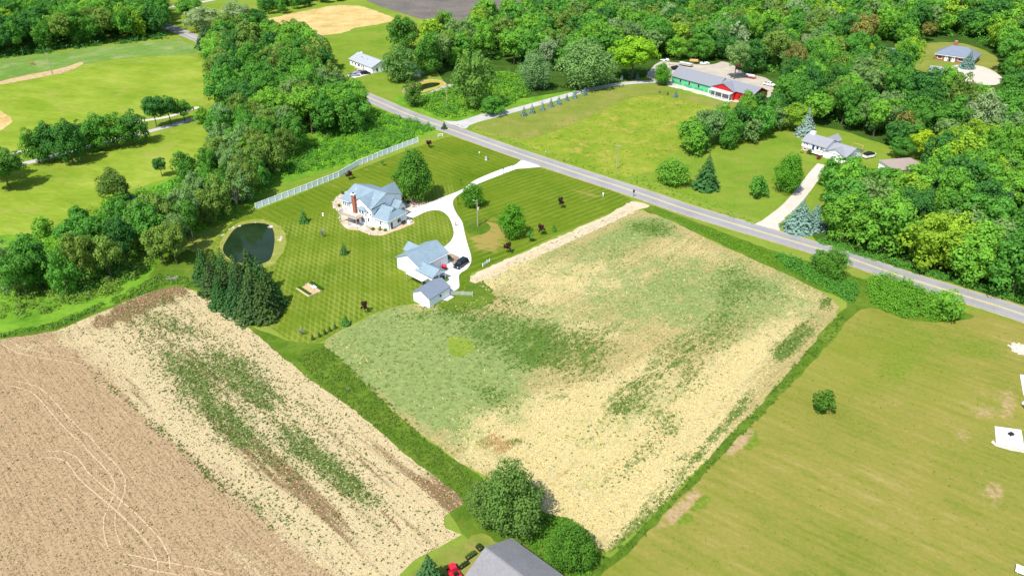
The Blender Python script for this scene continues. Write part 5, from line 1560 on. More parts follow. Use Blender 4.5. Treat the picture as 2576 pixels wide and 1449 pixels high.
# deck
dk = Bx(-15.6, -8.6, -4.0, -0.4, 2.75, 2.92).build('deck', 'deckwood', H)
for x in (-15.4, -12.1, -8.8):
    Bx(x - .09, x + .09, -3.95, -3.77, 0, 2.75).build('deck_post', 'greywood', H)
rl_ = MB()
for (xa, xb) in ((-15.6, -8.6),):
    rl_.box(xa, xb, -4.0, -3.94, 3.85, 3.92)
    rl_.box(xa, xb, -4.0, -3.95, 3.02, 3.07)
rl_.box(-8.66, -8.6, -3.94, -0.5, 3.85, 3.92)
rl_.box(-15.6, -15.54, -3.94, -0.5, 3.85, 3.92)
rail = rl_.build('railing', 'rail', dk)
bal = MB()
for i in range(48):
    x = -15.5 + i * 6.85 / 47
    bal.box(x - .02, x + .02, -3.99, -3.95, 2.92, 3.85)
for i in range(22):
    y = -3.9 + i * 3.3 / 21
    bal.box(-8.65, -8.61, y - .02, y + .02, 2.92, 3.85)
    bal.box(-15.59, -15.55, y - .02, y + .02, 2.92, 3.85)
bal.build('balusters', 'rail', dk)
for (x0, x1, y, z) in ((-18.5, -14.9, -.42, 5.33), (-5.4, .35, -.46, 2.84)):
    Bx(x0, x1, y - .07, y, z, z + .11).build('gutter', 'vinyl', H)
Bx(.42, .49, -.3, 8.3, 2.84, 2.95).build('gutter', 'vinyl', H)
# things by the house
pG = Matrix.Translation(H.location) @ Matrix.Rotation(H.rotation_euler.z, 4, 'Z')


def on(frame_m, x, y, z=0):
    v = frame_m @ Vector((x, y, z))
    return v


def grill(loc, rz, label):
    e = empty("barbecue_grill", loc, rz, label, "grill")
    Bx(-.6, .6, -.3, .3, .5, .85).build('firebox', 'black', e)
    MB().prism([(-.3, .85), (.3, .85), (.22, 1.1), (0, 1.2), (-.22, 1.1)], 'x', -.6, .6).build('lid', 'black', e)
    for sx in (-1, 1):
        for sy in (-1, 1):
            Bx(sx * .55 - .03, sx * .55 + .03, sy * .25 - .03, sy * .25 + .03, 0, .5).build('leg', 'black', e)
    Bx(.6, 1.0, -.28, .28, .78, .83).build('side_shelf', 'black', e)
    return e


grill(on(pG, 0.8, 5.6), math.radians(56), "black barbecue grill against the end wall of the blue-roofed house")
e = empty("white_chest", on(pG, 1.6, 7.4), math.radians(-34), "white boxy air unit at the right corner of the blue-roofed house", "air unit")
Bx(-.5, .5, -.5, .5, 0, .85).build('casing', 'vinyl', e)
MB().tube((0, 0, .85), (0, 0, .9), .36, .36, 16).build('fan_grille', 'steel', e)
# stones round the beds
st_me = MB().blob((0, 0, 0), (1, 1, .7), 1, .2, 4).mesh("stone", 'stone')
sr = random.Random(8)


def stones(name, pts, n, smin, smax):
    mb = MB()
    for k in range(n):
        p = pts[sr.randrange(len(pts))]
        s = sr.uniform(smin, smax)
        mb.blob((p[0] + sr.uniform(-.5, .5), p[1] + sr.uniform(-.5, .5), s * .3), (s, s * sr.uniform(.7, 1.2), s * .6), 1, .22, k)
    tag(mb.build(name, 'stone'), kind='stuff')


stones("bed_stones", [at(*hz(*p)) for p in ((200, 480), (140, 590), (150, 660), (180, 720), (250, 780), (300, 850), (310, 950), (330, 1050), (1000, 1340), (1150, 1365), (1900, 700), (2000, 690), (2100, 680), (2200, 660), (1830, 790), (1780, 760))], 90, .18, .45)
stones("pond_stones", [at(*sp_(*p)) for p in ((150, 150), (200, 130), (270, 110), (70, 230), (810, 260), (820, 290), (490, 68), (690, 120))], 26, .2, .5)
stones("rubble_stones", [at(*b_(*p)) for p in ((250, 610), (450, 670), (650, 740), (850, 790), (1050, 850), (1250, 900), (1450, 940), (1650, 960))], 120, .2, .7)
# garden wall and urn behind the house
ew = empty("garden_wall", on(pG, -5.6, -2.2), math.radians(-34 - 12), "low pale timber wall in the bed behind the blue-roofed house", "wall")
for k in range(3):
    Bx(-1.5, 1.5, -.1, .1, .02 + k * .25, .25 + k * .25).build('plank', 'greywood', ew)

# ------------------------------------------------------------------ garage with carport
gM = at(*gz(590, 830))
G = empty("garage_building", (gM.x, gM.y, 0), math.radians(50), "white garage with mottled blue roof and open carport beside the white drive", "garage")
gable_walls(MB(), 0, 10.4, 0, 8.3, 3.4, 5.45, 'x').build('wall', 'siding', G)
roof_slab(MB(), 0, 10.4, 0, 8.3, 3.4, 5.45, 'x', .3, .4).build('roof', 'roof_blue', G)
gable_walls(MB(), 5.2, 8.6, 7.9, 11.0, 2.7, 4.2, 'y').build('side_gable_wall', 'siding', G)
roof_slab(MB(), 5.2, 8.6, 5.6, 11.0, 2.7, 4.2, 'y', .3, .3).build('side_roof', 'roof_blue', G)
cp = roof_slab(MB(), -0.4, 4.2, -5.4, 0.6, 2.45, 3.75, 'y', .25, .3).build('carport_roof', 'roof_blue', G)
gable_walls(MB(), -0.3, 4.1, -5.3, -5.1, 2.45, 3.7, 'y', 2.3).build('carport_gable', 'siding', G)
for (x, y) in ((-.3, -5.2), (1.9, -5.2), (4.1, -5.2), (-.3, -2.6), (4.1, -2.6)):
    Bx(x - .08, x + .08, y - .08, y + .08, 0, 2.35).build('carport_post', 'vinyl', G)
Bx(-.38, -.28, -5.1, 0, 0, 2.3).build('carport_side_wall', 'siding', G)
Bx(0.3, 3.9, -0.10, -0.03, 0.1, 2.3).build('carport_door', 'dark', G)
door(G, '-y', (8.2, 0, .05), .95, 2.1, 'vinyl')
Bx(5.0, 7.4, -.06, -.02, .05, 2.3).build('garage_door', 'vinyl', G)
Bx(-.3, 10.7, -.55, -.46, 3.17, 3.3).build('gutter', 'vinyl', G)
pGar = Matrix.Translation(G.location) @ Matrix.Rotation(math.radians(50), 4, 'Z')
# lean-to awning with roof light, behind the carport
A_ = empty("white_awning", on(pGar, -2.2, -1.6), math.radians(50), "flat white awning with a pale roof light between garage and shed", "awning")
MB().obox((0, 0, 2.45), (1.15, 0, 0), (0, 3.0, .12), (0, 0, .06)).build('roof_panel', 'vinyl', A_)
MB().obox((-.1, .9, 2.56), (.65, 0, 0), (0, 1.1, .044), (0, 0, .02)).build('roof_light', 'lamp', A_)
for sx in (-1, 1):
    for sy in (-1, 1):
        Bx(sx * 1.05 - .06, sx * 1.05 + .06, sy * 2.8 - .06, sy * 2.8 + .06, 0, 2.32 + sy * .11).build('post', 'greywood', A_)

# ------------------------------------------------------------------ shed
sM = at(*gz(785, 1400))
S_ = empty("garden_shed", (sM.x, sM.y, 0), math.radians(53), "small white shed with slate roof at the corner of the stubble field", "shed")
gable_walls(MB(), 0, 7.3, 0, 5.3, 2.55, 3.95, 'x').build('wall', 'siding', S_)
roof_slab(MB(), 0, 7.3, 0, 5.3, 2.55, 3.95, 'x', .25, .3).build('roof', 'roof_slate', S_)
window(S_, '-y', (3.9, 0, 1.55), .8, .85)
door(S_, '+x', (7.3, 2.6, .05), 1.8, 2.0, 'vinyl')
pSh = Matrix.Translation(S_.location) @ Matrix.Rotation(math.radians(53), 4, 'Z')
# pad in front, ramp of boards
sheet("shed_pad", [tuple(on(pSh, x, y)[:2]) for x, y in ((4.6, -.05), (7.3, -.05), (7.3, -1.4), (4.9, -1.3))], 'drive', L6, metres=True, curve=False)
e = empty("white_bench", on(pSh, -.8, 1.6), math.radians(53 + 90), "small white slatted bench against the shed's end wall", "bench")
for k in range(3):
    Bx(-.6, .6, -.22 + k * .15, -.1 + k * .15, .42, .46).build('slat', 'vinyl', e)
for sx in (-1, 1):
    Bx(sx * .5 - .03, sx * .5 + .03, -.2, .2, 0, .42).build('leg', 'black', e)
Bx(-.6, .6, .22, .26, .46, .85).build('backrest', 'vinyl', e)


# ------------------------------------------------------------------ fences
def fence_run(name, pts, h, plen, label, mat='vinyl', picket=False, group=None):
    P = [Vector((p.x, p.y, 0)) for p in pts]
    root = empty(name, P[0], 0, label, "fence", group)
    post_me = Bx(-.065, .065, -.065, .065, 0, h + .12).mesh("post", mat)
    cache = {}
    for a, b in zip(P, P[1:]):
        L = (b - a).length
        n = max(1, round(L / plen))
        ang = math.atan2(b.y - a.y, b.x - a.x)
        pl = L / n
        key = round(pl, 2)
        if key not in cache:
            mb = MB()
            if picket:
                mb.box(.07, pl - .07, -.025, .025, .25, .33).box(.07, pl - .07, -.025, .025, h - .25, h - .17)
                k = int(pl / .14)
                for i in range(k):
                    x = .1 + i * (pl - .2) / max(1, k - 1)
                    mb.box(x - .035, x + .035, -.045, -.027, .08, h)
            else:
                mb.box(.07, pl - .07, -.02, .02, .12, h - .06).box(.07, pl - .07, -.045, .045, h - .06, h + .06).box(.07, pl - .07, -.045, .045, .04, .12)
            cache[key] = mb.mesh("panel", mat)
        for i in range(n):
            p = a.lerp(b, i / n) - P[0]
            o = link("panel", cache[key], root, p, ang)
            link("post", post_me, root, p)
    link("post", post_me, root, P[-1] - P[0])
    return root


FN_ = [at(x / 1.1646, y / 1.1646) for x, y in ((1225, 417), (1150, 445), (1047, 487), (993, 519), (900, 556), (750, 613))]
fence_run("privacy_fence", FN_, 1.9, 2.4, "long white vinyl fence along the upper left side of the lawn")
fence_run("picket_fence", [on(pSh, 7.6, -.1), on(pSh, 9.2, -2.4), on(pSh, 10.6, -4.6)], 1.1, 2.4, "short grey-white picket fence running out from the shed", 'rail', True)
fence_run("rail_fence", [at(*gz(1805, 605)), at(*gz(1890, 540)), at(*gz(1940, 510))], .9, 1.6, "short white rail fence by the gravel track end", 'vinyl', True)
e = empty("white_trestle", at(1108, 345), math.radians(20), "small white trestle sign frame on the lawn at the road end of the fence", "sign frame")
for sx in (-1, 1):
    Bx(sx * .9 - .06, sx * .9 + .06, -.06, .06, 0, 1.3).build('post', 'vinyl', e)
Bx(-.84, .84, -.05, .05, 1.12, 1.26).build('crossbar', 'vinyl', e)
Bx(-.84, .84, -.03, .03, .55, .65).build('crossbar', 'vinyl', e)


# ------------------------------------------------------------------ vehicles
def wheel_meshes(r, wd):
    t = MB()
    seg = 16
    prof = [(r * .62, -wd / 2), (r * .95, -wd / 2), (r, -wd * .35), (r, wd * .35), (r * .95, wd / 2), (r * .62, wd / 2)]
    vs, fs = [], []
    for i in range(seg):
        a = 2 * math.pi * i / seg
        for (rr, y) in prof:
            vs.append((rr * math.cos(a), y, rr * math.sin(a)))
    k = len(prof)
    for i in range(seg):
        for j in range(k):
            fs.append((i * k + j, ((i + 1) % seg) * k + j, ((i + 1) % seg) * k + (j + 1) % k, i * k + (j + 1) % k))
    tyre = MB().add(vs, fs).mesh("tyre", 'rubber', True)
    rim = MB().tube((0, -wd * .42, 0), (0, wd * .42, 0), r * .63, r * .63, 14).mesh("rim", 'steel')
    return tyre, rim


WH = wheel_meshes(.36, .24)


def car(name, loc, rz, kind, paint, label, cat="car", group=None):
    """x forward; side profile swept across with tumblehome, glass, lamps and four wheels"""
    L, W, Hh = {'suv': (4.9, 1.95, 1.75), 'sedan': (4.7, 1.8, 1.45), 'pickup': (5.6, 1.95, 1.8), 'van': (5.6, 2.0, 2.2)}[kind]
    e = empty(name, loc, rz, label, cat, group)
    h = L / 2
    if kind == 'suv':
        body = [(-h, .45), (-h + .08, .95), (-h + .2, 1.02), (h - 1.25, 1.02), (h - .35, .92), (h - .05, .75), (h, .45), (h - .2, .3), (-h + .2, .3)]
        cab = [(-h + .12, 1.02), (-h + .35, Hh - .05), (-h + .7, Hh), (.55, Hh), (.75, Hh - .05), (h - 1.2, 1.02)]
    elif kind == 'sedan':
        body = [(-h, .45), (-h + .05, .9), (-h + .9, .95), (h - 1.4, .93), (h - .3, .82), (h, .5), (h - .2, .28), (-h + .2, .28)]
        cab = [(-h + .75, .95), (-h + 1.35, Hh - .03), (-h + 1.7, Hh), (.25, Hh), (.45, Hh - .04), (h - 1.35, .93)]
    elif kind == 'pickup':
        body = [(-h, .5), (-h + .02, 1.1), (-.5, 1.1), (h - 1.35, 1.12), (h - .25, 1.0), (h, .55), (h - .2, .35), (-h + .2, .35)]
        cab = [(-.75, 1.1), (-.62, Hh - .05), (-.4, Hh), (.75, Hh), (.9, Hh - .05), (h - 1.3, 1.12)]
    else:
        body = [(-h, .45), (-h + .03, 1.2), (h - 1.0, 1.2), (h - .2, 1.0), (h, .5), (h - .2, .3), (-h + .2, .3)]
        cab = [(-h + .05, 1.2), (-h + .12, Hh - .05), (-h + .3, Hh), (h - 2.0, Hh), (h - 1.8, Hh - .06), (h - 1.0, 1.2)]
    hw = W / 2
    b = MB().prism(body, 'y', -hw, hw).build('body', paint, e)
    bv = b.modifiers.new('b', 'BEVEL')
    bv.width = .07
    bv.segments = 2
    n = len(cab)
    c = MB()
    ti = .17
    vs = []
    for s in (-1, 1):
        for (x, z) in cab:
            k = (z - cab[0][1]) / (Hh - cab[0][1])
            vs.append((x, s * (hw - .05 - ti * k), z))
    fs = [tuple(range(n))[::-1], tuple(range(n, 2 * n))] + [(i, (i + 1) % n, n + (i + 1) % n, n + i) for i in range(n)]
    c.add(vs, fs)
    co = c.build('cabin', paint, e)
    bv = co.modifiers.new('b', 'BEVEL')
    bv.width = .04
    bv.segments = 1

    def pane(name_, pts):
        m = MB()
        k = len(pts)
        m.add(pts, [tuple(range(k))])
        me_ = m.mesh(name_, 'glass')
        return link(name_, me_, co)
    z0, z1 = cab[0][1] + .06, Hh - .14
    kk = lambda z: (z - cab[0][1]) / (Hh - cab[0][1])
    for s in (-1, 1):
        def sy(z):
            return s * (hw - .05 - ti * kk(z) + .012)
        xa0, xa1 = cab[0][0] + .22, cab[1][0] + .2
        xb0, xb1 = cab[-1][0] - .18, cab[-2][0] - .1
        cuts = 3 if kind in ('suv', 'van') else 2
        for j in range(cuts):
            f0, f1 = j / cuts + .02, (j + 1) / cuts - .02
            P = [(xa0 + (xb0 - xa0) * f0, sy(z0), z0), (xa0 + (xb0 - xa0) * f1, sy(z0), z0), (xa1 + (xb1 - xa1) * f1, sy(z1), z1), (xa1 + (xb1 - xa1) * f0, sy(z1), z1)]
            pane('side_window', P)
    fx0, fz0, fx1, fz1 = cab[-1][0], cab[-1][1], cab[-2][0], cab[-2][1]
    o_ = .02
    pane('windscreen', [(fx0 - .08 + o_, -(hw - .16), fz0 + .06 + o_), (fx0 - .08 + o_, hw - .16, fz0 + .06 + o_), (fx1 + .02 + o_, hw - .28, fz1 - .02 + o_), (fx1 + .02 + o_, -(hw - .28), fz1 - .02 + o_)])
    bx0, bz0, bx1, bz1 = cab[0][0], cab[0][1], cab[1][0], cab[1][1]
    pane('rear_window', [(bx0 + .06 - o_, -(hw - .18), bz0 + .12), (bx0 + .06 - o_, hw - .18, bz0 + .12), (bx1 - .03 - o_, hw - .28, bz1 - .08), (bx1 - .03 - o_, -(hw - .28), bz1 - .08)])
    if kind == 'pickup':
        Bx(-h + .15, -.8, -hw + .15, hw - .15, 1.02, 1.108).build('bed', 'dark', e)
    for s in (-1, 1):
        MB().obox((h - .1, s * (hw - .3), .78), (.07, 0, 0), (0, .2, 0), (0, 0, .07)).build('headlight', 'lamp', e)
        MB().obox((-h + .03, s * (hw - .15), .85), (.05, 0, 0), (0, .1, 0), (0, 0, .16)).build('tail_light', 'red', e)
        MB().obox((h - 1.5, s * (hw + .06), 1.08), (.06, 0, 0), (0, .1, 0), (0, 0, .07)).build('mirror', paint, e)
        for wx in (h - .95, -h + 1.0):
            wo = link('wheel', WH[0], e, (wx, s * (hw - .1), .36))
            wo.name = 'wheel'
            ri = link('rim', WH[1], wo)
    return e


cf, cr_ = at(*gz(1290, 655)), at(*gz(1480, 520))
cc_ = (cf + cr_) / 2
car("black_car", (cc_.x, cc_.y, L5), frame_of(cr_, cf), 'suv', 'carblack', "black sport utility car parked on the white drive beside the garage")
car("blue_car", Vector(at(*w_(650, 560))) + Vector((0, 0, L5)), math.radians(25), 'suv', 'carblue', "dark blue car in front of the long white house")
car("silver_car", Vector(at(*w_(520, 530))) + Vector((0, 0, L5)), math.radians(30), 'sedan', 'carsilver', "silver car between the dark blue car and the long white house")
car("pickup_truck", Vector(at(*w_(415, 600))) + Vector((0, 0, L5)), math.radians(20), 'pickup', 'carsilver', "silver pickup truck with dark bed half hidden by roadside trees", "truck")

# ------------------------------------------------------------------ red machine at the garage, mower by the bottom house


def mower(name, loc, rz, label, s=1.0):
    e = empty(name, loc, rz, label, "mower")
    e.scale = (s, s, s)
    MB().prism([(.05, .35), (1.0, .35), (1.05, .62), (.9, .8), (.1, .9)], 'y', -.33, .33).build('hood', 'red', e)
    MB().prism([(-.9, .3), (.1, .3), (.1, .45), (-.35, .5), (-.9, .72)], 'y', -.5, .5).build('rear_fender', 'red', e)
    Bx(-.6, -.15, -.24, .24, .62, .74).build('seat', 'black', e)
    Bx(-.68, -.58, -.24, .24, .74, 1.12).build('seat_back', 'black', e)
    MB().tube((.12, 0, .85), (-.08, 0, 1.12), .025, .025, 6).build('steering_column', 'black', e)
    st = MB()
    for i in range(10):
        a, b = 2 * math.pi * i / 10, 2 * math.pi * (i + 1) / 10
        st.tube((-.1 + .12 * math.cos(a) * .7, .17 * math.sin(a), 1.13 + .12 * math.cos(a) * .7), (-.1 + .12 * math.cos(b) * .7, .17 * math.sin(b), 1.13 + .12 * math.cos(b) * .7), .018, .018, 5, False)
    st.build('steering_wheel', 'black', e)
    MB().prism([(-.62, -.35), (-.55, -.55), (.55, -.55), (.62, -.35), (.62, .35), (.55, .55), (-.55, .55), (-.62, .35)], 'z', .12, .3).build('cutting_deck', 'red', e)
    for (x, r) in ((-.62, .26), (.72, .19)):
        for sy in (-1, 1):
            o = link('wheel', WH[0], e, (x, sy * .46, r))
            o.scale = (r / .36, .9, r / .36)
            link('rim', WH[1], o)
    return e


def tank_cart(loc, rz, label):
    e = empty("tank_cart", loc, rz, label, "cart")
    prof = []
    t = MB()
    for (x0, x1, r0, r1) in ((-.75, -.6, .28, .45), (-.6, .6, .45, .45), (.6, .75, .45, .28)):
        t.tube((x0, 0, 1.0), (x1, 0, 1.0), r0, r1, 16)
    t.build('tank', 'red', e, True)
    Bx(-.9, .9, -.35, .35, .42, .5).build('frame', 'black', e)
    for sx in (-1, 1):
        Bx(sx * .45 - .05, sx * .45 + .05, -.3, .3, .5, .62).build('saddle', 'black', e)
        o = link('wheel', WH[0], e, (0, sx * .5, .32))
        o.scale = (.9, .8, .9)
        link('rim', WH[1], o)
    MB().tube((-.9, 0, .46), (-1.7, 0, .4), .04, .04, 6).build('drawbar', 'black', e)
    MB().tube((.1, 0, 1.43), (.1, 0, 1.55), .1, .1, 10).build('filler_cap', 'black', e)
    MB().tube((-.7, -.85, .45), (.5, -.85, .45), .26, .26, 12).build('roller', 'black', e)
    return e


tank_cart(Vector(on(pGar, 7.4, -1.6)) + Vector((0, 0, L6)), math.radians(-30), "red tank on a small cart with black roller, beside the garage wall")
mower("riding_mower", at(*zq(1200, 1550, 5.152)(680, 690)), math.radians(115), "red riding mower parked beside the grey-roofed house at the bottom", 1.5)

# ------------------------------------------------------------------ bottom house
bA = at(1421 / 1.1646, 1604 / 1.1646, 7.0)
BH = empty("grey_roof_house", (bA.x, bA.y, 0), math.radians(-42), "house with wide grey shingle roof cut by the bottom edge", "house")
gable_walls(MB(), 0.3, 16, -5.4, 5.4, 4.1, 6.9, 'x').build('wall', 'siding', BH)
roof_slab(MB(), 0.3, 16, -5.4, 5.4, 4.1, 6.9, 'x', .3, .4, .18).build('roof', 'roof_grey', BH)
rc = MB()
rc.obox((8.2, 0, 7.13), (8.2, 0, 0), (0, .12, 0), (0, 0, .03))
rc.build('ridge_cap', 'roof_grey', BH)
window(BH, '-x', (0.3, -2.4, 1.6), 1.0, 1.2)
window(BH, '-x', (0.3, 2.4, 1.6), 1.0, 1.2)
zb = zq(1200, 1550, 5.152)
for k, (x, y, sx, sy, lab) in enumerate(((1060, 290, .9, 1.1, "dark square planter box nearest the grey roof's peak"), (930, 410, 1.8, .7, "long dark planter with green plants, middle of the row by the grey-roofed house"), (825, 555, 1.6, .6, "long black planter nearest the red mower"))):
    g = at(*zb(x, y))
    e = empty("planter_box", g, math.radians(40), lab, "planter", "planters by the grey-roofed house")
    Bx(-sx / 2, sx / 2, -sy / 2, -sy / 2 + .06, 0, .5).build('side', 'black', e)
    Bx(-sx / 2, sx / 2, sy / 2 - .06, sy / 2, 0, .5).build('side', 'black', e)
    Bx(-sx / 2, -sx / 2 + .06, -sy / 2 + .06, sy / 2 - .06, 0, .5).build('side', 'black', e)
    Bx(sx / 2 - .06, sx / 2, -sy / 2 + .06, sy / 2 - .06, 0, .5).build('side', 'black', e)
    Bx(-sx / 2 + .06, sx / 2 - .06, -sy / 2 + .06, sy / 2 - .06, .02, .42).build('soil', 'mulch', e)
    cl = link('plants', PROTO['bush0'][0], e, (0, 0, .35))
    cl.scale = (sx * 1.1, sy * 1.3, .6)
    cl.color = (0.03, 0.075, 0.02, 1) if k != 1 else (0.06, 0.13, 0.03, 1)

# ------------------------------------------------------------------ barn
bL, bM = at(*b_(205, 560)), at(*b_(1170, 830))
BA = empty("long_barn", (bL.x, bL.y, 0), frame_of(bL, bM), "long grey-roofed barn, half green sheathing and half red boards", "barn")
BD = 9.2
gable_walls(MB(), 0, 25, .06, BD, 3.6, 7.0, 'x').build('wall', 'greywood', BA)
roof_slab(MB(), 0, 26, .06, BD, 3.6, 7.0, 'x', .4, .5, .14).build('roof', 'roof_barn', BA)
pm1 = Bx(.015, 1.235, -.03, 0, 0, 1.16).mesh("sheathing_panel", 'sheath1')
pm2 = Bx(.015, 1.235, -.03, 0, 0, 1.16).mesh("sheathing_panel", 'sheath2')
for i in range(20):
    for j in range(3):
        link("sheathing_panel", pm2 if (j == 1 or (i * 7 + j * 3) % 5 == 0) else pm1, BA, (i * 1.25, .05 - (.004 if (i + j) % 2 else 0), j * 1.18 + .03))
for x in (5.2, 10.4, 15.9):
    window(BA, '-y', (x, .02, 2.0), .9, 1.5, 'greywood', 'dark')
gable_walls(MB(), 25.0, 44.5, .3, 11.0, 4.2, 6.6, 'x').build('red_wall', 'barn_red', BA)
roof_slab(MB(), 25.4, 44.5, .3, 11.0, 4.2, 6.6, 'x', .4, .5, .14).build('red_wing_roof', 'roof_barn', BA)
gable_walls(MB(), 24.2, 35.8, -1.2, 3.5, 4.0, 6.35, 'y').build('front_gable', 'barn_red', BA)
roof_slab(MB(), 24.2, 35.8, -1.2, 5.0, 4.0, 6.35, 'y', .35, .4, .14).build('front_gable_roof', 'roof_barn', BA)
MB().obox((30, -2.6, 3.35), (5.8, 0, 0), (0, 1.45, .22), (0, 0, .06)).build('porch_roof', 'rail', BA)
for x in (24.4, 28.1, 31.8, 35.6):
    Bx(x - .1, x + .1, -3.95, -3.75, 0, 3.05).build('porch_post', 'vinyl', BA)
Bx(24.4, 35.6, -3.9, -3.8, 1.1, 1.2).build('porch_rail', 'vinyl', BA)
Bx(24.4, 35.6, -3.9, -3.8, .5, .6).build('porch_rail', 'vinyl', BA)
Bx(24.6, 35.4, -1.26, -1.22, .3, 2.9).build('porch_shade', 'greywood', BA)
Bx(24.2, 35.8, -4.0, -1.2, 0, .25).build('porch_floor', 'concrete', BA)
for x in (38.0, 42.0):
    window(BA, '-y', (x, .3, 2.0), .9, 1.3, 'barn_red', 'glass')
Bx(44.52, 44.58, 3.2, 7.6, 0.02, 3.4).build('sliding_door', 'rail', BA)
window(BA, '+x', (44.5, 9.2, 2.0), 1.0, 1.2, 'barn_red')
pBa = Matrix.Translation(BA.location) @ Matrix.Rotation(BA.rotation_euler.z, 4, 'Z')


def trailer(name, loc, rz, Lx, Wy, label, deck='greywood', sides=0.0, cat="trailer", tarp=None):
    e = empty(name, loc, rz, label, cat)
    Bx(-Lx / 2, Lx / 2, -Wy / 2, Wy / 2, .62, .75).build('bed', deck, e)
    for s in (-1, 1):
        Bx(-Lx / 2, Lx / 2, s * Wy / 2 - .05, s * Wy / 2 + .05, .5, .62).build('side_rail', 'black', e)
        for x in (-Lx * .12, Lx * .08):
            o = link('wheel', WH[0], e, (x, s * (Wy / 2 + .18), .36))
            link('rim', WH[1], o)
        if sides:
            Bx(-Lx / 2, Lx / 2, s * (Wy / 2 - .04) - .03, s * (Wy / 2 - .04) + .03, .75, .75 + sides).build('side_board', deck, e)
    MB().tube((Lx / 2, .3, .55), (Lx / 2 + 1.2, 0, .5), .06, .06, 6).tube((Lx / 2, -.3, .55), (Lx / 2 + 1.2, 0, .5), .06, .06, 6).build('drawbar', 'black', e)
    if tarp:
        MB().prism([(-Wy / 2, .75), (Wy / 2, .75), (Wy / 2 * .8, 1.5), (0, 1.75), (-Wy / 2 * .8, 1.5)], 'x', -Lx / 2 + .2, Lx / 2 - .2).build('load_cover', tarp, e)
    return e


trailer("flat_trailer", Vector(at(*b_(520, 185))) + Vector((0, 0, L5)), math.radians(-40), 7, 2.4, "dark flat trailer parked behind the green barn's left end", 'greywood', .9, tarp='concrete')
trailer("covered_trailer", Vector(at(*b_(280, 260))) + Vector((0, 0, L5)), math.radians(38), 4, 2.0, "black covered trailer at the green barn's left gable", 'black', .8, tarp='black')
trailer("timber_stack_trailer", Vector(at(*b_(700, 110))) + Vector((0, 0, L5)), math.radians(-12), 4.5, 2.0, "low trailer loaded with tan timber at the back of the gravel yard", 'wood', .3, tarp='wood')
trailer("white_trailer", Vector(on(pBa, 22, 13.5)) + Vector((0, 0, L5)), BA.rotation_euler.z, 11, 2.2, "long white trailer standing right behind the barn roof", 'vinyl', 1.3, tarp='vinyl')
car("farm_truck", Vector(at(*b_(2370, 620))) + Vector((0, 0, L5)), math.radians(-50), 'pickup', 'carwhite', "white pickup truck at the right end of the gravel yard", "truck")


def tractor(name, loc, rz, label, paint='red'):
    e = empty(name, loc, rz, label, "tractor")
    MB().prism([(.1, .7), (1.9, .7), (1.95, 1.2), (1.7, 1.45), (.1, 1.5)], 'y', -.38, .38).build('hood', paint, e)
    Bx(-1.1, .1, -.45, .45, .6, 1.1).build('chassis', 'black', e)
    cab = Bx(-1.0, .1, -.7, .7, 1.1, 2.5).build('cab', 'glass', e)
    Bx(-1.15, .2, -.8, .8, 2.5, 2.62).build('roof', paint, cab)
    for s in (-1, 1):
        Bx(-1.5, -.1, s * .75 - .2, s * .75 + .2, 1.5, 1.6).build('fender', paint, e)
        for (x, r) in ((-.8, .78), (1.45, .48)):
            o = link('wheel', WH[0], e, (x, s * .78, r))
            o.scale = (r / .36, 1.6, r / .36)
            link('rim', WH[1], o)
    return e


tractor("farm_tractor", Vector(at(*b_(1690, 260))) + Vector((0, 0, L5)), math.radians(40), "red tractor by the trees behind the barn")
trailer("red_trailer", Vector(at(*b_(1950, 450))) + Vector((0, 0, L5)), math.radians(-48), 5, 2, "red-sided trailer with white load behind the red barn", 'red', .5, tarp='vinyl')
rs = random.Random(4)
for k, (x, y, mat, lab) in enumerate(((60, 60, 'vinyl', "heap of white scrap left of the gravel yard"), (250, 150, 'stone', "heap of pale rubble at the gravel yard's far edge"), (920, 130, 'vinyl', "white drum cluster at the far edge of the gravel yard"))):
    g = at(*b_(x, y))
    e = empty("scrap_heap", g, 0, lab, "heap")
    for j in range(7):
        MB().obox((rs.uniform(-1.8, 1.8), rs.uniform(-1.2, 1.2), rs.uniform(.2, .5)), (rs.uniform(.3, 1), rs.uniform(-.3, .3), 0), (rs.uniform(-.2, .2), rs.uniform(.2, .5), 0), (0, 0, rs.uniform(.08, .3))).build('piece', mat, e)

# ------------------------------------------------------------------ long white house
wL, wK = at(*w_(800, 545)), at(*w_(260, 380))
WHs = empty("long_white_house", (wL.x, wL.y, 0), frame_of(wK, wL) - math.radians(6), "long low white house with pale grey roof at the top of the lawn", "house")
gable_walls(MB(), -22.5, 0, 0, 10.8, 2.9, 5.3, 'x').build('wall', 'siding', WHs)
wr = roof_slab(MB(), -22.5, 0, 0, 10.8, 2.9, 5.3, 'x', .4, .5).build('roof', 'roof_pale', WHs)
for x in (-15.5, -14.2, -9.5):
    MB().tube((x, 3.2, 4.2), (x, 3.2, 4.9), .12, .12, 8).build('vent_pipe', 'black', wr)
window(WHs, '+x', (0, 2.6, 1.5), .8, 1.2, 'black')
window(WHs, '+x', (0, 6.6, 1.9), .8, 1.2, 'black')
for (x, ww) in ((-19.5, 1.2), (-16.6, 1.6), (-13.2, 2.4), (-10.2, 1.2)):
    window(WHs, '-y', (x, 0, 1.4), ww, 1.1)
door(WHs, '-y', (-8.3, 0, .1), .95, 2.0)
Bx(-5.6, -1.2, -.06, -.01, .05, 2.2).build('garage_door', 'vinyl', WHs)
Bx(-16, -9, -1.4, -.02, 0, .15).build('porch_step', 'tan_brick', WHs)
e = empty("garden_table", at(*w_(540, 135)), 0.5, "white table on the lawn behind the long white house", "table")
Bx(-1.2, 1.2, -.7, .7, .68, .75).build('top', 'vinyl', e)
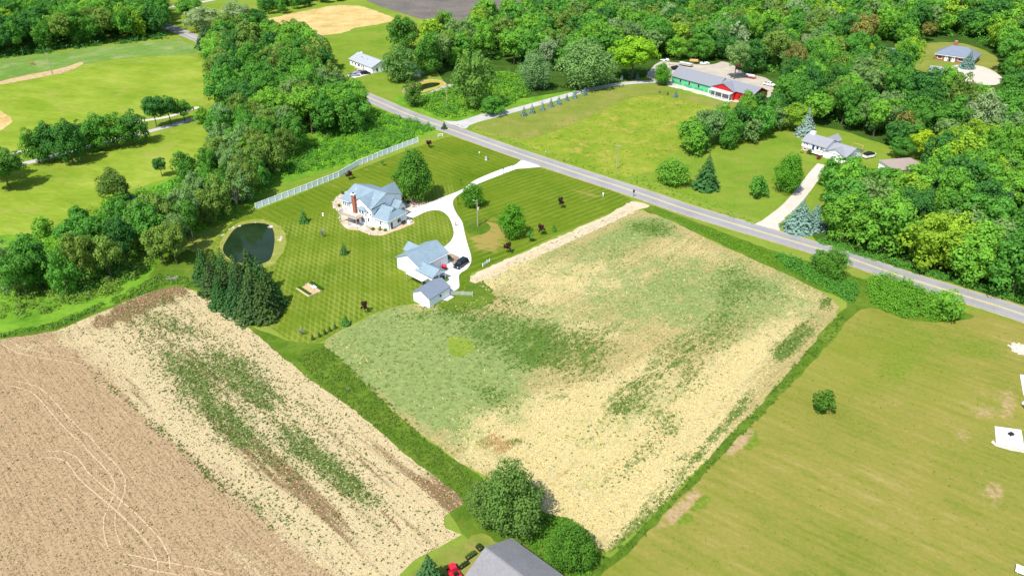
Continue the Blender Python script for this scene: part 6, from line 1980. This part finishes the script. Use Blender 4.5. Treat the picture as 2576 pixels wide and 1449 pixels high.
for sx in (-1, 1):
    for sy in (-1, 1):
        Bx(sx * 1.0 - .05, sx * 1.0 + .05, sy * .5 - .05, sy * .5 + .05, 0, .68).build('leg', 'vinyl', e)
# green-roofed shed by the little pond
gs0, gs1 = at(*w_(1760, 618)), at(*w_(1895, 580))
GS = empty("green_roof_shed", (gs0.x, gs0.y, 0), frame_of(gs0, gs1), "pale shed with dark green metal roof half behind the shade tree", "shed")
gable_walls(MB(), 0, 4.4, 0, 9.5, 2.6, 4.4, 'y').build('wall', 'siding', GS)
roof_slab(MB(), 0, 4.4, 0, 9.5, 2.6, 4.4, 'y', .3, .3).build('roof', 'roof_green', GS)
MB().obox((5.3, 3.4, 2.2), (.95, 0, -.25), (0, 3.3, 0), (0, 0, .06)).build('lean_to_roof', 'roof_green', GS)
for y in (.4, 6.4):
    Bx(6.0, 6.15, y, y + .15, 0, 1.9).build('post', 'greywood', GS)
Bx(4.46, 4.52, .4, 6.4, 0, 2.1).build('opening', 'dark', GS)

# ------------------------------------------------------------------ ranch house
r_ = zq(2320, 360, 10.35)
rL, rK = at(*r_(1600, 1240)), at(*r_(290, 830))
RH = empty("ranch_house", (rL.x, rL.y, 0), frame_of(rK, rL), "white split-level house with light grey roof and blue door, right of the meadow", "house")
gable_walls(MB(), -8.3, 0, 0, 11.0, 2.4, 4.3, 'x').build('garage_wall', 'siding', RH)
gable_walls(MB(), -8.3, -.2, -.3, 6.0, 2.3, 3.95, 'y').build('garage_gable', 'siding', RH)
roof_slab(MB(), -8.3, 0, 0, 11.0, 2.4, 4.3, 'x', .35, .4).build('garage_roof', 'roof_ranch', RH)
roof_slab(MB(), -8.3, -.2, -.3, 6.4, 2.3, 3.95, 'y', .35, .35).build('gable_roof', 'roof_ranch', RH)
gable_walls(MB(), -17.4, -7.9, -.2, 7.6, 3.7, 5.6, 'x', 1.6).build('upper_wall', 'siding', RH)
Bx(-17.3, -8.0, -.1, 7.5, 0, 1.6).build('lower_wall', 'tan_brick', RH)
rr_ = roof_slab(MB(), -17.4, -7.9, -.2, 7.6, 3.7, 5.6, 'x', .35, .5).build('roof', 'roof_ranch', RH)
gable_walls(MB(), -13.2, -9.6, 7.4, 12.5, 3.4, 5.0, 'y').build('rear_wing_wall', 'siding', RH)
roof_slab(MB(), -13.2, -9.6, 5.0, 12.5, 3.4, 5.0, 'y', .35, .4).build('rear_wing_roof', 'roof_ranch', RH)
Bx(-16.9, -15.3, 3.2, 4.4, 4.6, 6.6).build('chimney', 'vinyl', rr_)
for x in (-16.3, -15.7, -15.1):
    window(RH, '-y', (x, -.2, 2.8), .42, 1.2)
window(RH, '-y', (-15.8, -.1, .9), .9, .8)
door(RH, '-y', (-12.7, -.2, 1.55), .95, 2.0, 'door_blue')
window(RH, '-y', (-11.2, -.2, 2.6), 1.3, 1.2)
window(RH, '-y', (-9.3, -.2, 2.6), 1.3, 1.2)
po = Bx(-13.4, -8.4, -1.7, -.2, .9, 1.05).build('porch', 'vinyl', RH)
for x in (-13.3, -10.9, -8.5):
    Bx(x - .07, x + .07, -1.68, -1.54, 1.05, 3.4).build('porch_post', 'vinyl', RH)
Bx(-6.9, -1.8, -.38, -.32, .05, 2.0).build('garage_door', 'vinyl', RH)
window(RH, '-y', (-4.25, -.3, 3.1), .35, .35)
window(RH, '+x', (0, 2.0, 1.4), .6, .9)
pRa = Matrix.Translation(RH.location) @ Matrix.Rotation(RH.rotation_euler.z, 4, 'Z')
e = empty("swing_frame", on(pRa, -3.5, 14.2), RH.rotation_euler.z, "yellow timber swing frame behind the ranch house", "swing set")
for sx in (-1, 1):
    for sy in (-1, 1):
        MB().tube((sx * 2.2, sy * 1.1, 0), (sx * 1.8, 0, 2.9), .09, .09, 6).build('leg', 'wood', e)
MB().tube((-1.9, 0, 2.85), (1.9, 0, 2.85), .1, .1, 6).build('beam', 'wood', e)
for x in (-.7, .7):
    Bx(x - .25, x + .25, -.08, .08, .5, .55).build('seat', 'black', e)
    MB().tube((x - .22, 0, .55), (x - .22, 0, 2.8), .012, .012, 4).tube((x + .22, 0, .55), (x + .22, 0, 2.8), .012, .012, 4).build('chain', 'steel', e)
# boat under a black cover
e = empty("covered_boat", on(pRa, 2.3, 12.2), RH.rotation_euler.z + math.radians(75), "white boat with black canopy beside the ranch house garage", "boat")
MB().prism([(-2.6, -.9), (1.3, -1.0), (2.4, -.6), (2.9, 0), (2.4, .6), (1.3, 1.0), (-2.6, .9)], 'z', .5, 1.25).build('hull', 'carwhite', e)
MB().prism([(-2.4, 1.25), (1.9, 1.25), (1.2, 1.9), (-.4, 2.2), (-2.2, 1.9)], 'y', -.85, .85).build('canopy', 'black', e)
for s in (-1, 1):
    o = link('wheel', WH[0], e, (-.6, s * .8, .3))
    o.scale = (.8, .8, .8)
    link('rim', WH[1], o)

# ------------------------------------------------------------------ brick house and its garage, upper right
k_ = zq(2680, 100, 10.35)
kL, kK = at(*k_(1780, 950)), at(*k_(620, 780))
KH = empty("brick_house", (kL.x, kL.y, 0), frame_of(kK, kL), "brick house with wide slate-blue roof in the upper right wood", "house")
Bx(-18.5, -.3, 0, 13, 0, 2.95).build('wall', 'brick', KH)
kr = hip_roof(MB(), -18.5, -.3, 0, 13, 2.95, 6.6, .7, .3, 6.0).build('roof', 'roof_slate', KH)
kc = Bx(-13.2, -11.4, 8.4, 9.6, 3, 8.6).build('chimney', 'brick', kr)
Bx(-12.8, -11.8, 8.7, 9.3, 8.6, 8.9).build('flue', 'stone', kc)
for x in (-13.2, -9.7):
    Bx(x - .7, x + .7, -.08, -.01, .1, 2.7).build('wall_panel', 'vinyl', KH)
    window(KH, '-y', (x, -.08, 1.7), .5, .9)
door(KH, '-y', (-11.4, 0, .05), 1.0, 2.1)
window(KH, '-y', (-16.2, 0, 1.5), 2.2, 1.2)
window(KH, '-y', (-6.4, 0, 1.6), 2.4, 1.2)
Bx(-18.9, 0.1, -.72, -.62, 2.75, 2.95).build('fascia', 'vinyl', KH)
for y in (2.5, 6, 9.5):
    window(KH, '+x', (-.3, y, 1.6), 1.2, 1.3)
kg0, kg1 = at(*k_(400, 1300)), at(*k_(870, 1350))
KG = empty("brick_house_garage", (kg0.x, kg0.y, 0), frame_of(kg0, kg1), "white garage with light grey roof in front of the brick house", "garage")
kgl = (kg1 - kg0).length
gable_walls(MB(), 0, kgl, 0, 9.5, 2.5, 4.2, 'x').build('wall', 'siding', KG)
roof_slab(MB(), 0, kgl, 0, 9.5, 2.5, 4.2, 'x', .3, .5).build('roof', 'roof_ranch', KG)
for x in (kgl * .48, kgl * .6):
    window(KG, '-y', (x, 0, 1.7), .5, .8)
car("white_van", Vector(at(*k_(1200, 1260))) + Vector((0, 0, L5)), math.radians(-10), 'van', 'carwhite', "white van on the drive beside the brick house garage", "van")
e = empty("green_umbrella", at(*k_(1360, 1050)), 0, "closed mint green parasol beside the blue spruce at the brick house", "parasol")
MB().tube((0, 0, 0), (0, 0, 2.4), .03, .03, 6).build('pole', 'rail', e)
MB().tube((0, 0, .9), (0, 0, 2.3), .32, .05, 10).build('canopy', 'greenplastic', e)
# hidden small buildings


def small_house(name, c, ang, lx, ly, ze, zr, roofm, wallm, label, cat="house", hip=False):
    e = empty(name, (c.x, c.y, 0), ang, label, cat)
    if hip:
        Bx(-lx / 2, lx / 2, -ly / 2, ly / 2, 0, ze).build('wall', wallm, e)
        hip_roof(MB(), -lx / 2, lx / 2, -ly / 2, ly / 2, ze, zr, .4, .15).build('roof', roofm, e)
    else:
        gable_walls(MB(), -lx / 2, lx / 2, -ly / 2, ly / 2, ze, zr, 'x').build('wall', wallm, e)
        roof_slab(MB(), -lx / 2, lx / 2, -ly / 2, ly / 2, ze, zr, 'x', .3, .4).build('roof', roofm, e)
    for x in (-lx * .25, lx * .25):
        window(e, '-y', (x, -ly / 2, ze * .55), 1.0, 1.1)
    door(e, '-y', (0, -ly / 2, .05), .95, 2.0)
    window(e, '+x', (lx / 2, 0, ze * .55), .9, 1.1)
    return e


small_house("hidden_house", at(775, 108), math.radians(-25), 16, 9, 2.8, 5.2, 'roof_slate', 'siding', "grey-roofed house nearly hidden by trees below the hay field")
small_house("brown_roof_house", at(2268, 432), math.radians(10), 12, 9, 2.6, 4.8, 'roof_brown', 'siding', "brown hip-roofed building half hidden behind the ranch house trees", hip=True)
small_house("wood_cabin", at(2232, 142), math.radians(-20), 6, 5, 2.6, 4.2, 'roof_slate', 'siding', "small white cabin peeping out of the upper right wood", "cabin")
small_house("far_shed", at(690, 8), math.radians(-20), 9, 6, 2.8, 4.2, 'roof_pale', 'siding', "white metal shed at the top edge beside the hay field hedge", "shed")
# tables and junk by the brown roof
for k, (x, y, lab) in enumerate(((2212, 436, "white plastic table on the grass left of the brown-roofed building"), (2228, 452, "white cloth-covered table under the trees by the brown-roofed building"))):
    e = empty("garden_table", at(x, y), .4 * k, lab, "table")
    Bx(-.9, .9, -.5, .5, .66, .74).build('top', 'vinyl', e)
    for sx in (-1, 1):
        for sy in (-1, 1):
            Bx(sx * .75 - .04, sx * .75 + .04, sy * .4 - .04, sy * .4 + .04, 0, .66).build('leg', 'vinyl', e)


# ------------------------------------------------------------------ poles, boxes, signs
def pole(base, top_row, label, arm=True, lamp=False, box=False):
    g = at(*base)
    h = height_at(g, top_row)
    e = empty("utility_pole", g, math.radians(-20), label, "pole", "utility poles")
    MB().tube((0, 0, 0), (0, 0, h), .17, .11, 8).build('shaft', 'polewood', e)
    if arm:
        MB().obox((0, 0, h - .5), (1.2, 0, 0), (0, .06, 0), (0, 0, .07)).build('crossarm', 'polewood', e)
        for x in (-1.05, -.4, .4, 1.05):
            MB().tube((x, 0, h - .43), (x, 0, h - .22), .05, .05, 6).build('insulator', 'rail', e)
    if lamp:
        a = MB().tube((0, 0, h - .7), (-.9, 0, h - .4), .04, .04, 6).build('lamp_arm', 'rail', e)
        MB().obox((-1.1, 0, h - .42), (.28, 0, 0), (0, .12, 0), (0, 0, .07)).build('lamp_head', 'rail', a)
    if box:
        MB().tube((.3, 0, h * .62), (.3, 0, h * .62 + .8), .26, .26, 12).build('transformer', 'rail', e)
    return e


pole(q(2, 1, 1043, 242), q(2, 1, 1050, 2)[1] - 2, "utility pole with crossarm on the meadow beside the road")
pole(q(1, 1, 2215, 810), q(1, 1, 2205, 545)[1], "light pole with transformer inside the bend of the white drive", False, True, True)
pole(q(0, 0, 525, 740), q(0, 0, 460, 525)[1], "grey utility pole at the paddock fence, leftmost", True)
pole(q(0, 0, 1815, 505), q(0, 0, 1790, 380)[1], "utility pole at the right end of the horse paddock", True)
pole(q(0, 0, 2165, 245), q(0, 0, 2145, 105)[1], "utility pole right of the silver willow at the top", True)
pole(q(1, 0, 1905, 1062), q(1, 0, 1890, 885)[1], "utility pole in the scrub between the little pond and the road", True)


def post_thing(name, base, label, cat, parts):
    e = empty(name, at(*base), math.radians(-20), label, cat)
    for (nm, mat, bx) in parts:
        Bx(*bx).build(nm, mat, e)
    return e


post_thing("electric_box", q(1, 1, 2300, 152), "grey utility cabinet on the front lawn near the road", "utility box", [('cabinet', 'rail', (-.35, .35, -.3, .3, .1, 1.5)), ('plinth', 'concrete', (-.45, .45, -.4, .4, 0, .1)), ('lid', 'steel', (-.38, .38, -.33, .33, 1.5, 1.58))])
post_thing("mailbox", q(1, 1, 2232, 105), "small white mailbox on a post by the front lawn roadside", "mailbox", [('post', 'greywood', (-.05, .05, -.05, .05, 0, 1.0)), ('box', 'vinyl', (-.14, .14, -.28, .28, 1.0, 1.28))])
post_thing("mailbox", q(3, 1, 190, 865), "dark mailbox by the road at the ranch house drive", "mailbox", [('post', 'black', (-.06, .06, -.06, .06, 0, 1.05)), ('box', 'black', (-.16, .16, -.3, .3, 1.05, 1.4))])
post_thing("mailbox", q(2, 1, 335, 100), "grey mailbox across the road from the white drive", "mailbox", [('post', 'greywood', (-.06, .06, -.06, .06, 0, 1.0)), ('box', 'rail', (-.16, .16, -.3, .3, 1.0, 1.32))])
post_thing("mailbox", q(2, 1, 910, 515), "white marker box on the side lawn near the gravel track mouth", "mailbox", [('post', 'vinyl', (-.1, .1, -.1, .1, 0, .9)), ('box', 'vinyl', (-.18, .18, -.3, .3, .9, 1.25))])
post_thing("road_sign", q(2, 1, 1213, 520), "tall dark roadside sign post at the gravel track mouth", "sign", [('post', 'black', (-.06, .06, -.06, .06, 0, 2.4)), ('plate', 'black', (-.3, .3, -.09, -.065, 1.6, 2.5))])
for k, (b, lab) in enumerate(((q(1, 1, 2048, 410), "thin black lamp post left of the drive fork"), (q(1, 1, 2018, 600), "thin black lamp post on the lawn right of the drive fork"), (q(1, 1, 2470, 295), "thin lamp post beside the upper drive"), (q(1, 1, 1378, 490), "thin black lamp post in the bed by the front door"))):
    post_thing("garden_lamp", b, lab, "lamp post", [('post', 'black', (-.05, .05, -.05, .05, 0, 1.9)), ('lantern', 'black', (-.13, .13, -.13, .13, 1.9, 2.3)), ('cap', 'black', (-.17, .17, -.17, .17, 2.3, 2.36))])
post_thing("garden_statue", q(1, 1, 672, 710), "small white garden ornament on the lawn right of the pond", "ornament", [('base', 'concrete', (-.25, .25, -.25, .25, 0, .25)), ('column', 'vinyl', (-.12, .12, -.12, .12, .25, .8)), ('top', 'vinyl', (-.2, .2, -.2, .2, .8, .95))])
# paddock fence: posts with two wires
for nm, pts, lab in (("wire_fence", [q(0, 0, *p) for p in ((0, 815), (240, 760), (520, 742), (900, 690), (1300, 645), (1790, 595))], "wire fence along the lower side of the horse paddock"), ("wire_fence", [q(0, 0, *p) for p in ((70, 640), (150, 700), (240, 765))], "short wire fence inside the paddock's left end")):
    P = [at(*p) for p in pts]
    root = empty(nm, P[0], 0, lab, "fence", "paddock fences")
    pm = Bx(-.06, .06, -.06, .06, 0, 1.3).mesh("post", 'greywood')
    wires = MB()
    for a, b in zip(P, P[1:]):
        n = max(1, int((b - a).length / 4))
        for i in range(n):
            link("post", pm, root, a.lerp(b, i / n) - P[0])
        for z in (.6, 1.1):
            wires.tube(a - P[0] + Vector((0, 0, z)), b - P[0] + Vector((0, 0, z)), .012, .012, 4, False)
    wires.build("wire", 'steel', root)
# raised vegetable bed
vz = zq(820, 680, 7.156)
v0, v1 = at(*vz(600, 1365)), at(*vz(340, 1195))
va = frame_of(v1, v0)
VB = empty("vegetable_garden", (v0.x, v0.y, 0), va, "small timber-edged vegetable garden on the checkered lawn", "garden bed")
LX, LY = (v0 - v1).length, 5.2
Bx(-LX, 0, 0, .15, 0, .3).build('edging', 'deckwood', VB)
Bx(-.15, 0, .15, LY * .5, 0, .3).build('edging', 'deckwood', VB)
Bx(-LX, -LX + .15, LY * .5, LY, 0, .3).build('edging', 'deckwood', VB)
Bx(-LX + .15, 0, LY * .62, LY * .62 + .15, 0, .3).build('edging', 'deckwood', VB)
Bx(-LX + .2, -.2, .2, LY * .95, 0.06, .10).build('soil', 'dirt', VB)
for (y0, y1, nb) in ((.3, 1.3, 9), (LY * .68, LY * .95, 9)):
    for i in range(nb):
        o = link('vegetables', PROTO['bush1'][0], VB, (-LX + .4 + i * (LX - .8) / (nb - 1), (y0 + y1) / 2, .08))
        o.scale = (.75, y1 - y0, .6)
        o.color = (0.06, 0.17, 0.012, 1)
Bx(-LX * .62, -LX * .36, LY * .56, LY * .74, .32, .42).build('cold_frame', 'vinyl', VB)
# brush pile
pc = at(*q(0, 1, 1715, 1340))
BP = empty("brush_pile", pc, 0, "pile of dry branches at the corner of the ploughed field", "brush pile")
bpm = MB()
br_ = random.Random(6)
for i in range(60):
    a = br_.uniform(0, 6.28)
    l = br_.uniform(.6, 1.6)
    c0 = Vector((br_.uniform(-1.3, 1.3), br_.uniform(-.9, .9), br_.uniform(.05, .6)))
    d = Vector((math.cos(a), math.sin(a), br_.uniform(-.15, .2))) * l
    bpm.tube(c0 - d / 2, c0 + d / 2, .05, .03, 5, False)
bpm.build('branches', 'pale_bark', BP)

# ------------------------------------------------------------------ right edge: patio, pads, camper
R_ = zq(2760, 960, 3.813)
sheet("white_patio", [R_(*p) for p in ((585, 1105), (700, 1120), (880, 1145), (900, 1240), (915, 1370), (760, 1330), (600, 1290))], 'drive', .16, curve=False, thick=.15)
sheet("gravel_edge", [R_(*p) for p in ((545, 1280), (570, 1255), (600, 1295), (760, 1335), (915, 1375), (915, 1400), (760, 1370), (600, 1325))], 'rubble', L5)
sheet("white_pad", [R_(*p) for p in ((750, 210), (800, 178), (915, 190), (1000, 200), (1000, 330), (885, 300), (810, 270))], 'rubble', L5)
sheet("concrete_walk", [R_(*p) for p in ((868, 522), (930, 530), (1000, 530), (1000, 900), (930, 800), (905, 740))], 'drive', L5, curve=False)
pat = bpy.data.objects['white_patio']
pj = MB()
for (x0, y0, x1, y1) in ((690, 1119, 680, 1311), (795, 1132, 800, 1340), (590, 1200, 905, 1255)):
    a_, b2_ = at(*R_(x0, y0)), at(*R_(x1, y1))
    d_ = (b2_ - a_).normalized()
    nn_ = Vector((-d_.y, d_.x, 0)) * .025
    pj.obox((a_ + b2_) / 2 + Vector((0, 0, .162)), (b2_ - a_) / 2, nn_, (0, 0, .004))
pj.build("joint", 'greywood', pat)
stones("pad_stones", [at(*R_(*p)) for p in ((770, 205), (800, 185), (830, 185), (860, 190), (810, 260), (850, 280), (880, 290))], 50, .15, .35)
e = empty("black_stool", Vector(at(*R_(762, 1205))) + Vector((0, 0, .16)), .3, "small black box seat on the white patio at the right edge", "stool")
Bx(-.4, .4, -.35, .35, .25, .5).build('seat', 'black', e)
for sx in (-1, 1):
    for sy in (-1, 1):
        Bx(sx * .33 - .04, sx * .33 + .04, sy * .28 - .04, sy * .28 + .04, 0, .25).build('leg', 'black', e)
cm = at(*R_(985, 970))
car("camper_van", (cm.x + 1.0, cm.y + .2, L5), math.radians(95), 'van', 'carwhite', "white van cut by the right edge beside the worn patch", "van")
e = empty("white_ramp", at(2560, 1436), math.radians(-35), "white slab cut by the bottom right corner", "slab")
MB().obox((1.2, 0, .55), (1.6, 0, 0), (0, .8, 0), (0, 0, .06)).build('top', 'vinyl', e)
for sx in (0, 2.4):
    Bx(sx - .05, sx + .05, -.6, .6, 0, .49).build('leg', 'rail', e)

# ------------------------------------------------------------------ person on the drive, horse in the paddock


def skinned(name, verts, edges, radii, mat, parent, sub=1):
    me = bpy.data.meshes.new(name)
    me.from_pydata(verts, edges, [])
    me.materials.append(M[mat])
    o = link(name, me, parent)
    sk = o.modifiers.new('skin', 'SKIN')
    sk.use_smooth_shade = True
    for i, r in enumerate(radii):
        d = me.skin_vertices[0].data[i]
        d.radius = (r, r) if not isinstance(r, tuple) else r
    me.skin_vertices[0].data[0].use_root = True
    sb = o.modifiers.new('sub', 'SUBSURF')
    sb.levels = sub
    sb.render_levels = sub
    return o


pp = at(*g6((1998, 812))[0])
PE = empty("person", (pp.x, pp.y, L5), math.radians(200), "person in a red shirt and blue jeans walking on the white drive", "person")
V, E_, Rr = [], [], []


def jv(p, r, link_to=None):
    V.append(p)
    Rr.append(r)
    if link_to is not None:
        E_.append((link_to, len(V) - 1))
    return len(V) - 1


pel = jv((0, 0, .95), .14)
wst = jv((.01, 0, 1.12), .13, pel)
chs = jv((.02, 0, 1.33), .15, wst)
nck = jv((.02, 0, 1.5), .058, chs)
hd0 = jv((.03, 0, 1.58), .08, nck)
hd1 = jv((.035, 0, 1.70), .095, hd0)
for s in (-1, 1):
    sh = jv((.02, s * .19, 1.42), .062, chs)
    el = jv((.0 + s * .05, s * .26, 1.15), .045, sh)
    wr_ = jv((.08 + s * .1, s * .27, .93), .03, el)
    pa = jv((.10 + s * .11, s * .27, .86), .036, wr_)
    for j in range(4):
        fb = jv((.075 + s * .11 + j * .018, s * .275, .80), .009, pa)
        jv((.075 + s * .11 + j * .018, s * .262, .755 + abs(j - 1.5) * .008), .008, fb)
    th_ = jv((.14 + s * .11, s * .25, .83), .010, pa)
    jv((.155 + s * .11, s * .24, .80), .009, th_)
    hp = jv((0, s * .09, .90), .10, pel)
    kn = jv((.06 + s * .12, s * .1, .50), .065, hp)
    an = jv((-.02 + s * .16, s * .1, .09), .042, kn)
    jv((.13 + s * .16, s * .11, .05), .04, an)
skinned("body", V, E_, Rr, 'skin', PE)
skinned("shirt", [(0, 0, .92), (.01, 0, 1.12), (.02, 0, 1.33), (.02, -.19, 1.42), (.02, .19, 1.42), (-.03, -.24, 1.22), (.03, .24, 1.22)], [(0, 1), (1, 2), (2, 3), (2, 4), (3, 5), (4, 6)], [.165, .155, .178, .08, .08, .065, .065], 'red', PE)
skinned("trousers", [(0, 0, .97), (0, -.09, .88), (0, .09, .88), (-.06, -.1, .5), (.18, .1, .5), (-.18, -.1, .12), (.14, .1, .12)], [(0, 1), (0, 2), (1, 3), (2, 4), (3, 5), (4, 6)], [.155, .118, .118, .082, .082, .065, .065], 'jeans', PE)
MB().blob((.02, 0, 1.73), (.105, .098, .09), 2, .03, 1).build("hair", 'mulch', PE)

hg = at(*q(0, 0, 332, 652))
HO = empty("horse", (hg.x, hg.y, L2), math.radians(175), "brown horse grazing in the paddock below the upper left wood", "horse")
V, E_, Rr = [], [], []
rump = jv((-.75, 0, 1.2), .32)
bel = jv((-.1, 0, 1.12), .36, rump)
che = jv((.55, 0, 1.15), .33, bel)
nk1 = jv((.95, 0, 1.15), .2, che)
nk2 = jv((1.3, 0, .8), .14, nk1)
hd_a = jv((1.5, 0, .5), .13, nk2)
jv((1.62, 0, .16), .085, hd_a)
for s in (-1, 1):
    f1 = jv((.6, s * .2, .85), .13, che)
    f2 = jv((.62 + s * .06, s * .2, .45), .07, f1)
    f3 = jv((.6 + s * .06, s * .2, .12), .045, f2)
    jv((.65 + s * .06, s * .2, .04), .06, f3)
    h1 = jv((-.72, s * .2, .88), .18, rump)
    h2 = jv((-.62, s * .2, .68), .12, h1)
    h3 = jv((-.86 + s * .05, s * .2, .42), .07, h2)
    h4 = jv((-.84 + s * .05, s * .2, .12), .045, h3)
    jv((-.78 + s * .05, s * .2, .04), .06, h4)
    ea = jv((1.36, s * .09, .78), .03, nk2)
    jv((1.34, s * .11, .9), .012, ea)
skinned("body", V, E_, Rr, 'horse', HO, 2)
skinned("tail", [(-1.03, 0, 1.3), (-1.2, 0, 1.0), (-1.18, 0, .5)], [(0, 1), (1, 2)], [.05, .09, .04], 'mane', HO)
skinned("mane", [(.7, 0, 1.46), (1.02, 0, 1.3), (1.35, 0, .92)], [(0, 1), (1, 2)], [.06, .06, .04], 'mane', HO)
